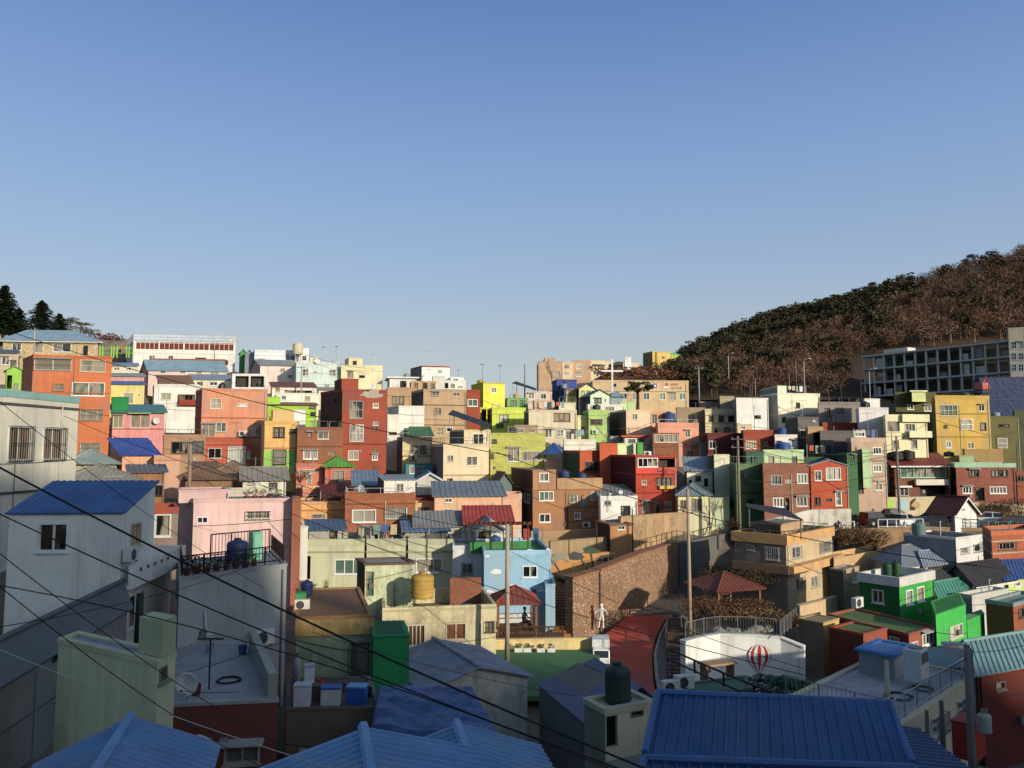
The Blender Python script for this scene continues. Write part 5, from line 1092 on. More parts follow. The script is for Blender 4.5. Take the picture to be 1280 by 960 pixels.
HS['maroon'] = H('maroon house with blue-grey roof deck in front of the grey wall', 199, 200, 346, 880, 985, 24.2, 8, '7a4034', D=8, ph=.1, pcol='a9a79e', th=.25, rcol='a3a19c', lcol='6c4034', win=[(280, 931, 325, 955, 2, 'a8a294', 'm')], pipe=0)
_h = HS['maroon']; part_box(_h, 'parapet_coping', _h.W - .3, _h.W - .02, .1, 6.3, _h.top + .003, _h.top + .75, M('concrete', 'a8a493'))
HS['mintold'] = H('weathered mint house with brown flat roof and dark door', 368, 369, 464, 771, 900, 36, 8, 'a9b58c', mat='old', D=7.4, ph=.12, pcol='a87a4a', lmat='old', lcol='8a7448', rcol='8f6540', win=[(438, 803, 461, 862, 1, '6a5c48', 'm', 'D')], pipe=0)
part_box(HS['mintold'], 'eave_band', -.05, HS['mintold'].W + .1, -.12, -.006, HS['mintold'].h - .75, HS['mintold'].h - .02, M('old', 'd2a860'))
HS['boxwall'] = H('dark grey-brown concrete terrace holding white and blue boxes', 356, 357, 476, 886, 985, 29, 4, '7a6a58', mat='concrete', D=4, ph=.1, name='terrace', cat='terrace', pipe=0, rcol='5c5048')
HS['green_dk'] = H('deep green painted wall house beside the weathered mint house', 462, 466, 511, 795, 930, 34.5, 6, '249650', D=3, ph=.06, pipe=0, rcol='2c6a40')
slope = None
HS['oldwhite'] = H('stained cream terrace house with brown shutters and low parapet', 476, 478, 620, 760, 860, 47, 10, 'e2cf9e', mat='old', D=6, ph=1.0, pcol=None, rcol='8a6a48', win=[(504, 775, 532, 808, 5, 'd8ccac', 'b'), (557, 770, 583, 800, 2, 'c8b890', 'b'), (607, 758, 618, 790, 2, '7a6a50', 'k')], bands=(764,), bcol='d2c08e', pipe=.86)
HS['tankshed'] = H('pale green roof shed with brown lid beside the yellow tank', 446, 456, 516, 704, 760, 50, 10, 'd2d4a4', lcol='3c4440', mat='old', D=2.5, ph=.12, pcol='6a5040', out=.12, name='shed', cat='shed', win=[(458, 714, 468, 745, 12, 'b09a7c', 'g', 'D')], ground=False, foot=.5, pipe=0)
part_box(HS['oldwhite'], 'brick_parapet', HS['oldwhite'].W - 2.4, HS['oldwhite'].W - .3, 4.4, 4.6, HS['oldwhite'].h + .06, HS['oldwhite'].h + 1.9, M('brick', '9c5c40'))
# ---- right middle
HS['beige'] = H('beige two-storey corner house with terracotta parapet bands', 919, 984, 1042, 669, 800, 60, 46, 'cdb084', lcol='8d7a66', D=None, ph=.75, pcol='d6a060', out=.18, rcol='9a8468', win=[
    (934, 681, 943, 688, 2, WHITE, 'd'), (958, 684, 974, 700, 3, WHITE, 'm', 'b:e4ddd0'), (990, 683, 1000, 698, 2, WHITE, 'd', 'b:e4ddd0'), (1024, 677, 1038, 690, 3, WHITE, 'd', 'b:e4ddd0'), (995, 722, 1004, 738, 2, WHITE, 'd', 'b:e4ddd0'), (1014, 720, 1022, 734, 2, WHITE, 'm', 'b:e4ddd0'), (945, 720, 955, 729, 1, 'd8cfb8', 'm')], pipe=.03)
_h = HS['beige']; _z = _h.onface(986, 717, 0)[1]
part_box(_h, 'balcony_band', -.25, _h.W + .8, -.7, -.006, _z, _z + .62, M('paint', 'd8a464'))
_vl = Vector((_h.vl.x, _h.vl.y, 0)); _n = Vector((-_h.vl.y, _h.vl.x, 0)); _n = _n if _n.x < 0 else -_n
_mb = MB(); _mb.ob(Vector((0, 0, _z)) + _n * .006 - _vl * .25, _vl * (_h.D + .3), _n * .3, (0, 0, .62)); _mb.build('balcony_band', M('paint', '8f7052'), _h.root)  # left run of the band: darker copy, shade painted into its colour
H('roof room with dark solar canopy on the beige corner house', 938, 976, 1004, 655, 672, 61.5, 46, 'c29a70', lcol='7a6656', D=None, ph=.1, ground=False, foot=.6, name='rooftop_room', cat='rooftop room', pipe=0)
HS['beige2'] = H('rear beige wing with plain parapet right of the corner house', 1040, 1044, 1104, 698, 790, 64, 40, 'cfae80', D=4, ph=.7, pcol='d8a868', win=[(1052, 702, 1056, 716, 1, K, 'k', 's')])
HS['beigebox'] = H('beige box room with small vent window and yellow base', 1038, 1055, 1075, 712, 780, 56.5, 42, 'b89c76', lcol='6a5c4c', D=None, ph=.12, win=[(1066, 722, 1071, 728, 1, WHITE, 'w')], pipe=0)
H('beige garden wall with stepped end below the corner house', 996, 1000, 1058, 757, 800, 53.5, 40, 'd2b184', D=.4, ph=.1, name='garden_wall', cat='wall', pipe=0)
H('tan gatehouse wall with bright yellow end pillar', 998, 1030, 1050, 778, 840, 48, 40, 'cdaa5e', lcol='8c7a5c', D=None, ph=.1, pipe=0, rcol='a48c66', ground=True)
HS['redgreen'] = H('red-brown house with green flat roof and angled bays', 1036, 1137, 1172, 792, 850, 46, 36, 'b4522c', lcol='6e3222', D=6.0, ph=.18, rcol='5d7a40', rmat='concrete', pcol='a05432', win=[(1152, 788, 1168, 806, 3, WHITE, 'd'), (1139, 802, 1147, 810, 2, WHITE, 'w'), (1100, 792, 1108, 804, 2, WHITE, 'd'), (1112, 796, 1124, 806, 2, WHITE, 'd')], pipe=0)
H('projecting left bay of the red-brown green-roofed house', 1037, 1080, 1110, 792, 850, 44.8, 36, 'a84c2a', lcol='70331f', D=None, ph=.15, rcol='5d7a40', pipe=0)
part_box(HS['redgreen'], 'rear_parapet', -.0, .22, .3, HS['redgreen'].D, HS['redgreen'].top + .003, HS['redgreen'].top + .01, M('paint', '9c7a52'))
HS['green'] = H('bright green house with white parapet and two white windows', 1075, 1125, 1169, 722, 800, 52, 38, '35a83c', lcol='1f6e2c', D=None, ph=.62, pcol='d9d0c4', out=.08, th=.14, rcol='2f7d36', win=[(1090, 737, 1105, 754, 2, 'd8d4c4', 'b'), (1132, 737, 1141, 756, 1, WHITE, 'c'), (1146, 733, 1155, 752, 1, WHITE, 'm')], pipe=.96)
HS['green2'] = H('lower bright green block with awning window and green roof', 1166, 1171, 1209, 768, 830, 47, 40, '3bb846', lcol='2a8a36', D=4.5, ph=.06, rcol='2c7c36', win=[(1187, 781, 1203, 797, 2, 'cfc8b0', 'w')], pipe=0)
H('stepped green stair wall at the right of the green block', 1207, 1210, 1232, 775, 830, 50, 40, '3cb448', lcol='1f6a2c', D=1.5, ph=.05, pipe=0, name='stair_wall', cat='wall')
HS['greywhite'] = H('white house with shaded grey side, two windows and black roof cover', 1131, 1196, 1230, 672, 735, 64, 34, 'e6ddcf', lcol='8a8a8e', D=None, ph=.2, rcol='3c3a38', win=[(1201, 684, 1209, 692, 1, 'e8e4da', 'k'), (1217, 680, 1225, 690, 1, 'e8e4da', 'k')], pipe=0)  # grey left wall: the shade on this side is painted into lcol
HS['orbrick'] = H('orange brick house with pale bands at the right edge', 1230, 1241, 1300, 664, 740, 66, 20, 'c2663c', mat='brick', lcol='7a7a6c', D=5, ph=.4, pcol='c86c40', bands=(677, 692), bcol='d8b494', win=[(1248, 678, 1268, 687, 4, 'b8a890', 'k')], pipe=0)
H('grey hipped roof house with white eave between beige and grey houses', 1094, 1128, 1176, 707, 760, 62, 34, 'd8d0c2', roof='hip', rise=1.1, D=4.5, over=.35, rcol='7d848a', lcol='a0988c', fas='e6ded2')
H('small yellow-walled house under a blue-grey gable', 1150, 1158, 1180, 706, 760, 63, 34, 'e4c878', roof='gu', rise=.8, D=4, rcol='8a909c', over=.4)
HS['blackroof'] = H('white cottage with black gabled roof and dark windows', 1186, 1217, 1262, 724, 790, 61, 30, 'e6dfcd', lcol='8c8a80', roof='gu', rise=1.0, D=None, over=.5, rcol='3a3634', win=[(1222, 727, 1230, 737, 1, K, 'k'), (1243, 721, 1249, 729, 1, K, 'k'), (1218, 729, 1221, 740, 1, K, 'k', 'D')], fas='e8e0d0')
H('pale lime house with cobalt roof at the right edge', 1258, 1262, 1310, 722, 790, 63, 24, 'd3dd8a', roof='sb', rise=1.0, D=4, over=.5, rcol='325c94', win=[(1268, 726, 1275, 733, 1)])
H('low house with long black slanted roof left of the white cottage', 1156, 1176, 1222, 740, 790, 59, 34, '9aa08c', roof='gu', rise=1.2, D=5, rcol='4a4644', over=.3)
H('teal roofed hut behind the lower green block', 1162, 1178, 1212, 750, 790, 57.5, 34, '7fa08c', roof='gu', rise=.9, D=4, rcol='4d9478', over=.3)
HS['browncorner'] = H('red-brown corner house with grey-green roof at the right edge', 1234, 1268, 1310, 754, 830, 50, 36, 'a45634', lcol='7c4630', D=None, ph=.25, pcol='8c9690', rcol='7f9c88', win=[(1273, 760, 1280, 772, 1, BR, 'm')], pipe=0)
H('grey-white terrace house in front of the black roofed cottage', 1196, 1216, 1262, 744, 800, 57, 32, 'cfc8b8', lcol='8a8f90', D=None, ph=.3, rcol='9aa0a8')
# ---- right foreground
HS['deck'] = H('cream house with wide railed blue-grey roof deck in shade', 975, 1120, 1227, 912, 1000, 25.5, 44, 'd2c49c', lcol='c8c0ae', D=None, ph=.12, th=.2, rcol='a5a39e', win=[(1164, 893, 1180, 918, 22, 'c9c6ba', 'd', 'b:8d8a80'), (1196, 872, 1212, 899, 22, 'c9c6ba', 'd', 'b:8d8a80')], pipe=0)
HS['bluebox'] = H('grey roof hut with flat blue lid on the railed deck', 1074, 1117, 1142, 818, 850, 31, 44, 'a7a6a2', lcol='90918f', D=None, ph=.1, pcol='4a80b8', out=.12, rmat='metal', rcol='4a80b8', name='rooftop_room', cat='rooftop room', ground=False, foot=.1, pipe=0)
HS['marright'] = H('dark maroon house with teal sheet roof at the right edge', 1215, 1229, 1320, 836, 960, 31, 26, '6a2c24', lcol='5a2822', roof='gu', rise=.55, D=4.5, over=.5, rcol='7da09a', rib=.3, win=[(1244, 852, 1256, 862, 1, '8a8070', 'k')])
H('green and glass veranda house in front of the balloon wall', 855, 860, 942, 870, 960, 36, 20, '56704e', D=2, ph=.12, rcol='5a7a58', pcol='5c6c5c', lcol='3f5a40', win=[(866, 872, 880, 890, 1, '6a6a62', 'k'), (884, 874, 898, 892, 1, '6a6a62', 'k'), (904, 876, 920, 894, 1, '6a6a62', 'k')], pipe=0)
HS['tankroom'] = H('beige roof room with open doorway under the dark green tank', 731, 757, 818, 886, 990, 26, 27, 'c7bd98', lcol='938c72', D=None, ph=.18, out=.06, rcol='aaa894', win=[(758, 895, 772, 934, 1, '6a6048', 'k', 'O'), (788, 888, 804, 896, 1, '8a8268', 'k', 's')], pipe=0)
part_box(HS['tankroom'], 'terrace_wall', .4, HS['tankroom'].W + .3, -1.5, -1.35, -1, HS['tankroom'].onface(790, 935, 0)[1] - .0, M('paint', 'cfcab6'))
part_box(HS['tankroom'], 'terrace_floor', -.0, HS['tankroom'].W + .3, -1.347, -.005, -1, HS['tankroom'].onface(790, 935, 0)[1] - .25, M('concrete', '8a8678'))
# ---------------------------------------------------------------- skeleton building, hall signs, fences
def skeleton():
    a, b = P(1080, 470, 172), P(1264, 452, 146); a.z = b.z = 0
    e = (b - a); L = e.length; e.normalize(); n = Vector((e.y, -e.x, 0)); back = -n
    if back.y < 0: back = -back
    z0, z1 = P(1080, 496, 172).z, P(1080, 446, 172).z
    root = thing('unfinished_building', 'grey concrete skeleton of an unfinished three-storey building on the hill', 'building', Vector((a.x, a.y, z0)), math.atan2(e.y, e.x))
    bl = Matrix.Rotation(-math.atan2(e.y, e.x), 3, 'Z') @ back; s = 1 if bl.y > 0 else -1
    fh = (z1 - z0) / 3; g = M('concrete', 'c6c0b4'); dk = M('concrete', '8d877c'); dp = 9 * s; nb = 13
    for k in range(4):
        mb = MB(); z = fh * k - .15; mb.box(-.4, L + .4, min(-.3 * s, dp), max(-.3 * s, dp), z, z + .32); mb.build('floor_slab', g, root)
    for k in range(3):
        for i in range(nb + 1):
            x = L * i / nb; z = fh * k + .172
            for y in (.12 * s, 4.4 * s):
                mb = MB(); mb.box(x - .17, x + .17, min(y, y + .36 * s), max(y, y + .36 * s), z, z + fh - .345); mb.build('column', g, root)
        mb = MB(); mb.box(0, L, min(8.4 * s, 8.7 * s), max(8.4 * s, 8.7 * s), fh * k + .172, fh * k + fh - .16); mb.build('rear_wall', dk, root)
        for i in random.sample(range(nb), 6):
            mb = MB(); x = L * i / nb; q = random.uniform(.35, .8); mb.box(x + .25, x + L / nb * random.uniform(.4, .9), min(.6 * s, .8 * s), max(.6 * s, .8 * s), fh * k + .172, fh * k + fh * q); mb.build('partition', random.choice([g, dk]), root)
    mb = MB(); mb.box(L * .12, L * .3, min(2 * s, 5 * s), max(2 * s, 5 * s), fh * 3 + .18, fh * 3 + 1.3); mb.build('roof_hut', M('paint', 'cfc8b8'), root)
    TERR.extend([(a.x, a.y, z0), (b.x, b.y, z0)]); FOOT.append(([Vector((p.x, p.y)) for p in (a - back * 1, b - back * 1, b + back * 11, a + back * 11)], z0))
skeleton()
H('pale grey framed stair block at the end of the concrete skeleton', 1261, 1263, 1310, 410, 520, 143, -30, 'b5a890', D=8, ph=.3, lcol='9a9080', win=[(1264, 427, 1271, 436, 22, 'b0b8be', 'k'), (1273, 427, 1280, 436, 22, 'b0b8be', 'k'), (1264, 441, 1271, 450, 22, 'b0b8be', 'k'), (1273, 441, 1280, 450, 22, 'b0b8be', 'k'), (1264, 455, 1271, 464, 22, 'b0b8be', 'k'), (1273, 455, 1280, 464, 22, 'b0b8be', 'k')], name='stair_block', cat='building', mat='concrete')
H('scaffold wrapped in navy blue netting below the stair block', 1218, 1226, 1310, 472, 540, 140, -16, '34426a', D=6, mat='tarp', ph=.1, name='netted_scaffold', cat='scaffold', pipe=0, bands=(486, 500), bcol='5a6aa0')
_t = thing('excavator', 'small red excavator parked beside the navy netting', 'excavator', P(1227, 492, 138), .4)
mb = MB(); mb.box(-.7, .7, -.8, .8, .7, 2.0); mb.build('cab', M('gloss', 'c23a30'), _t, bevel=.08)
for _y in (-.7, .7):
    mb = MB(); mb.box(-1.1, 1.1, _y - .2, _y + .2, 0, .6); mb.build('track', M('plain', '2c2b2a'), _t, bevel=.1)
mb = MB(); mb.tube([(.4, 0, 1.6), (1.2, 0, 3.0), (2.2, 0, 1.8), (2.0, 0, .9)], .14, 6); mb.build('arm', M('gloss', 'c23a30'), _t)
mb = MB(); mb.box(-.4, .705, -.82, .82, 1.45, 1.85); mb.build('window', M(*GLASS['k']), _t)

# emblem and lettering on the tan hall
_h = HS['tanhall']
def wall_rect(hs, x0, y0, x1, y1, name, mat, th=.05):
    sa, za = hs.onface(x0, y1, False); sb, zb = hs.onface(x1, y0, False); return part_box(hs, name, sa, sb, -th, -.004, za, zb, mat)
wall_rect(_h, 816, 479.5, 821, 485, 'sign_square', M('plain', '4a5aa0')); wall_rect(_h, 817.2, 481, 819.8, 483.5, 'sign_square', M('plain', 'f0eee8'), .07)
def wall_disc(hs, px, py, r, name, mat, th=.06, sy=1, n=20):
    s, z = hs.onface(px, py, False); k = hs.d / F * r
    return blob_mural(hs.root, name, [Vector((s + k * math.cos(a), -.004, z + sy * k * math.sin(a))) for a in np.linspace(0, 6.2832, n, endpoint=False)], mat, th)
wall_disc(_h, 833.5, 480.5, 2.2, 'emblem', M('plain', 'd24a30')); wall_disc(_h, 832.5, 484.3, 3.3, 'emblem', M('plain', 'f2eee4'), .05, .45); wall_disc(_h, 834, 485.6, 2.6, 'emblem', M('plain', '9a9aa0'), .065, .3)
def glyphs(hs, x0, y0, x1, y1, n, mat, left=False):
    """small blocky characters: a row of strokes at the size of the lettering"""
    w = (x1 - x0) / n
    for i in range(n):
        xa = x0 + w * i + w * .12; xb = x0 + w * (i + 1) - w * .12; mb = MB(); o = hs.onface
        def bar(ax, ay, bx, by):
            sa, za = o(ax, by, left); sb, zb = o(bx, ay, left); mb.box(min(sa, sb), max(sa, sb), -.05, -.004, za, zb)
        h = y1 - y0; t = max(.18 * w, .12 * h)
        bar(xa, y0, xa + t * .9, y1); bar(xa, y0, xb, y0 + t)
        bar(xb - t * .9, y0 + h * .2, xb, y1) if i % 2 else bar(xa, y1 - t, xb, y1)
        bar(xa, y0 + h * .45, xb, y0 + h * .45 + t * .8)
        mb.build('letter', mat, hs.root)
glyphs(_h, 838, 479.5, 848, 482, 5, M('plain', 'c85a48')); glyphs(_h, 838, 484, 853, 486.3, 7, M('plain', '9a9286'))
_h = HS['yeltower']
for _k in range(5): glyphs(_h, 818, 440.5 + _k * 3.7, 822, 443.6 + _k * 3.7, 1, M('plain', '6a4a2a'))

_pts = [P(x, 447, 152 + (x - 124) * .05) for x in (124, 138, 152, 168)]
_f = thing('green_fence', 'lime green post fence on the dry grass bank', 'fence', _pts[0])
for _p in [P(x, 447, 152) for x in (124.5, 128, 139, 142, 146, 158, 161, 166)]:
    mb = MB(); q = _p - _pts[0]; mb.tube([q, q + Vector((0, 0, 2.3))], .11, 6); mb.build('post', M('plain', '8fd034'), _f)
for _z in (.9, 1.9):
    mb = MB(); mb.tube([p - _pts[0] + Vector((0, 0, _z)) for p in _pts], .06, 5); mb.build('rail', M('plain', '8fd034'), _f)
rail('white railing around the roof of the long white building', [on_roof(HS['school'], .0, .95, .3), on_roof(HS['school'], 0, .02, .3), on_roof(HS['school'], 1, .02, .3), on_roof(HS['school'], 1, .95, .3)], 1.5, 2.4, 'e6e0d8', bars=True, r=.05, rails=3)
rail('white railing on the mint block below the skyline', [on_roof(HS['mint'], .5, .03, .3), on_roof(HS['mint'], .98, .03, .3)], .9, 1, 'e6e4dc')
# ---------------------------------------------------------------- retaining walls, steps, road
STN = M('stone', 'ac8464'); TAN = M('old', 'c49c6c'); CONC = M('concrete', '8f897c')
WS = strip_wall('tall fitted-stone retaining wall beside the red road', [(716, 724, 802, 56), (745, 716, 792, 57.5), (800, 694, 760, 62.5), (847, 679, 729, 70)], .8, STN, cap=.14, capmat=M('brick', 'a8704a'))
strip_wall('grey concrete retaining wall with chalk drawings above the asphalt road', [(850, 681, 729, 71), (890, 672, 714, 76), (930, 664, 702, 81)], .6, M('concrete', '6e6a64'), cap=.12)
strip_wall('long tan concrete wall under the red house', [(776, 647, 692, 75), (830, 643, 676, 77), (880, 640, 671, 79), (938, 636, 668, 81)], .5, TAN, cap=.1)
strip_wall('buff block wall under the large brown corner house', [(664, 664, 690, 77.5), (752, 661, 682, 78.5)], .4, M('brick', 'c39a70'))
strip_wall('ribbed concrete wall above the mural terrace', [(688, 678, 700, 72), (766, 672, 694, 74)], .4, M('concrete', 'b49468'), cap=.1)
MU = strip_wall('orange terrace wall with painted birds and trees', [(688, 694, 732, 66), (762, 690, 722, 68)], .4, M('paint', 'c98a4c'))
def wpt(root, px, py, d, off=.02): return P(px, py, d) - root.location + Vector((0, -off, 0))
def mural(root, name, pix, d, mat, th=.03):
    f = d if callable(d) else (lambda x: d)
    return blob_mural(root, name, [wpt(root, x, y, f(x) - .01) for x, y in pix], mat, Vector((0, -th, 0)))
_d = lambda x: 66 + (x - 688) / 74 * 2 - .03
for _px, _c in (([(689, 699), (694, 691), (702, 690), (709, 695), (712, 703), (705, 699), (698, 699), (692, 706)], '8f8a76'), ([(711, 693), (717, 689), (727, 692), (731, 697), (722, 700), (713, 699)], '4a4c4e'),
                ([(728, 686), (734, 683), (744, 685), (753, 690), (742, 692), (731, 691)], '3f5a38'), ([(746, 700), (752, 694), (762, 693), (764, 698), (757, 702)], '4a4034')):
    mural(MU, 'wall_painting', _px, _d, M('paint', _c))
for _a in ((690, 700, 699, 714), (726, 698, 734, 716), (738, 692, 741, 708)):
    mural(MU, 'wall_painting', [(_a[0], _a[1]), (_a[0] + 1.6, _a[1]), (_a[2] + 1.6, _a[3]), (_a[2], _a[3])], _d, M('paint', '5a4a3a'))
strip_wall('cream mural wall behind the parked cars', [(1084, 622, 650, 88), (1150, 621, 650, 88.5), (1192, 620, 650, 89)], .4, M('paint', 'd9c294'))
MW = [o for o in bpy.data.objects if o.get('label', '').startswith('cream mural wall')][0]
def arch(px, w, y0, y1): return [(px - w, y1), (px - w, y0 + (y1 - y0) * .35), (px - w * .6, y0 + 2), (px, y0), (px + w * .6, y0 + 2), (px + w, y0 + (y1 - y0) * .35), (px + w, y1)]
for _x, _c in ((1112, '9fd03c'), (1127.5, 'a8c4cc'), (1144, '4a4038')): mural(MW, 'wall_painting', arch(_x, 4 if _c[0] == '9' else 7, 622.5, 638), lambda x: 88 + (x - 1084) / 108 - .04, M('paint', _c))
mural(MW, 'wall_painting', [(1138, 632), (1144, 625), (1151, 631), (1147, 636)], lambda x: 88 + (x - 1084) / 108 - .08, M('paint', 'c8a070'))
strip_wall('peeling cream wall behind the maroon roofed cabin', [(1192, 627, 655, 87), (1240, 629, 656, 87.5), (1290, 631, 660, 88)], .4, M('old', 'cdb48a'))
strip_wall('whitewashed foundation wall under the brown brick house', [(950, 652, 672, 75), (1014, 637, 664, 76), (1064, 636, 662, 76.5)], .4, M('old', 'e2d6c0'))
strip_wall('tan retaining wall under the parked cars', [(1050, 664, 712, 74.5), (1110, 661, 712, 75), (1156, 660, 712, 75.5), (1200, 661, 712, 76), (1290, 664, 712, 77)], .5, M('old', 'a8845c'), cap=.12)
strip_wall('yellow low wall along the far side of the green court', [(600, 802, 815, 50), (668, 800, 814, 50), (748, 799, 812, 50.2)], .25, M('paint', 'ecca80'), cap=.08, name='low_wall')
BW = strip_wall('white curved wall painted with a hot air balloon', [(857, 803, 850, 44.5), (880, 797, 860, 45.8), (900, 794, 870, 46.8), (945, 795, 880, 46.7), (976, 798, 880, 46.5), (1005, 810, 870, 45.8)], .35, M('paint', 'ece6d8'), cap=.08)
def bwd(x):
    q = [(857, 44.5), (880, 45.8), (900, 46.8), (945, 46.7), (976, 46.5), (1005, 45.8)]
    for (a, b), (c, d) in zip(q, q[1:]):
        if a <= x <= c: return b + (d - b) * (x - a) / (c - a) - .03
    return 44
def balloon(cx, cy, r):
    n = 9; red, wh = M('paint', 'b8302c'), M('paint', 'efe6dc')
    def edge(u, v):   # u -1..1 across, v 0 top .. 1 mouth
        y = -1 + v * 2.3; half = math.sqrt(max(0, 1 - y * y)) if y < .5 else .866 - (y - .5) / .8 * .68
        return (cx + u * r * max(.04, half), cy + y * r)
    for k in range(n):
        u0, u1 = math.sin((k / n - .5) * math.pi), math.sin(((k + 1) / n - .5) * math.pi)
        V = np.linspace(0, 1, 12); pts = [edge(u0, v) for v in V] + [edge(u1, v) for v in V[::-1]]
        mural(BW, 'balloon_painting', pts, bwd, red if k % 2 == 0 else wh, .012)
    mural(BW, 'basket_painting', [(cx - 3, cy + r * 1.45), (cx + 3, cy + r * 1.45), (cx + 2.6, cy + r * 1.75), (cx - 2.6, cy + r * 1.75)], bwd, M('paint', 'a0765c'), .012)
balloon(949, 820, 14.5)
for _x, _y, _w in ((884, 838, 5), (968, 851, 9), (985, 853, 10)):
    mural(BW, 'painted_tree', [(_x + _w * math.cos(a) * (1 + .15 * math.sin(5 * a)), _y + _w * .75 * math.sin(a)) for a in np.linspace(0, 6.28, 18)[:-1]], bwd, M('paint', '6f9a8a'), .01)

def ribbon(name, secs, mat, label=None, kind='structure', th=.25):
    """secs: (left px, right px, y, depth)"""
    vs = []
    for a, b, y, d in secs: vs += [P(a, y, d), P(b, y, d)]
    mb = MB(); fs = [(2 * i, 2 * i + 1, 2 * i + 3, 2 * i + 2) for i in range(len(secs) - 1)]
    mb.add(vs, fs); mb.add([v - Vector((0, 0, th)) for v in vs], [f[::-1] for f in fs])
    m = len(vs)
    for i in range(len(secs) - 1):
        for j in (0, 1): a, b = 2 * i + j, 2 * i + 2 + j; mb.add([vs[a], vs[b], vs[b] - Vector((0, 0, th)), vs[a] - Vector((0, 0, th))], [(0, 1, 2, 3)])
    mb.add([vs[0], vs[1], vs[1] - Vector((0, 0, th)), vs[0] - Vector((0, 0, th))], [(0, 1, 2, 3)])
    o = mb.build(name, mat); tag(o, label, None, None, kind)
    for v in vs: TERR.append((v.x, v.y, v.z - .35))
    for i in range(len(secs) - 1): c = (vs[2 * i] + vs[2 * i + 1] + vs[2 * i + 2] + vs[2 * i + 3]) / 4; TERR.append((c.x, c.y, c.z - .35))
    return o
ribbon('red_road', [(735, 822, 900, 41), (742, 820, 872, 44.5), (746, 816, 845, 48), (748, 815, 818, 52), (754, 820, 795, 56), (786, 834, 769, 61)], M('concrete', 'cc5236'))
ribbon('asphalt_road', [(786, 860, 769, 61.02), (815, 880, 752, 65), (850, 905, 733, 70), (890, 930, 717, 76), (925, 965, 703, 82)], M('concrete', '5c554e'))
ribbon('pavement', [(824, 850, 872, 44.4), (822, 846, 845, 48), (820, 846, 818, 52), (826, 858, 795, 56), (838, 864, 771, 61)], M('concrete', '7a6e62'), th=.15)
for _y, _d, _a, _b in ((797, 55.6, 763, 797), (812, 53, 770, 786)):
    pass
_k = thing('road_kerb', 'pale curved kerb along the right side of the red road', 'kerb', P(822, 845, 48)); mb = MB(); mb.tube([P(x, y, d) - _k.location for x, y, d in ((826, 872, 44.5), (821, 845, 48), (819, 818, 52), (825, 795, 56), (838, 770, 61))], .12, 6); mb.build('kerb_stones', M('concrete', 'b0a48c'), _k)
ribbon('court', [(585, 700, 870, 40.5), (590, 742, 845, 44), (598, 752, 812, 50)], M('concrete', '4f7a4c'))
ribbon('upper_road', [(1010, 1330, 664, 76), (1010, 1330, 650, 88)], M('concrete', '6a645c'))
ribbon('terrace_floor', [(712, 760, 722, 63), (690, 762, 716, 67)], M('concrete', 'a48a6c'))

def steps(label, a, b, w, n, mat, name='stairs'):
    a, b = Vector(a), Vector(b); t = thing(name, label, 'stairs', a); d = Vector((b.x - a.x, b.y - a.y, 0)); L = d.length; d.normalize(); s = Vector((-d.y, d.x, 0)); h = (b.z - a.z) / n
    mb = MB()
    prof = [Vector((0, 0, -1.0))]
    for k in range(n): prof += [d * (L * k / n) + Vector((0, 0, h * k if k else 0)), d * (L * k / n) + Vector((0, 0, h * (k + 1)))]
    prof += [d * L + Vector((0, 0, h * n)), d * L + Vector((0, 0, h * n - 1.0))]
    mb.prism([p - s * w / 2 for p in prof], s * w); mb.build('steps', mat, t); return t
steps('orange brick steps climbing beside the sky blue house', P(702, 795, 56), P(700, 728, 65), 1.3, 18, M('brick', 'b8703c'))
steps('dark wooden steps up to the tan wall terrace', P(738, 716, 65.5), P(822, 684, 73), 1.6, 15, M('wood', '5c4a3e'))
steps('brown plank steps beside the red road', P(846, 852, 47), P(845, 772, 58), 1.2, 20, M('wood', '6e5240'))
rail('railing beside the brown plank steps', [P(838, 852, 47), P(832, 810, 53), P(836, 772, 59)], 1.0, 1.4, '8c8174', bars=False)
rail('grey railing on top of the stone wall', [P(716, 723, 56.5), P(745, 715, 58), P(768, 707, 60.5)], 1.0, 1.2, '77726c', bars=False)
rail('black railing on the terrace beside the chalk wall', [P(800, 690, 66), P(846, 677, 71.5), P(862, 680, 73), P(900, 668, 78)], 1.0, 1.0, '3a3836', bars=False)
rail('grey railing along the top of the balloon wall', [P(857, 803, 44.7), P(880, 797, 46), P(900, 794, 47), P(945, 795, 46.9), P(976, 798, 46.7)], 1.1, 1.2, '9a958c')
rail('grey pipe railing up the bank beside the beige house', [P(976, 797, 46), P(1000, 776, 52)], 1.0, 1.2, '9a958c')
rail('white road railing by the parked cars', [P(1050, 666, 74.6), P(1068, 662, 74.8)], .8, .8, 'e8e2d6', bars=False, r=.05)
rail('white guard rail below the white parked car', [P(1098, 660, 75), P(1154, 659, 75.6)], .8, .9, 'e8e2d6', bars=False, r=.05)
rail('dark railing in front of the maroon roofed cabin', [P(1186, 663, 75.9), P(1222, 664, 76.3)], 1.1, .7, '5a5652', bars=False, rails=4)
rail('pale green netting fence right of the maroon roofed cabin', [P(1224, 664, 76.3), P(1285, 666, 77)], 1.0, 1.0, '7a9a86', bars=True)

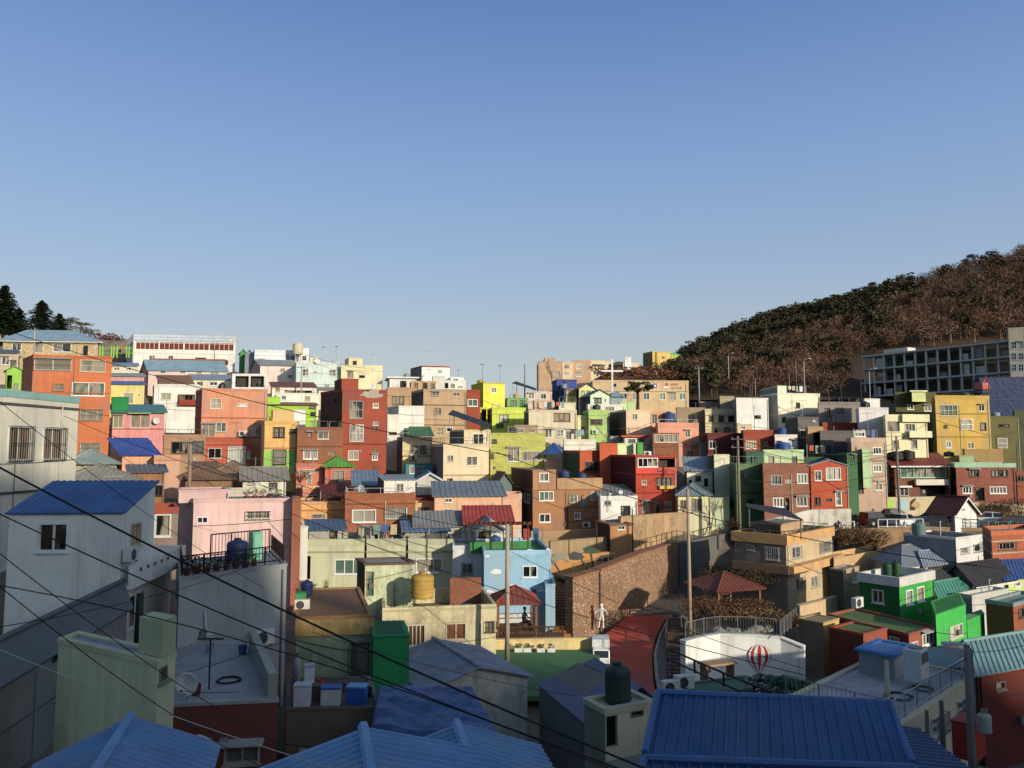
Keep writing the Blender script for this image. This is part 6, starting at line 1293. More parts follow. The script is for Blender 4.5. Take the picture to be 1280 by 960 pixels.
H('little white cabin with maroon roof and brick chimney by the cars', 1162, 1194, 1221, 641, 672, 75.5, 30, 'efe8da', lcol='9a948a', roof='gv', D=None, rise=1.45, over=.3, rcol='5e2c28', fas='efe8da', rib=0, name='cabin', cat='cabin', win=[(1184, 645, 1189, 651, 1, K, 'k')], pipe=0)
_cab = [o for o in bpy.data.objects if o.get('label', '').startswith('little white cabin')][0]
_hc = max(v.co.z for v in _cab.children[0].data.vertices); _wc = max(v.co.x for v in _cab.children[0].data.vertices) / 2; mb = MB(); mb.box(_wc - .45, _wc - .05, 1.2, 1.6, _hc - .7, _hc + .55); mb.build('chimney', M('brick', 'b8562e'), _cab)
for _k in range(6):
    mb = MB(); mb.box(.65 + _k * .2, .78 + _k * .2, -.03, -.004, 2.55, 2.68); mb.build('letter', M('plain', '8a8478'), _cab)

# ---------------------------------------------------------------- people and vehicles
for _px, _py, _d, _a, _c, _s, _l in ((1094, 657, 79, 20, '26262c', True, 'black people carrier parked at the left end of the car row'), (1131, 657.5, 78.5, 25, 'e6e4e0', False, 'white hatchback parked behind the white guard rail'),
        (1160, 654, 80.5, 150, 'b4b2ac', False, 'silver saloon parked beside the maroon roofed cabin'), (1120, 650, 84, 15, '4a4a50', False, 'dark grey car half hidden behind the white hatchback'),
        (1052, 661, 77.5, 30, '2a2a2c', False, 'black car parked above the beige house roof'), (1234, 655, 81, 160, 'dcd8d0', False, 'white car parked right of the maroon roofed cabin'), (1263, 660, 78.5, 170, '1e1e20', False, 'black car parked at the right edge behind the netting fence')):
    car(_l, P(_px, _py, _d), R(_a), _c, L=3.9, suv=_s).scale = (.85, .85, .85)
_tr = thing('delivery_truck', 'white box truck standing at the edge of the green court', 'truck', P(752, 837, 48.6), R(-4)); _tr.scale = (.64, .42, .6)
mb = MB(); mb.box(-.85, .85, 1.75, 5.0, .7, 2.7); mb.build('cargo_box', M('paint', 'e8e2d4'), _tr, bevel=.03)
mb = MB(); mb.prism([(-.8, 0, .45), (-.8, 0, 1.1), (-.8, .35, 1.95), (-.8, 1.6, 2.0), (-.8, 1.6, .45)], (1.6, 0, 0)); mb.build('cab', M('gloss', 'efece4'), _tr, bevel=.06)
mb = MB(); mb.ob((-.68, -.005 + .04, 1.16), (1.36, 0, 0), (0, .27, .66), (0, -.03, .01)); mb.build('windscreen', M('gloss', '1c2024'), _tr)
mb = MB(); mb.box(-.84, .84, -.1, .06, .35, .62); mb.build('bumper', M('plain', '55524e'), _tr, bevel=.03)
for _x in (-.6, .6):
    mb = MB(); mb.box(_x - .16, _x + .16, -.03, .05, .72, .92); mb.build('headlight', M('gloss', 'd8d4c4'), _tr)
    for _y in (.75, 3.9):
        mb = MB(); mb.tube([(_x * 1.05 - .1, _y, .34), (_x * 1.05 + .12, _y, .34)], .34, 16); mb.build('wheel', M('plain', '1d1c1c'), _tr)
    mb = MB(); mb.tube([(_x * 1.4, .25, 1.3), (_x * 1.7, .15, 1.4), (_x * 1.7, .15, 1.7)], .04, 5); mb.build('mirror', M('plain', '2a2a2a'), _tr)

gazebo('brown hip-roofed gazebo on the timber deck beside the blue house', P(644, 792, 52.5), .1, 2.5, 2.2, .95, '8a4430')
_gz = gazebo('red-brown hip-roofed gazebo among dry shrubs by the concrete pole', P(906, 768, 56), .35, 3.4, 2.0, 1.0, '7c4030', '7a5a3e')
ribbon('timber_deck', [(612, 706, 800, 51), (612, 702, 790, 55)], M('wood', '7a5638'))
rail('brown timber railing along the gazebo deck', [P(614, 800, 51), P(704, 799, 51)], .8, .9, '7a5638', bars=True, r=.045)
_pp = thing('person', 'person in dark clothes sitting under the gazebo roof', 'person', P(655, 786, 52.2) + Vector((0, 0, .0)), R(60))
_j = [(0, 0, .50, .13), (0, 0, .72, .14), (0, -.02, .98, .15), (0, -.03, 1.10, .06), (0, -.05, 1.18, .055), (0, -.06, 1.28, .095),
      (.19, -.03, 1.0, .06), (.24, -.14, .78, .045), (.12, -.36, .66, .035), (-.19, -.03, 1.0, .06), (-.24, -.14, .78, .045), (-.12, -.36, .66, .035),
      (.11, -.02, .50, .09), (.14, -.46, .52, .07), (.14, -.48, .08, .045), (.14, -.62, .04, .04), (-.11, -.02, .50, .09), (-.14, -.46, .52, .07), (-.14, -.48, .08, .045), (-.14, -.62, .04, .04)]
_e = [(0, 1), (1, 2), (2, 3), (3, 4), (4, 5), (2, 6), (6, 7), (7, 8), (2, 9), (9, 10), (10, 11), (0, 12), (12, 13), (13, 14), (14, 15), (0, 16), (16, 17), (17, 18), (18, 19)]
skin_mesh('body', _j, _e, M('plain', '2c2a2c'), _pp)
mb = MB(); mb.ell((0, -.075, 1.31), .085, .1, .125, 14, 10); mb.build('head', M('plain', 'c49a7e'), _pp, smooth=True)
mb = MB(); mb.ell((0, -.045, 1.35), .1, .105, .115, 12, 8); mb.build('hair', M('plain', '1d1a18'), _pp, smooth=True)
mb = MB(); mb.box(-.3, .3, -.25, .25, .36, .42)
for _x in (-.26, .26):
    for _y in (-.2, .2): mb.box(_x - .03, _x + .03, _y - .03, _y + .03, .0, .36)
_o = mb.build('bench', M('wood', '6a4a32')); _o.location = _pp.location + Vector((0, 0, 0)); _o.rotation_euler = _pp.rotation_euler; tag(_o, 'small wooden bench under the person in the gazebo', 'bench')
_st = thing('statue', 'white painted standing figure in front of the stone wall', 'statue', P(752, 785, 56.6), R(-20)); _st.scale = (.92, .92, .92)
_j = [(0, 0, .95, .13), (0, 0, 1.2, .13), (0, 0, 1.45, .15), (0, 0, 1.6, .07), (0, -.02, 1.7, .16), (0, -.04, 1.9, .17), (.2, 0, 1.42, .06), (.42, -.05, 1.3, .05), (.5, -.1, 1.05, .05), (-.2, 0, 1.42, .06), (-.42, -.05, 1.25, .05), (-.55, -.1, 1.05, .05),
      (.1, 0, .9, .1), (.13, 0, .5, .08), (.14, 0, .06, .07), (.16, -.16, .05, .06), (-.1, 0, .9, .1), (-.18, 0, .5, .08), (-.24, .05, .06, .07), (-.26, -.12, .05, .06)]
_e = [(0, 1), (1, 2), (2, 3), (3, 4), (4, 5), (2, 6), (6, 7), (7, 8), (2, 9), (9, 10), (10, 11), (0, 12), (12, 13), (13, 14), (14, 15), (0, 16), (16, 17), (17, 18), (18, 19)]
skin_mesh('figure', _j, _e, M('paint', 'f4f0e8'), _st, 2)

# ---------------------------------------------------------------- roof things
tank('navy blue water tank on the railed grey terrace', on_roof(HS['greywall'], .55, .5), .46, 1.05, '26335c')
tank('yellow stained water tank beside the pale green roof shed', P(528, 747, 48.5), .7, 1.5, 'c0963a', mat='tin')
tank('dark green water tank on the beige roof room', on_roof(HS['tankroom'], .5, .55, .02), .44, 1.25, '2c4038')
tank('bright blue water tank in front of the white kiosk house', P(979, 563, 88), .85, .9, '2a5a9a')
tank('navy water tank on the brown corner house terrace', on_roof(HS['brownbig'], .62, .4, .6), .6, 1.3, '2c3c66')
tank('second navy drum near the right end of the brown terrace', on_roof(HS['brownbig'], .85, .3, .6), .5, 1.0, '34466e')
tank('dark green tank on the green house roof, left of its pair', on_roof(HS['green'], .35, .6), .3, 1.2, '1f4a2c', 'green drums on the green roof'); tank('dark green tank on the green house roof, right of its pair', on_roof(HS['green'], .62, .62), .3, 1.15, '1f4a2c', 'green drums on the green roof')
tank('grey-green tank on the white house with shaded side', on_roof(HS['greywhite'], .1, .75), .55, 1.1, '5f7a72')
tank('blue barrel stack beside the brown concrete wall', P(836, 530, 105), .9, 1.6, '2a4470'); tank('blue drum on the long mint block', on_roof(HS['mint'], .9, .4), .5, 1.0, '8a9a98')
tank('black tank on the cream yellow house terrace, left', P(1120, 575, 92), .85, 1.0, '1f2022'); tank('black tank on the cream yellow house terrace, right', P(1134, 574, 92), .85, 1.05, '1f2022')
_w = thing('water_tower', 'beige cylindrical water tower on the hilltop stair block', 'water tower', P(372, 449, 157)); mb = MB(); mb.lathe([(1.0, 1.0), (1.05, 3.0), (.7, 3.3)], n=16); mb.build('drum', M('paint', 'cdb898'), _w)
for _a in (0, 2.1, 4.2):
    mb = MB(); mb.tube([(math.cos(_a) * .6, math.sin(_a) * .6, -.6), (math.cos(_a) * .6, math.sin(_a) * .6, 1.02)], .1, 6); mb.build('leg', M('steel', '6a625a'), _w)
ac('air conditioner on the grey plastered wall above the deck', on_wall(HS['greywall'], 323, 806, .3), R(50), .95)
ac('air conditioner on the ledge of the salmon red house', on_wall(HS['salmon'], 304, 546, .3), R(14), 1.0)
ac('left air conditioner on the green veranda roof', P(838, 868, 37), R(18), .9); ac('right air conditioner on the green veranda roof', P(855, 862, 37.3), R(18), .95)
ac('white air conditioner on the green flat roof by the yellow pillar', P(1072, 760, 48.5), R(38), .9)
_t = thing('outdoor_unit', 'tall white twin outdoor unit beside the hut on the deck', 'outdoor unit', P(1146, 852, 30.2), R(44))
mb = MB(); mb.box(-.42, .42, -.32, .32, .06, 1.25); mb.build('casing', M('plain', 'd2cec4'), _t, bevel=.03)
mb = MB(); mb.box(-.36, .36, -.332, -.323, .75, 1.15); mb.build('grille', M('plain', '6a6864'), _t); mb = MB(); mb.box(.4225, .43, -.25, .25, .3, 1.1); mb.build('grille', M('plain', '77746f'), _t)
mb = MB(); mb.lathe([(.26, 1.25), (.26, 1.31), (.2, 1.31)], n=18); mb.build('fan_housing', M('plain', '8a8782'), _t)
dish('white satellite dish on the small pink house', on_wall(HS['pink_s'], 196, 531, .25), .4, .4); dish('white satellite dish on the brown brick roof', P(452, 618, 71), -.3, .36)
dish('large white satellite dish low on the grey wall', P(234, 874, 24.7), .1, .36)
dish('white dish on the peeling top of the tower house', P(464, 488, 92.5), .3, .35); dish('grey dish on the mint block', P(396, 455, 141.5), .5, .5); dish('dish on the white house painted with animals', P(775, 622, 77.5), .4, .25)
for _px, _py, _d, _h, _l in ((468, 462, 142, 3, 'television aerial beside the cream skyline house'), (603, 480, 119, 3.2, 'television aerial on the bright yellow cube house'), (625, 480, 120, 3, 'second aerial at the right of the yellow cube'),
        (420, 455, 141, 3.4, 'tall aerial on the right of the mint block'), (404, 453, 142, 3, 'aerial over the middle of the mint block'), (996, 492, 112.5, 5, 'tall thin mast on the white block house'), (1003, 492, 113, 4, 'shorter mast on the white block house'), (987, 493, 112.4, 3.2, 'left mast on the white block house'),
        (1052, 503, 107, 2.6, 'aerial on the shaded grey house'), (1077, 500, 103, 3, 'aerial beside the white tank housing'), (938, 513, 110, 5, 'double mast in front of the white slanted studio'), (945, 513, 109, 4.5, 'slim mast on the slanted studio'),
        (760, 640, 77, 2.2, 'aerial on the animal painted cottage'), (1186, 497, 105, 3, 'aerial on the mustard roof room'), (1085, 543, 84, 2.4, 'aerial on the tall beige house'), (536, 458, 141, 3, 'aerial on the wide white skyline block'), (870, 527, 99, 2.5, 'aerial on the salmon pink house'), (330, 528, 90, 2.5, 'aerial on the yellow stair room')):
    antenna(_l, P(_px, _py, _d), _h)
_ = rail('dark iron railing round the grey house roof terrace', [on_roof(HS['greywall'], .02, .95, .1), on_roof(HS['greywall'], .02, .06, .1), on_roof(HS['greywall'], .97, .06, .1), on_roof(HS['greywall'], .97, .95, .1)], .75, 1.0, '3c2e2a', r=.03)
rail('brown iron railing higher behind the blue tank', [on_roof(HS['greywall'], .3, .75, .15), on_roof(HS['greywall'], .92, .75, .15)], 1.1, .9, '4a342c', r=.03)
_t = thing('roof_door_box', 'mint green roof hatch door standing beside the navy tank', 'roof hatch', on_roof(HS['greywall'], .74, .55), R(50))
mb = MB(); mb.box(-.25, .25, -.2, .2, 0, 1.3); mb.build('casing', M('old', '6fae8c'), _t); mb = MB(); mb.box(-.19, .19, -.23, -.203, .05, 1.2); mb.build('door', M('paint', '7fbc9a'), _t)
for _i in range(8): plant_pot('potted plant standing along the dark iron railing', on_roof(HS['greywall'], .06 + _i * .09, .16 + .03 * (_i % 2)), random.uniform(.13, .22))
_t = thing('drying_pole', 'thin black T-shaped drying pole on the blue-grey deck', 'drying pole', P(261, 868, 25.8)); mb = MB(); mb.tube([(0, 0, 0), (0, 0, 1.75)], .025, 6); mb.build('post', M('steel', '2a2a2c'), _t)  # T-shaped post for hanging washing, carries no lamp
mb = MB(); mb.box(-.42, .42, -.04, .04, 1.75, 1.8); mb.build('crossbar', M('steel', '2a2a2c'), _t)
_t = thing('wall_sculpture', 'white curved tap shape fixed on the grey wall', 'wall sculpture', on_wall(HS['greywall'], 255, 795, .06), R(50)); mb = MB(); mb.tube([(-.05, 0, 1.0), (0, -.02, .7), (0, -.02, .4), (.12, -.02, .15)], [.04, .045, .045, .05], 6); mb.build('stem', M('paint', 'd8d6ce'), _t)
for _z, _w in ((.02, .42), (-.12, .5)):
    mb = MB(); mb.box(-_w / 2, _w / 2 + .1, -.05, .0, _z, _z + .05); mb.build('bar', M('paint', 'd8d6ce'), _t)
def crate(label, loc, rz, w, dp, h, col, lid):
    t = thing('storage_box', label, 'storage box', loc, rz); mb = MB(); mb.box(-w / 2, w / 2, -dp / 2, dp / 2, 0, h); mb.build('body', M('plain', col), t, bevel=.02)
    mb = MB(); mb.box(-w / 2 - .02, w / 2 + .02, -dp / 2 - .02, dp / 2 + .02, h + .002, h + .07); mb.build('lid', M('plain', lid), t, bevel=.015); return t
_z = on_roof(HS['boxwall'], 0, 0)
crate('white storage box at the left of the concrete terrace', on_roof(HS['boxwall'], .17, .15, -.02), .1, .6, .5, .72, 'cfcfd2', 'b8babd')
crate('white storage box with blue lid in the middle of the terrace', on_roof(HS['boxwall'], .48, .16, -.02), .05, .72, .5, .6, 'c4c2bc', '2a5aa0')
crate('bright blue storage box right on the concrete terrace', on_roof(HS['boxwall'], .76, .16, -.02), -.1, .7, .5, .62, '2458a8', '6aa0cc')
crate('brown wooden chest between the white boxes', on_roof(HS['boxwall'], .32, .3, -.02), .1, .6, .4, .5, '6a4a3c', '5a3c30')
crate('white polystyrene box under the mint wall', on_roof(HS['boxwall'], .25, .55, -.02), .3, .4, .4, 1.0, 'd4d6d4', 'a8acb0')
crate('red steel cabinet beside the pole at lower right', P(1212, 945, 25.6), R(44), 1.0, .7, 1.1, 'a82820', '8a1f1a')
_t = thing('bicycle', 'old dark bicycle leaning in front of the tank room', 'bicycle', on_wall(HS['tankroom'], 797, 934, .62), R(66)); _t.scale = (.8, .8, .8)
for _x in (-.5, .5):
    mb = MB(); mb.tube([(_x + .31 * math.cos(a), 0, .33 + .31 * math.sin(a)) for a in np.linspace(0, 6.2832, 25)], .022, 6); wq = mb.build('wheel', M('plain', '1f1e1e'), _t)
    mb = MB()
    for a in np.linspace(0, 3.1416, 7)[:6]: mb.tube([(_x - .3 * math.cos(a), 0, .33 - .3 * math.sin(a)), (_x + .3 * math.cos(a), 0, .33 + .3 * math.sin(a))], .004, 4)
    mb.build('spokes', M('steel', '8a8a8a'), wq)
mb = MB(); mb.tube([(-.5, 0, .33), (-.05, 0, .3), (.36, 0, .82), (-.2, 0, .78), (-.05, 0, .3)], .02, 6); mb.tube([(.5, 0, .33), (.36, 0, .82), (.33, 0, .98)], .018, 6); mb.tube([(-.5, 0, .33), (-.2, 0, .78), (-.24, 0, .92)], .016, 6); mb.build('frame', M('gloss', '2c3a34'), _t)
mb = MB(); mb.box(-.34, -.12, -.06, .06, .92, .97); mb.build('saddle', M('plain', '1c1b1b'), _t, bevel=.02); mb = MB(); mb.tube([(.25, -.26, 1.0), (.35, -.1, 1.0), (.35, .1, 1.0), (.25, .26, 1.0)], .014, 6); mb.build('handlebar', M('steel', '9a9a9a'), _t)

def solar(label, c4, posts_h, col='23242a'):
    c4 = [Vector(p) for p in c4]; o = c4[0].copy(); t = thing('solar_canopy', label, 'solar panel', o)
    n = (c4[1] - c4[0]).cross(c4[3] - c4[0]).normalized(); n = n if n.z > 0 else -n
    mb = MB(); mb.prism([p - o for p in c4], n * .06); mb.build('panel', M('plain', col), t)
    mb = MB()
    for k in range(5):
        q = (k + .0) / 4; a = c4[0].lerp(c4[1], q) - o + n * .062; b = c4[3].lerp(c4[2], q) - o + n * .062; mb.tube([a, b], .02, 4)
    mb.build('frame', M('steel', '77777c'), t)
    for p in c4:
        q = p.lerp(sum(c4, Vector()) / 4, .08) - o; mb = MB(); mb.tube([q, Vector((q.x, q.y, q.z - posts_h))], .05, 6); mb.build('post', M('steel', '8a8a8c'), t)
solar('tilted solar canopy above the pinkish cream corner house', [P(560, 518, 87.5), P(611, 535, 87.5), P(613, 530, 92), P(566, 513, 92)], 1.6)
solar('dark tilted solar canopy on the beige corner house', [P(934, 634, 60.5), P(1004, 651, 60), P(980, 636, 65.5), P(934, 630, 64)], 1.5, '2a2622')
solar('dark solar panel on posts beside the pole on the skyline', [P(640, 479, 126), P(669, 488, 126), P(671, 486, 130), P(645, 477, 130)], 2.0)
_t = thing('pergola', 'rust brown timber pergola on the roof of the blue cloud house', 'pergola', P(585, 700, 59)); _o = _t.location.copy()
for _x in (586, 613, 640, 660):
    for _d, _yy in ((59, 694), (62.5, 690)):
        mb = MB(); q = P(_x, _yy, _d) - _o; mb.tube([q, q + Vector((0, 0, 2.3))], .06, 6); mb.build('post', M('wood', '5a4234'), _t)
for _d, _yy in ((59, 694), (62.5, 690)):
    mb = MB(); mb.tube([P(582, _yy, _d) - _o + Vector((0, 0, 2.33)), P(664, _yy, _d) - _o + Vector((0, 0, 2.33))], .07, 4); mb.build('beam', M('wood', '8a4a34'), _t)
for _k in range(14):
    mb = MB(); _x = 583 + _k * 6.1; mb.tube([P(_x, 694, 58.7) - _o + Vector((0, 0, 2.43)), P(_x * .95 + 640 * .05, 690, 62.8) - _o + Vector((0, 0, 2.43))], .045, 4); mb.build('slat', M('wood', '8a4a34'), _t)
strip_wall('green painted roof fence on the blue cloud house', [(588, 678, 690, 60.5), (664, 676, 688, 61.5)], .08, M('paint', '3f8a44'), name='roof_fence', cat='fence', foot=.1)
_t = thing('tarpaulin', 'royal blue tarpaulin tent roof beside the olive lime house', 'tarpaulin', P(690, 570, 95)); _o = _t.location.copy(); mb = MB()
for a, b in (((678, 566), (688, 569)), ((688, 569), (703, 566)), ):
    pass
_cc = [P(678, 568, 93) - _o, P(703, 567, 92.6) - _o, P(704, 560, 97) - _o, P(682, 560, 97) - _o]; _ap = P(692, 553, 95) - _o
for _i in range(4): sheet(mb, _cc[_i], _cc[(_i + 1) % 4], _ap, _ap, 0, 0, .05)
mb.build('cover', M('tarp', '2f5a92'), _t)
for _p in _cc:
    mb = MB(); mb.tube([_p, _p - Vector((0, 0, 2.5))], .05, 5); mb.build('post', M('steel', '77706a'), _t)
H('pink plastered round porch under the blue tarpaulin', 680, 681, 704, 575, 610, 93.5, 12, 'e2b896', D=3, ph=.2, win=[(687, 571, 693, 577, 1, BR, 'k')][:0], pipe=0)
H('teal canvas shed under the cream yellow house', 505, 507, 540, 580, 620, 90, 12, '3f8a84', D=3, mat='paint', ph=.1, name='shed', cat='shed', win=[(512, 582, 518, 592, 1, WHITE, 'c'), (520, 583, 533, 595, 1, '3a5a8a', 'm')], pipe=0)
# green tarp on the white stepped house
_t = thing('tarpaulin', 'crumpled dark green tarpaulin on the white stepped house', 'tarpaulin', P(508, 546, 100)); mb = MB(); _o = _t.location.copy(); sheet(mb, P(508, 545, 99) - _o, P(543, 545, 100) - _o, P(511, 533, 102) - _o, P(543, 533, 103) - _o, 0, 0, .05); mb.build('cover', M('tarp', '2f6a48'), _t)

# ---------------------------------------------------------------- foreground roofs
slope_roof('house under a cobalt blue ribbed roof filling the lower right', P(806, 944, 14.6), P(1141, 957, 14.1), P(822, 868, 16.6), P(1111, 881, 16.2), '2f5684', rib=.21, wall=M('paint', 'a8a294'), trim='42689a')
slope_roof('lower cobalt roof edge under the big ribbed roof', P(780, 1010, 12.9), P(1170, 1030, 12.5), P(806, 951, 14.3), P(1143, 963, 13.9), '2d527e', rib=.21, wall=M('paint', 'a8a294'), trim='3f6492')
slope_roof('side roof of darker blue sheets sloping right of the big ribbed roof', P(1218, 965, 15.4), P(1150, 912, 17.9), P(1141, 958, 14.2), P(1141, 958, 14.2) + P(1150, 912, 17.9) - P(1218, 965, 15.4), '2b4e78', rib=.21, wall=M('paint', 'a8a294'))
gable_roof_house('house with steel blue ribbed gable roof at the lower left', P(163, 896, 17), P(106, 985, 13.5), 1.75, 1.85, .75, .75, 3, '6a8fb4', 'b5b184')
gable_roof_house('house with pale blue ribbed gable roof near the bottom centre', P(454, 910, 14.2), P(470, 1010, 11.2), 1.9, 2.3, .55, .6, 3, '628db4', '8a8678')
gable_roof_house('house with blue ribbed gable roof right of the bottom centre one', P(571, 905, 16.2), P(596, 985, 13.2), 1.3, 1.75, .4, .55, 3, '5f90b4', '8a8678')
gable_roof_house('old house with weathered grey-blue roof and stained white gable', P(541, 798, 41), P(599, 834, 35.5), 2.7, 2.8, .75, .75, 3.5, '8b93a0', 'cfc8b4', rmat='tin', wmat='old', rib=.3)
_lt = slope_roof('low lean-to covered by a crumpled dark blue tarpaulin', P(466, 912, 26.5), P(628, 925, 26), P(476, 868, 30), P(588, 868, 30), '2b496e', rib=0, wall=M('concrete', '7a7264'), mat='tarp')
mb = MB(); _q = [P(462, 916, 26.4), P(632, 930, 25.8), P(592, 864, 30.2), P(472, 862, 30.2)]; n = 34
for i in range(n + 1):
    for j in range(n + 1):
        a, b = i / n, j / n; p = (_q[0].lerp(_q[1], a)).lerp(_q[3].lerp(_q[2], a), b) - _lt.location
        p.z += .16 + .16 * noise.noise(p * 1.1) + .09 * abs(noise.noise(p * 2.7)) + .04 * noise.noise(p * 6) - (.25 if i in (0, n) or j in (0,) else 0); mb.v.append(tuple(p))
mb.f = [(i * (n + 1) + j, (i + 1) * (n + 1) + j, (i + 1) * (n + 1) + j + 1, i * (n + 1) + j + 1) for i in range(n) for j in range(n)]; mb.m = [0] * len(mb.f)
mb.build('tarpaulin_cover', M('tarp', '2f5484'), _lt, smooth=True)
slope_roof('house with plain navy roof in front of the green court', P(734, 908, 29.5), P(671, 854, 34.9), P(802, 858, 31.4), P(722, 823, 35.5), '565d78', rib=0, wall=M('paint', '77726a'))
slope_roof('right slope of the navy roof house by the dark green tank', P(850, 900, 29), P(775, 850, 33.6), P(806, 860, 31.3), P(727, 825, 35.3), '505670', rib=0, wall=M('paint', '77726a'), name='house')
slope_roof('grey-teal sheet roof between the deck and the red-brown house', P(1166, 836, 35.5), P(1230, 834, 36), P(1136, 809, 39.5), P(1208, 798, 41), '7d9a98', rib=.3, wall=M('paint', '8a8478'))
rail('dark pipe railing in front of the green veranda house', [P(835, 826, 40), P(905, 858, 36.5), P(985, 892, 33)], .6, 2, '2f2e2e', bars=False, r=.05)
rail('grey wire railing on the right edge of the railed deck', [on_roof(HS['deck'], .02, .04, .1), on_roof(HS['deck'], .98, .04, .1)], .75, 1.3, '9a9a98', bars=True, r=.02)
rail('grey wire railing on the left edge of the railed deck', [on_roof(HS['deck'], .04, .04, .1), on_roof(HS['deck'], .04, .97, .1)], .75, 1.3, '9a9a98', bars=True, r=.02)
_t = thing('wooden_arch', 'tan timber box frame in front of the balloon wall', 'frame', P(897, 857, 41), R(20)); 
for a in ((-.85, -.75), (.75, .85)):
    mb = MB(); mb.box(a[0], a[1], -.3, .3, 0, 1.1); mb.build('side_panel', M('wood', '9a6a48'), _t)
mb = MB(); mb.box(-.95, .95, -.4, .4, 1.102, 1.2); mb.build('top_panel', M('wood', 'b89468'), _t)
shrub('trimmed blue-green hedge on the floor below the balloon', P(960, 868, 42), 1.3, .9, '2a5446', 'hedge', None, 900, .08)
shrub('small green hedge right of the balloon basket', P(990, 862, 42.5), 1.0, .6, '48683c', 'hedge', None, 300, .12)
# ---------------------------------------------------------------- roof and wall clutter, one thing at a time
def short(hs, n): 
    w = hs.label.split(); return hs.label if len(w) <= n else None
def laundry(label, loc, rz, L):
    t = thing('washing_line', label, 'washing line', loc, rz)
    for x in (-L / 2, L / 2):
        mb = MB(); mb.tube([(x, 0, 0), (x, 0, 1.5)], .03, 5); mb.build('post', M('steel', '8a8a88'), t)
    mb = MB(); mb.tube([(-L / 2, 0, 1.45), (0, 0, 1.38), (L / 2, 0, 1.45)], .012, 4); mb.build('line', M('plain', '3a3a38'), t)
    x = -L / 2 + .3
    while x < L / 2 - .5:
        w, hh = random.uniform(.3, .6), random.uniform(.5, .95); mb = MB(); mb.ob((x, -.02, 1.4 - hh), (w, 0, 0), (0, .04, 0), (0, random.uniform(-.05, .05), hh)); mb.build('cloth', M('plain', random.choice(['b5483a', 'd8d4c8', '4a6a9a', 'c8b48a', '3a3a44', '7a9a8a'])), t); x += w + random.uniform(.1, .3)
def chimney_pipe(hs, s, t):
    mb = MB(); p = Vector((hs.W * s, 0, hs.h)) + Vector((hs.vl.x, hs.vl.y, 0)) * hs.D * t; hh = random.uniform(.6, 1.2)
    mb.tube([p - Vector((0, 0, .1)), p + Vector((0, 0, hh)), p + Vector((.18, 0, hh + .02))], .06, 6); mb.build('flue_pipe', M('steel', 'a8a49c'), hs.root)
_cols = [('blue', '2c4f86'), ('dark green', '2f4a3c'), ('black', '26262a'), ('grey', '8c918f'), ('yellow', 'c09a3a')]
for _h in list(ALLH):
    if not (24 < _h.d < 150) or _h.W < 2.4 or _h.name not in ('house',): continue
    if _h.flat and _h.d > 56:
        if random.random() < .6: chimney_pipe(_h, random.uniform(.15, .85), random.uniform(.3, .8))
        r = random.random(); sh = short(_h, 9)
        if sh and r < .34:
            _n, _c = random.choice(_cols); tank('%s water tank on the %s' % (_n, sh), on_roof(_h, random.uniform(.2, .8), random.uniform(.25, .7)), random.uniform(.4, .62), random.uniform(.8, 1.25), _c)
        elif sh and r < .5 and _h.W > 4: laundry('washing line on the roof of %s' % sh, on_roof(_h, .5, random.uniform(.15, .5)), math.atan2(_h.u.y, _h.u.x), min(4, _h.W * .7))
        elif sh and r < .68: antenna('aerial on the %s' % sh, on_roof(_h, random.uniform(.1, .9), random.uniform(.2, .8)), random.uniform(1.6, 2.8))
        elif sh and r < .8: ac('rooftop air conditioner on the %s' % sh, on_roof(_h, random.uniform(.2, .8), .2), math.atan2(_h.u.y, _h.u.x), .85)
        elif sh: rail('thin railing round the roof of the %s' % sh, [on_roof(_h, .03, .9, .15), on_roof(_h, .03, .04, .15), on_roof(_h, .97, .04, .15), on_roof(_h, .97, .9, .15)], .8, 1.4, random.choice(['8a8680', 'd8d2c4', '5a544e', '6a8a7a']), bars=False, r=.022 + _h.d * .00006)
    sh = short(_h, 9)
    if sh and random.random() < .3 and _h.h > 2.5 and _h.d < 110:
        s = random.uniform(.15, .85); _zf = random.uniform(.35, .62)
        if any(r[0] - .5 < _h.W * s < r[1] + .5 and r[2] - .7 < _h.h * _zf < r[3] + .2 for r in _h.rects): continue
        p = _h.C + _h.u * (_h.W * s) + Vector((_h.u.y, -_h.u.x)) * .24
        ac('air conditioner hung on the %s' % sh, Vector((p.x, p.y, _h.z0 + _h.h * _zf)), math.atan2(_h.u.y, _h.u.x), .82)
H('low shed under faded blue sheeting behind the first sage house', 384, 386, 430, 662, 690, 66, 8, 'b0a898', roof='sb', rise=.5, D=3, rcol='4d6684', name='shed', cat='shed', win=[(412, 664, 422, 674, 1, K, 'k')])
H('low shed with grey-blue sheet roof left of the white gate roofs', 504, 506, 560, 664, 690, 65, 6, 'a89c8a', roof='sb', rise=.5, D=3, rcol='5f7a96', name='shed', cat='shed')
H('beige concrete water box behind the middle sage house', 446, 448, 468, 660, 690, 65.5, 8, 'b3a488', D=2, ph=.1, name='water_box', cat='water box', pipe=0)
H('narrow brick-fronted shed behind the sage terrace', 470, 472, 504, 664, 690, 66, 6, 'a8683f', mat='brick', D=2.5, ph=.2, name='shed', cat='shed', pipe=0, win=[(476, 666, 484, 674, 1, WHITE, 'm'), (490, 667, 500, 674, 1, WHITE, 'm')])
H('low lean-to with sagging brown roof beside the concrete pole', 238, 240, 270, 586, 620, 78, 8, '8f7050', roof='sb', rise=.6, D=3, rcol='7c5f48', rmat='tin', name='shed', cat='shed')
H('small flat house with rusty awning under the brown tile roof', 262, 264, 300, 612, 650, 60, 8, 'c4a27c', D=3, ph=.25, win=[(270, 616, 280, 624, 2, BR, 'k')], pipe=0)
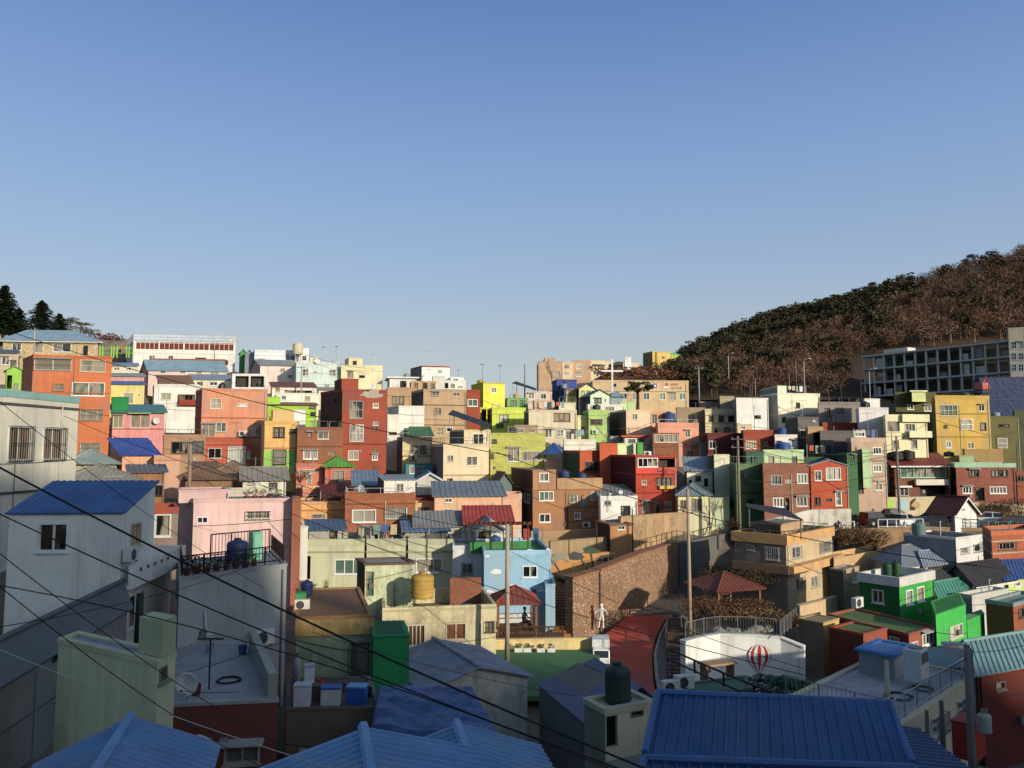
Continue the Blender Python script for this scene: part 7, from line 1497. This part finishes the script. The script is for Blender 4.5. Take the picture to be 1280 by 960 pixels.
H('tiny white-walled room with grey lid above the yellow gallery', 540, 541, 556, 470, 490, 132, 10, 'd8d0c0', D=3, ph=.1, name='rooftop_room', cat='rooftop room')
H('small brown terrace house behind the olive lime roof', 641, 643, 672, 531, 560, 98, 10, 'b08a6a', D=3, ph=.3, win=[(648, 536, 655, 541, 2), (661, 536, 668, 541, 2)])
H('pale grey stepped house beside the salmon pink one', 872, 874, 892, 552, 590, 97, 10, '8a7f74', D=4, ph=.2)
H('low orange tiled lean-to by the long mint block', 396, 398, 428, 487, 510, 132, 8, 'dcc8a8', roof='sb', rise=.7, D=4, rcol='8c8a84')

# things lying about on the near roofs and in the court
def flower_box(label, loc, rz, L=1.0):
    t = thing('flower_box', label, 'flower box', loc, rz); mb = MB(); mb.box(-L / 2, L / 2, -.14, .14, 0, .26); mb.build('box', M('paint', 'e4ded0'), t, bevel=.02)
    mb = MB(); leaf_cloud(mb, (0, 0, .38), L * .5, .16, .16, 70, .06); mb.build('plants', M('leaf', '5a6a3c'), t)
for _x, _l in ((648, 'left flower box in front of the yellow court wall'), (659, 'second flower box from the left along the yellow wall'), (676, 'third flower box along the yellow court wall'), (689, 'flower box nearest the truck on the yellow wall')): flower_box(_l, P(_x, 815, 49.3), 0, .5)
def hose(label, loc, r, n=3):
    loc = Vector(loc); mb = MB(); mb.tube([((r + .02 * k) * math.cos(a) * (1 + .12 * math.sin(3 * a + k)), (r + .02 * k) * math.sin(a), .03 + .012 * k) for k in range(n) for a in np.linspace(0, 6.2832, 25)], .022, 5)
    o = mb.build('hose', M('plain', '1c1c1d')); o.location = loc; tag(o, label, 'hose')
hose('black hose coiled on the railed deck beside the blue-lidded hut', on_roof(HS['deck'], .42, .3, .0), .42); hose('smaller black hose loop nearer the white outdoor unit', on_roof(HS['deck'], .6, .22, .0), .3)
hose('black hose lying across the blue-grey left deck', on_roof(HS['maroon'], .62, .3, .0), .34)
for _k, (_s, _t2) in enumerate(((.82, .55), (.92, .6))): ac('%s fan unit at the far right of the railed deck' % ('left', 'right')[_k], on_roof(HS['deck'], _s, _t2), R(30), .7)
def bucket(label, loc, col, r=.16, h=.32):
    t = thing('bucket', label, 'bucket', loc); mb = MB(); mb.lathe([(r * .8, 0), (r, h), (r * 1.06, h), (r * .92, h - .01), (r * .75, .04)], n=14); mb.build('body', M('plain', col), t)
    mb = MB(); mb.tube([(r * math.cos(a), 0, h + r * .9 * math.sin(a)) for a in np.linspace(0, 3.1416, 9)], .01, 4); mb.build('handle', M('steel', '8a8a88'), t)
for _s, _t2, _c, _l in ((.3, .12, '7a2f26', 'dark red bucket on the left blue-grey deck'), (.84, .75, '3a5a86', 'blue bucket by the coping of the left deck'), (.5, .8, '8f9496', 'grey bucket below the grey plastered wall')): bucket(_l, on_roof(HS['maroon'], _s, _t2), _c)
for _s, _t2, _c, _l in ((.62, .5, '4a3a30', 'brown bucket on the concrete terrace'), (.9, .35, '26282c', 'black bucket at the right of the concrete terrace'), (.4, .7, 'b04a3a', 'red bucket behind the terrace boxes')): bucket(_l, on_roof(HS['boxwall'], _s, _t2), _c)
_t = thing('gas_cylinder', 'grey gas cylinder against the weathered mint house', 'gas cylinder', on_roof(HS['boxwall'], .12, .8)); mb = MB(); mb.lathe([(.13, 0), (.15, .04), (.15, .95), (.1, 1.08), (.05, 1.12)], n=14); mb.build('body', M('plain', '9a9c98'), _t, smooth=True); mb = MB(); mb.lathe([(.05, 1.12), (.05, 1.22), (.09, 1.22), (.09, 1.26)], n=8); mb.build('valve', M('steel', '6a6a66'), _t)
tank('dark blue barrel standing on the brown flat roof', on_roof(HS['mintold'], .16, .78), .3, .75, '28406e', 'barrels on the brown flat roof'); crate('bright green box on the corner of the brown flat roof', on_roof(HS['mintold'], .07, .55), .2, .5, .4, .4, '3c9a4c', '2f8040')
ac('air conditioner at the left edge of the brown flat roof', on_roof(HS['mintold'], .08, .25), R(8), .7)
for _s, _l in ((.08, 'black pot at the left of the old stained roof'), (.2, 'black pot beside the pale green roof shed'), (.27, 'small black pot near the yellow tank')): plant_pot(_l, on_roof(HS['oldwhite'], _s, .12), .26, None)
crate('grey wooden crate on the old stained roof', on_roof(HS['oldwhite'], .6, .3), .3, .8, .5, .5, '7a6a54', '8a7a60'); crate('blue plastic crate behind the low parapet of the old roof', on_roof(HS['oldwhite'], .75, .2), -.2, .5, .4, .7, '3a6a9a', '2f5a88')
laundry('washing line on the roof of the middle sage house', on_roof(HS['sage1'], .5, .4), 0, 2.6); laundry('washing line on the blue cloud house roof', on_roof(HS['cloud'], .75, .6), 0, 2.4)
for _k in range(5): plant_pot('potted plant lined up on the pink house roof', on_roof(HS['pink'], .55 + _k * .08, .1), .2, 'potted plants on the pink house roof')
for _k in range(6): plant_pot('potted plant on the beige corner house roof edge', on_roof(HS['beige'], .3 + _k * .1, .12), .22, 'potted plants on the beige roof')
# ---------------------------------------------------------------- poles and cables
def pole_at(label, px, ytop, ybot, d, r, **kw):
    f = P(px, ybot, d); return pole(label, f, P(px, ytop, d).z - f.z, r, **kw)
pole_at('pale concrete utility pole in front of the blue cloud house', 634, 655, 832, 46, .16, arms=0, col='b09c84')
pole_at('tall concrete utility pole in front of the chalk wall', 863, 612, 798, 52, .14, arms=0, col='b89a78')
pole_at('utility pole with crossarms beside the dark green house', 925, 545, 668, 75, .16, arms=2, col='8d7a66')
pole_at('thin tall pole on the skyline near the dark solar panel', 656, 455, 500, 128, .13, arms=0, col='8a7c6c')
pole_at('thin pole at the foot of the wooded hill', 874, 458, 500, 120, .13, arms=1, col='a0988c')
pole_at('utility pole rising left of the red roofed brick house', 1125, 545, 658, 80, .15, arms=0, col='8f7a64')
pole_at('concrete pole among the roofs left of the pink house', 236, 548, 620, 62, .17, arms=1, col='a08468')
pole_at('concrete pole in front of the cream stone house', 42, 410, 445, 140, .14, arms=1, col='b0a48c')
pole_at('grey pole on the white roofs below the mint block', 376, 457, 497, 126, .12, arms=1, col='a09a90')
_pl = pole_at('weathered utility pole with transformer at the lower right', 1217, 806, 985, 24, .13, arms=0, col='7a746c')
pole_at('stubby concrete post standing on the deck house edge', 1111, 826, 905, 25, .09, arms=0, col='b8ac94', group=None)
pole_at('dark grey post beside the cream wall of the deck house', 1181, 876, 975, 24.5, .09, arms=0, col='5f5c56', group=None); pole_at('shorter grey post beside the cream deck house wall', 1162, 888, 975, 24.3, .08, arms=0, col='5f5c56', group=None)
pole_at('black gas pipe on the wall left of the pale olive house', 66, 828, 960, 23, .06, arms=0, col='1e1d1d', name='pipe', cat='pipe', mat='plain', group=None)
pole_at('dark green drainpipe post between the white house and olive gable', 172, 742, 812, 30, .16, arms=0, col='25332a', name='pipe', cat='pipe', mat='plain', group=None)
pole_at('slim black post on the brick retaining edge', 746, 652, 676, 70, .06, arms=0, col='3a3634', name='lamp_post', cat='post', mat='plain', group=None)
pole_at('black lamp post beside the small brown shed', 791, 636, 682, 73, .07, arms=0, col='3a3634', name='lamp_post', cat='post', mat='plain', group=None)
_q = P(1217, 900, 24); _t = thing('transformer', 'grey cylinder transformer hung on the weathered pole', 'transformer', _q + Vector((.3, -.05, -.35))); mb = MB(); mb.lathe([(.16, 0), (.19, .04), (.19, .5), (.12, .56)], n=16); mb.build('casing', M('plain', 'a8a498'), _t)
for _a in (.06, -.06):
    mb = MB(); mb.lathe([(.03, .56), (.045, .6), (.03, .64), (.045, .68), (.015, .72)], (_a, 0, 0), 8); mb.build('insulator', M('plain', '8a7a6c'), _t)
lamp_post('street lamp with curved arm on the weathered pole line', P(1218, 885, 25), 2.0, -.8, .045)
lamp_post('white street lamp by the tall white block house', P(1006, 495, 118), 5.8, 1, .055, 'c8c4bc')
lamp_post('white street lamp above the shaded grey house', P(1088, 505, 118), 5.5, 1, .055, 'c8c4bc')
lamp_post('slim street lamp on the bank below the wooded hill', P(911, 470, 150), 4.5, 1, .055, 'b0aca4')
_t = thing('white_cross', 'tall white cross pole in front of the long school wing', 'cross', P(765.5, 492, 128)); mb = MB(); mb.box(-.14, .14, -.14, .14, 0, 5.8); mb.build('post', M('paint', 'f0ece4'), _t); mb = MB(); mb.box(-1.8, 1.8, -.12, .12, 3.65, 3.92); mb.build('crossbar', M('paint', 'f0ece4'), _t)

def cb(label, a, b, sag, r, col='141414'): cable(label, P(*a), P(*b), sag, r, col)
cb('thick black cable sagging from the left edge across the pink house', (-60, 552, 9), (880, 990, 8), .15, .0125)
cb('black cable crossing the white house with cobalt roof', (-60, 614, 9.5), (800, 970, 8.2), .12, .0085)
cb('black cable low across the grey wall and green wall', (-60, 722, 10), (760, 960, 9), -.25, .0075)
cb('long black cable from the orange house down to the beige house', (-30, 400, 60), (640, 570, 50), .8, .028)
cb('long black cable from the green wall past the beige house', (620, 565, 50), (1260, 712, 34), .9, .022)
cb('thin cable across the sage terrace to the balloon wall', (360, 640, 48), (1010, 845, 36), .6, .02)
cb('thin cable across the orange house front', (80, 520, 40), (420, 630, 42), .4, .014)
cb('thin cable passing the grilled windows at left', (-40, 470, 16), (330, 735, 26), .25, .008)
cb('thin cable rising across the dark grey roof', (-40, 790, 12), (330, 700, 24), .2, .008)
cb('thin cable crossing the pale olive house', (-40, 700, 11), (330, 960, 16), .2, .008); cb('second thin cable crossing over the pale olive house', (-40, 660, 11), (360, 935, 17), .2, .008)
cb('thin black cable from the olive house to the grey wall', (66, 880, 22), (360, 800, 28), .15, .01); cb('pale cable along the lower left roofs', (-30, 800, 11), (500, 985, 12), .1, .007, 'b8b4ac')
cb('thin cable sagging over the olive flat roof', (66, 838, 22), (300, 865, 24), .2, .009); cb('cable from the concrete pole over the red road', (640, 690, 46), (1020, 840, 38), .5, .016)
cb('cable from the tall concrete pole to the beige house', (863, 640, 52), (1100, 742, 46), .4, .018); cb('cable from pole to pole over the chalk wall', (925, 550, 75), (1125, 560, 80), 1.0, .03)
cb('cable from the crossarm pole toward the brick house', (925, 556, 75), (1125, 566, 80), 1.3, .03); cb('cable across the brown brick house fronts', (925, 600, 70), (1180, 580, 74), .8, .022)
cb('cable from the weathered pole to the deck house', (1217, 815, 24), (1300, 800, 26), .1, .01); cb('cable from the weathered pole along the deck railing', (1217, 818, 24), (985, 900, 22), .3, .009)
cb('cable over the skyline from the mint block aerials', (372, 440, 140), (470, 462, 140), .5, .03); cb('cable sagging over the terrace houses at left', (240, 560, 60), (560, 690, 60), .8, .025)
cb('cable from the concrete pole to the peach house', (236, 553, 62), (640, 668, 56), .9, .025); cb('thin cable over the old stained terrace house', (390, 790, 30), (720, 870, 30), .2, .01)
# ---------------------------------------------------------------- trees that stand alone
TERR += [tuple(P(x, 424, 178)) for x in (-60, 0, 40, 90, 130, 160)]
for _px, _yb, _yt, _d, _w, _l in ((3, 424, 355, 176, 13, 'tallest dark cedar cut by the left edge of the photo'), (50, 424, 374, 174, 10, 'dark layered cedar standing free behind the stone house'), (73, 424, 391, 176, 8, 'smaller dark cedar right of the layered one'), (-25, 424, 340, 180, 14, 'dark cedar mostly outside the left edge'), (22, 426, 384, 182, 11, 'dark cedar filling the gap behind the tallest cedars')):
    _f = P(_px, _yb, _d); conifer(_l, _f, P(_px, _yt, _d).z - _f.z, _w, '2e3a22', group='cedars on the left hilltop')
for _px, _yt, _d, _l in ((88, 398, 178, 'brown round-headed pine right of the cedars'), (100, 400, 177, 'brownish pine next to the end of the cedar row'), (112, 408, 179, 'last brown pine sloping down to the green fence')):
    _f = P(_px, 427, _d); pine(_l, _f, P(_px, _yt, _d).z - _f.z, 6, '4e4428')
for _px, _yt, _d in ((128, 420, 180), (136, 417, 182), (144, 419, 181), (152, 424, 183), (120, 416, 183)):
    _f = P(_px, 436, _d); shrub('reddish brown leafless bush on the left skyline', _f, 2.4, P(_px, _yt, _d).z - _f.z, '6a4038', 'bare_bush', 'bare bushes on the left skyline', 260, .28)
_f = P(797, 508, 138); _h = P(797, 475, 138).z - _f.z
_t = thing('pine_tree', 'umbrella-shaped dark pine in front of the long tan hall', 'tree', _f); mb = MB(); mb.tube([(0, 0, -1), (.1, 0, _h * .4), (0, 0, _h * .8)], [.32, .26, .16], 8)
for _a in range(7): mb.tube([(0, 0, _h * .5), (1.5 * math.cos(_a * .9), 1.2 * math.sin(_a * .9), _h * .74)], [.12, .05], 5)
mb.build('trunk', M('wood', '4a3a2c'), _t); mb = MB()
for _a in range(16): leaf_cloud(mb, (random.uniform(-2.0, 2.0), random.uniform(-1.5, 1.5), _h * random.uniform(.62, .9)), .9, .9, .35, 60, .22, up=.5)
mb.build('crown', M('leaf', '3a3a22'), _t)
for _px, _yb, _d, _h, _l in ((268, 447, 156, 3.5, 'small leafless tree in front of the long white building'), (690, 478, 150, 5, 'pale leafless tree left of the navy building'), (886, 664, 78, 3.6, 'leafless tree against the tan wall under the cream cottage'), (903, 650, 78.5, 2.6, 'reddish leafless tree beside the green house'), (852, 778, 52, 2.2, 'thin leafless tree left of the red-brown gazebo'), (884, 782, 52, 2.6, 'pale leafless tree in front of the red-brown gazebo'), (895, 784, 51, 2.2, 'second pale leafless tree before the gazebo'), (470, 600, 86, 2.4, 'leafless twigs behind the blue ribbed roof')):
    bare_tree(_l, P(_px, _yb, _d), _h, '7a6048' if _px > 840 else '6a5442')
for _px, _yb, _d, _r, _h, _c in ((888, 768, 54, 1.6, 1.3, '6a4a2a'), (915, 775, 52, 1.7, 1.0, '7a5a34'), (940, 770, 53, 1.8, 1.1, '6e5030'), (870, 775, 53, 1.2, 1.5, '5e4028'), (960, 778, 51, 1.6, .8, '7c6038'), (930, 738, 62, 2.2, 1.6, '5f4a2a'), (905, 730, 65, 2.4, 1.6, '5a4728'), (950, 735, 61, 1.8, 1.5, '4e4228'), (985, 782, 50, 1.2, .7, '6e5432'),
        (1062, 680, 73.5, 1.6, 1.8, '5e4428'), (1080, 683, 73.6, 1.8, 1.9, '6a4c2c'), (1098, 684, 73.8, 1.4, 1.6, '624626'), (1045, 680, 73, 1.4, 1.5, '5a4026'), (1258, 652, 85, 3, 2.2, '4e3c26'), (1240, 648, 86, 2, 1.6, '5a4630'), (1276, 650, 85, 2.6, 2.4, '4a3826'),
        (920, 668, 78.5, 1.0, 1.6, '7c4a34'), (375, 602, 80, 1.2, 1.2, '6e4c34'), (270, 590, 84, 3.2, .9, '8a7040'), (295, 592, 83, 2.4, .8, '80803c'), (232, 560, 92, 1.4, 1.4, '5a4630')):
    shrub('dry brown shrub on the slopes between the houses', P(_px, _yb, _d), _r, _h, _c, n=int(700 * _r), size=.07)
# rocks of the bank above the balloon wall
for _k in range(26):
    _px = 898 + _k * 4.2; _py = 792 - max(0, _k - 8) * .9 + random.uniform(-3, 2); mb = MB(); r = random.uniform(.22, .42); mb.ell((0, 0, 0), r, r * .8, r * .7, 8, 6, jit=.18)
    o = mb.build('rock', M('concrete', '8f8878')); o.location = P(_px, _py, 48.4 + _k * .14); o.rotation_euler = (random.uniform(0, 3), 0, random.uniform(0, 3)); tag(o, 'rough grey rock of the bank above the balloon wall', 'rock', 'rocks of the bank above the balloon wall')
# ---------------------------------------------------------------- wooded hill on the right
CR = [(835, 478, 300), (848, 466, 318), (862, 452, 318), (890, 440, 312), (920, 426, 305), (960, 413, 300), (1000, 403, 292), (1060, 388, 285), (1130, 368, 275), (1200, 345, 266), (1280, 328, 256), (1400, 300, 240), (1600, 290, 215), (1900, 300, 190), (2300, 330, 170)]
def crest(px):
    for (a, b, c), (d, e, f) in zip(CR, CR[1:]):
        if a <= px <= d: k = (px - a) / (d - a); return b + (e - b) * k, c + (f - c) * k
    return CR[-1][1:] if px > CR[-1][0] else CR[0][1:]
def hill_pt(px, f):
    """f 0 at the foot, 1 at the crest, beyond 1 falls away behind"""
    cy, cd = crest(px); top = P(px, cy, cd); foot = P(px, 500, 168 + 0 * px); foot.z = 10.5
    if f <= 1:
        g = f ** .9; p = foot.lerp(top, f); p.z = foot.z + (top.z - foot.z) * g
        p.z += 2.2 * noise.noise(Vector((p.x * .03, p.y * .03, 3))) * math.sin(math.pi * f)
    else:
        p = top + (top - foot) * (f - 1); p.z = top.z - (f - 1) * 60 - (f - 1) ** 2 * 60
    return p
mb = MB(); _X = [835 + i * 18 for i in range(81)]; _Fs = [i / 16 for i in range(0, 27)]
vs = [hill_pt(x, f) for x in _X for f in _Fs]; n = len(_Fs)
mb.add(vs, [(i * n + j, (i + 1) * n + j, (i + 1) * n + j + 1, i * n + j + 1) for i in range(len(_X) - 1) for j in range(n - 1)])
_hm = M('concrete', '4e3d2a'); tag(mb.build('hill', _hm, smooth=True), kind='structure')
def proto(kind):
    m = MB()
    if kind == 'bare':
        for _ in range(150):
            q = Vector((random.gauss(0, 1), random.gauss(0, 1), random.gauss(0, 1))).normalized() * random.random() ** .4; p = Vector((q.x * 2.5, q.y * 2.5, 4.1 + q.z * 2.3))
            d = (q + Vector((random.gauss(0, .5), random.gauss(0, .5), random.gauss(.35, .4)))).normalized() * random.uniform(.4, 1.0); w = d.cross(Vector((random.gauss(0, 1), random.gauss(0, 1), .2))).normalized() * random.uniform(.06, .15)
            m.add([p - w, p + w, p + d], [(0, 1, 2)])
        m.add([(-.14, 0, -.5), (.14, 0, -.5), (.05, 0, 4), (-.05, 0, 4)], [(0, 1, 2, 3)])
    else:
        for k in range(7):
            z = random.uniform(3.2, 7.2); a = random.uniform(0, 6.28); r = random.uniform(.2, 1.7); leaf_cloud(m, (r * math.cos(a), r * math.sin(a), z), 1.5, 1.5, .7, 26, .42, up=.5)
        m.add([(-.16, 0, -.5), (.16, 0, -.5), (.08, 0, 6), (-.08, 0, 6)], [(0, 1, 2, 3)])
    tri = []
    for f in m.f: tri += [(f[0], f[i], f[i + 1]) for i in range(1, len(f) - 1)]
    return np.array(m.v, dtype=np.float32), np.array(tri, dtype=np.int32)
BP = [proto('bare') for _ in range(7)]; PP = [proto('pine') for _ in range(6)]
VV, FF, MI = [], [], []; off = 0
rng = np.random.default_rng(5)
for _ in range(3000):
    px = float(rng.uniform(838, 1330)); f = float(rng.uniform(.0, 1.06)) ** .85; p = hill_pt(px, f)
    if px > 1060 and f < .28: continue
    nz = noise.noise(Vector((p.x * .018, p.y * .018, 9.1))); lim = .44 + .0006 * (px - 860)
    n2 = noise.noise(Vector((p.x * .035, p.y * .035, 2.3))); is_pine = (f > lim + .08 + .5 * n2 and nz > -.25 - (.3 if px < 1130 else -.22)) or nz > .36 or (px < 1110 and rng.random() < .1) or (rng.random() < .05) or (px < 905 and f > .35)
    (V, T) = (PP if is_pine else BP)[int(rng.integers(0, 6))]
    s = float(rng.uniform(.6, 1.12)) * (1.0 if is_pine else .95); a = float(rng.uniform(0, 6.28)); c, s_ = math.cos(a) * s, math.sin(a) * s
    W = np.stack([V[:, 0] * c - V[:, 1] * s_, V[:, 0] * s_ + V[:, 1] * c, V[:, 2] * s], 1) + np.array(p, dtype=np.float32)
    VV.append(W); FF.append(T + off); off += len(V); MI.append(np.full(len(T), 3 if is_pine and rng.random() < .35 else 2 if is_pine else (4 if nz + rng.uniform(-.2, .2) > .12 else int(rng.integers(0, 2))), dtype=np.int32))
VV, FF, MI = np.concatenate(VV), np.concatenate(FF), np.concatenate(MI)
me = bpy.data.meshes.new('woods'); me.vertices.add(len(VV)); me.vertices.foreach_set('co', VV.ravel()); me.loops.add(len(FF) * 3); me.loops.foreach_set('vertex_index', FF.ravel())
me.polygons.add(len(FF)); me.polygons.foreach_set('loop_start', np.arange(len(FF), dtype=np.int32) * 3); me.polygons.foreach_set('loop_total', np.full(len(FF), 3, dtype=np.int32)); 
for c in ('715440', '5d4432', '3b3723', '47422b', '80604a'): me.materials.append(M('leaf', c))
me.polygons.foreach_set('material_index', MI); me.update(calc_edges=True); me.validate()
o = bpy.data.objects.new('woods', me); COL.objects.link(o); tag(o, 'brown winter woods with dark pines covering the hill at right', 'woods', None, 'stuff')
_pp0 = None
for _k, (_px, _f) in enumerate([(866, .93), (873, .98), (882, 1), (893, 1), (904, 1), (918, 1), (927, 1), (941, 1), (953, 1), (964, 1), (976, 1), (989, 1), (1003, 1), (1017, 1), (1034, 1), (1050, 1), (1064, 1), (1078, 1), (1092, 1), (1107, 1), (1128, 1), (1137, 1), (1208, 1), (1216, 1)]):
    _p = hill_pt(_px, _f)
    if _k < 4: _o = pine('dark pine on the skyline of the wooded hill', _p, 9, 7.5, '34331f', group='pines along the hill skyline'); _PR = (_PR + [_o]) if _k else [_o]
    else:
        _o = copy_tree(_PR[_k % 4]); _o.location = _p
    s = random.uniform(.55, .85); _o.scale = (s * random.uniform(.9, 1.2), s, s); _o.rotation_euler = (0, 0, random.uniform(0, 6))
# dry bank in front of the school wing
mb = MB(); _a = [P(742, 476, 160), P(806, 476, 160), P(806, 463, 195), P(770, 462, 200), P(742, 474, 180)]
mb.prism([Vector((p.x, p.y, p.z)) for p in _a], (0, 0, -6)); tag(mb.build('bank', M('concrete', '7a4a34')), kind='structure')
for _k in range(26):
    _px = random.uniform(745, 850); _d = random.uniform(162, 192); _y = 476 - (_d - 160) * .35
    shrub('reddish dry bush on the bank below the school wing', P(_px, _y, _d), 2.2, 1.8, random.choice(['7a4a34', '6a4430', '80583a']), 'dry_bush', 'bushes on the bank below the school', 110, .3)
# ---------------------------------------------------------------- ground
T = np.array(TERR, dtype=np.float64)
for _x in (-150, -100, -60, -20, 20, 60, 110, 160):
    T = np.vstack([T, [_x, 200, 14 if _x < 80 else 11]])
    T = np.vstack([T, [_x, 265, 6]])
T = np.vstack([T, [[0, 2.5, -2.6], [0, -4, -1.6], [-8, 2, -3], [8, 2, -4], [4, 7, -7.5], [-4, 7, -7.5], [14, 6, -10], [26, 12, -14], [40, 20, -16], [-20, 4, -4], [60, 40, -16], [60, 60, -12]]])
def axis(a, b, st, lim):
    L = list(np.arange(a, b + .1, st)); g = st
    while L[-1] < lim: g *= 1.5; L.append(L[-1] + g)
    g = st
    while L[0] > -lim: g *= 1.5; L.insert(0, L[0] - g)
    return np.array(L)
gx, gy = axis(-120, 130, 1.7, 2500), axis(4, 190, 1.7, 2500); gy = gy[gy > -3]
GX, GY = np.meshgrid(gx, gy, indexing='ij'); Q = np.stack([GX.ravel(), GY.ravel()], 1); Z = np.zeros(len(Q))
for i in range(0, len(Q), 1500):
    d2 = ((Q[i:i + 1500, None, :] - T[None, :, :2]) ** 2).sum(2) + .4; w = d2 ** -1.9; Z[i:i + 1500] = (w * T[None, :, 2]).sum(1) / w.sum(1)
Z -= .25
for quad, z in FOOT:
    q = [(p.x, p.y) for p in quad]; ins = np.ones(len(Q), bool); sg = 0
    for k in range(4):
        (ax, ay), (bx, by) = q[k], q[(k + 1) % 4]; cr = (bx - ax) * (Q[:, 1] - ay) - (by - ay) * (Q[:, 0] - ax); ins &= cr > 0
    Z[ins] = np.minimum(Z[ins], z - .2)
far = np.clip((np.hypot(Q[:, 0], Q[:, 1] - 80) - 190) / 250, 0, 1); Z = Z * (1 - far) + (-25) * far
nx, ny = len(gx), len(gy)
mb = MB(); mb.v = [(float(a), float(b), float(c)) for (a, b), c in zip(Q, Z)]
mb.f = [(i * ny + j, (i + 1) * ny + j, (i + 1) * ny + j + 1, i * ny + j + 1) for i in range(nx - 1) for j in range(ny - 1)]; mb.m = [0] * len(mb.f)
m, nt, b = base('ground', .9, .2)
v = coords(nt); n1 = tnoise(nt, v, .06, 8); n2 = tnoise(nt, v, .8, 7)
nt.links.new(mixc(nt, ramp(nt, n2, .35, .7), mixc(nt, ramp(nt, n1, .4, .6), (.13, .115, .095, 1), (.19, .15, .10, 1)), (.085, .08, .07, 1)), b.inputs['Base Color']); bump(nt, b, n2, .4, .05)
tag(mb.build('ground', m, smooth=True), kind='structure')
# unseen slope behind the viewer, its crest shaped to shade the near houses
HP = [(-200, 12), (-40, 10), (0, 9.3), (6, 11), (10, 11.2), (12, 9), (14, 6.5), (16, 2), (18, 1), (18.9, 1), (19.4, 4.6), (20.2, 5), (20.8, 1.2), (24, .6), (28, -.5), (32, -3.5), (36, -6.6), (40, -8.2), (49, -8.6), (60, -9), (80, -12), (330, -14)]
et = Vector((-math.sin(SUN_AZ), math.cos(SUN_AZ), 0)); es = Vector((math.cos(SUN_AZ), math.sin(SUN_AZ), 0)); TE_ = math.tan(SUN_EL)
sv = [-200, -120, -80, -60, -50] + list(np.arange(-40, 80, 1.0)) + [90, 110, 132] + list(np.arange(138, 331, 6.0)); tv = [-9, -16, -26, -40, -56, -74, -92, -110, -116, -130, -170, -260]
mb = MB(); vs = []
for s in sv:
    h0 = float(np.interp(s, [a for a, _ in HP], [c for _, c in HP])); hc = h0 + TE_ * 110 + .9 * noise.noise(Vector((s * .5, 0, 0))) + .5 * noise.noise(Vector((s * 1.7, 5, 0)))
    for t in tv:
        lo = -14 if s > 5 else -6
        k = max(0, min(1, (t + 9) / -101)) ** 1.35; z = lo + (hc - lo) * k
        if t < -110: z = max(-20, hc + (t + 110) * .3)
        vs.append(et * t + es * s + Vector((0, 0, z)))
n = len(tv); mb.add(vs, [(i * n + j, (i + 1) * n + j, (i + 1) * n + j + 1, i * n + j + 1) for i in range(len(sv) - 1) for j in range(n - 1)])
tag(mb.build('hillside', m, smooth=False), kind='structure')
# ---------------------------------------------------------------- light, sky, camera
w = bpy.data.worlds.new('World'); SC.world = w; w.use_nodes = True; nt = w.node_tree
sky = nt.nodes.new('ShaderNodeTexSky'); sky.sky_type = 'NISHITA'; sky.sun_disc = False; sky.sun_elevation = SUN_EL; sky.sun_rotation = math.pi - SUN_AZ
sky.altitude = 60; sky.air_density = 1.0; sky.dust_density = 1.2; sky.ozone_density = 2.2
tc = nt.nodes.new('ShaderNodeTexCoord'); sx = nt.nodes.new('ShaderNodeSeparateXYZ'); nt.links.new(tc.outputs['Generated'], sx.inputs[0])
cr = nt.nodes.new('ShaderNodeValToRGB'); nt.links.new(sx.outputs[2], cr.inputs[0]); E_ = cr.color_ramp.elements      # thin haze low down, deep blue higher up
for _i, (_p, _c) in enumerate(((0, (.51, .525, .52, 1)), (.13, (.45, .49, .525, 1)), (.215, (.345, .45, .61, 1)), (.36, (.225, .355, .62, 1)), (.52, (.115, .222, .50, 1)), (.75, (.24, .28, .36, 1)))):
    e_ = E_[_i] if _i < 2 else E_.new(_p); e_.position = _p; e_.color = _c
sc_ = nt.nodes.new('ShaderNodeVectorMath'); sc_.operation = 'SCALE'; sc_.inputs['Scale'].default_value = 1 / .15; nt.links.new(cr.outputs[0], sc_.inputs[0])
mxf = nt.nodes.new('ShaderNodeMapRange'); mxf.interpolation_type = 'SMOOTHSTEP'; mxf.inputs[1].default_value = -.25; mxf.inputs[2].default_value = .45; mxf.inputs[3].default_value = .05; mxf.inputs[4].default_value = .8; nt.links.new(sx.outputs[1], mxf.inputs[0])
nt.links.new(mixc(nt, mxf.outputs[0], sky.outputs[0], sc_.outputs[0]), nt.nodes['Background'].inputs[0]); nt.nodes['Background'].inputs[1].default_value = .15
SC.cycles.diffuse_bounces = 4
L = bpy.data.lights.new('sun', 'SUN'); L.energy = 4.7; L.angle = R(.8); L.color = (1, .85, .66)
lo = bpy.data.objects.new('sun', L); COL.objects.link(lo); lo.rotation_euler = SUN.to_track_quat('Z', 'Y').to_euler()
cam = bpy.data.cameras.new('camera'); co = bpy.data.objects.new('camera', cam); COL.objects.link(co)
cam.sensor_width = 36; cam.lens = 36 * F / 1280; cam.clip_start = .1; cam.clip_end = 6000; co.rotation_euler = (math.pi / 2 + PITCH, 0, 0); SC.camera = co
SC.view_settings.view_transform = 'Standard'; SC.view_settings.look = 'None'; SC.view_settings.exposure = 0.06; SC.view_settings.gamma = 1
SC.render.engine = 'CYCLES'; SC.cycles.max_bounces = 6; SC.cycles.diffuse_bounces = 4; SC.cycles.use_denoising = True
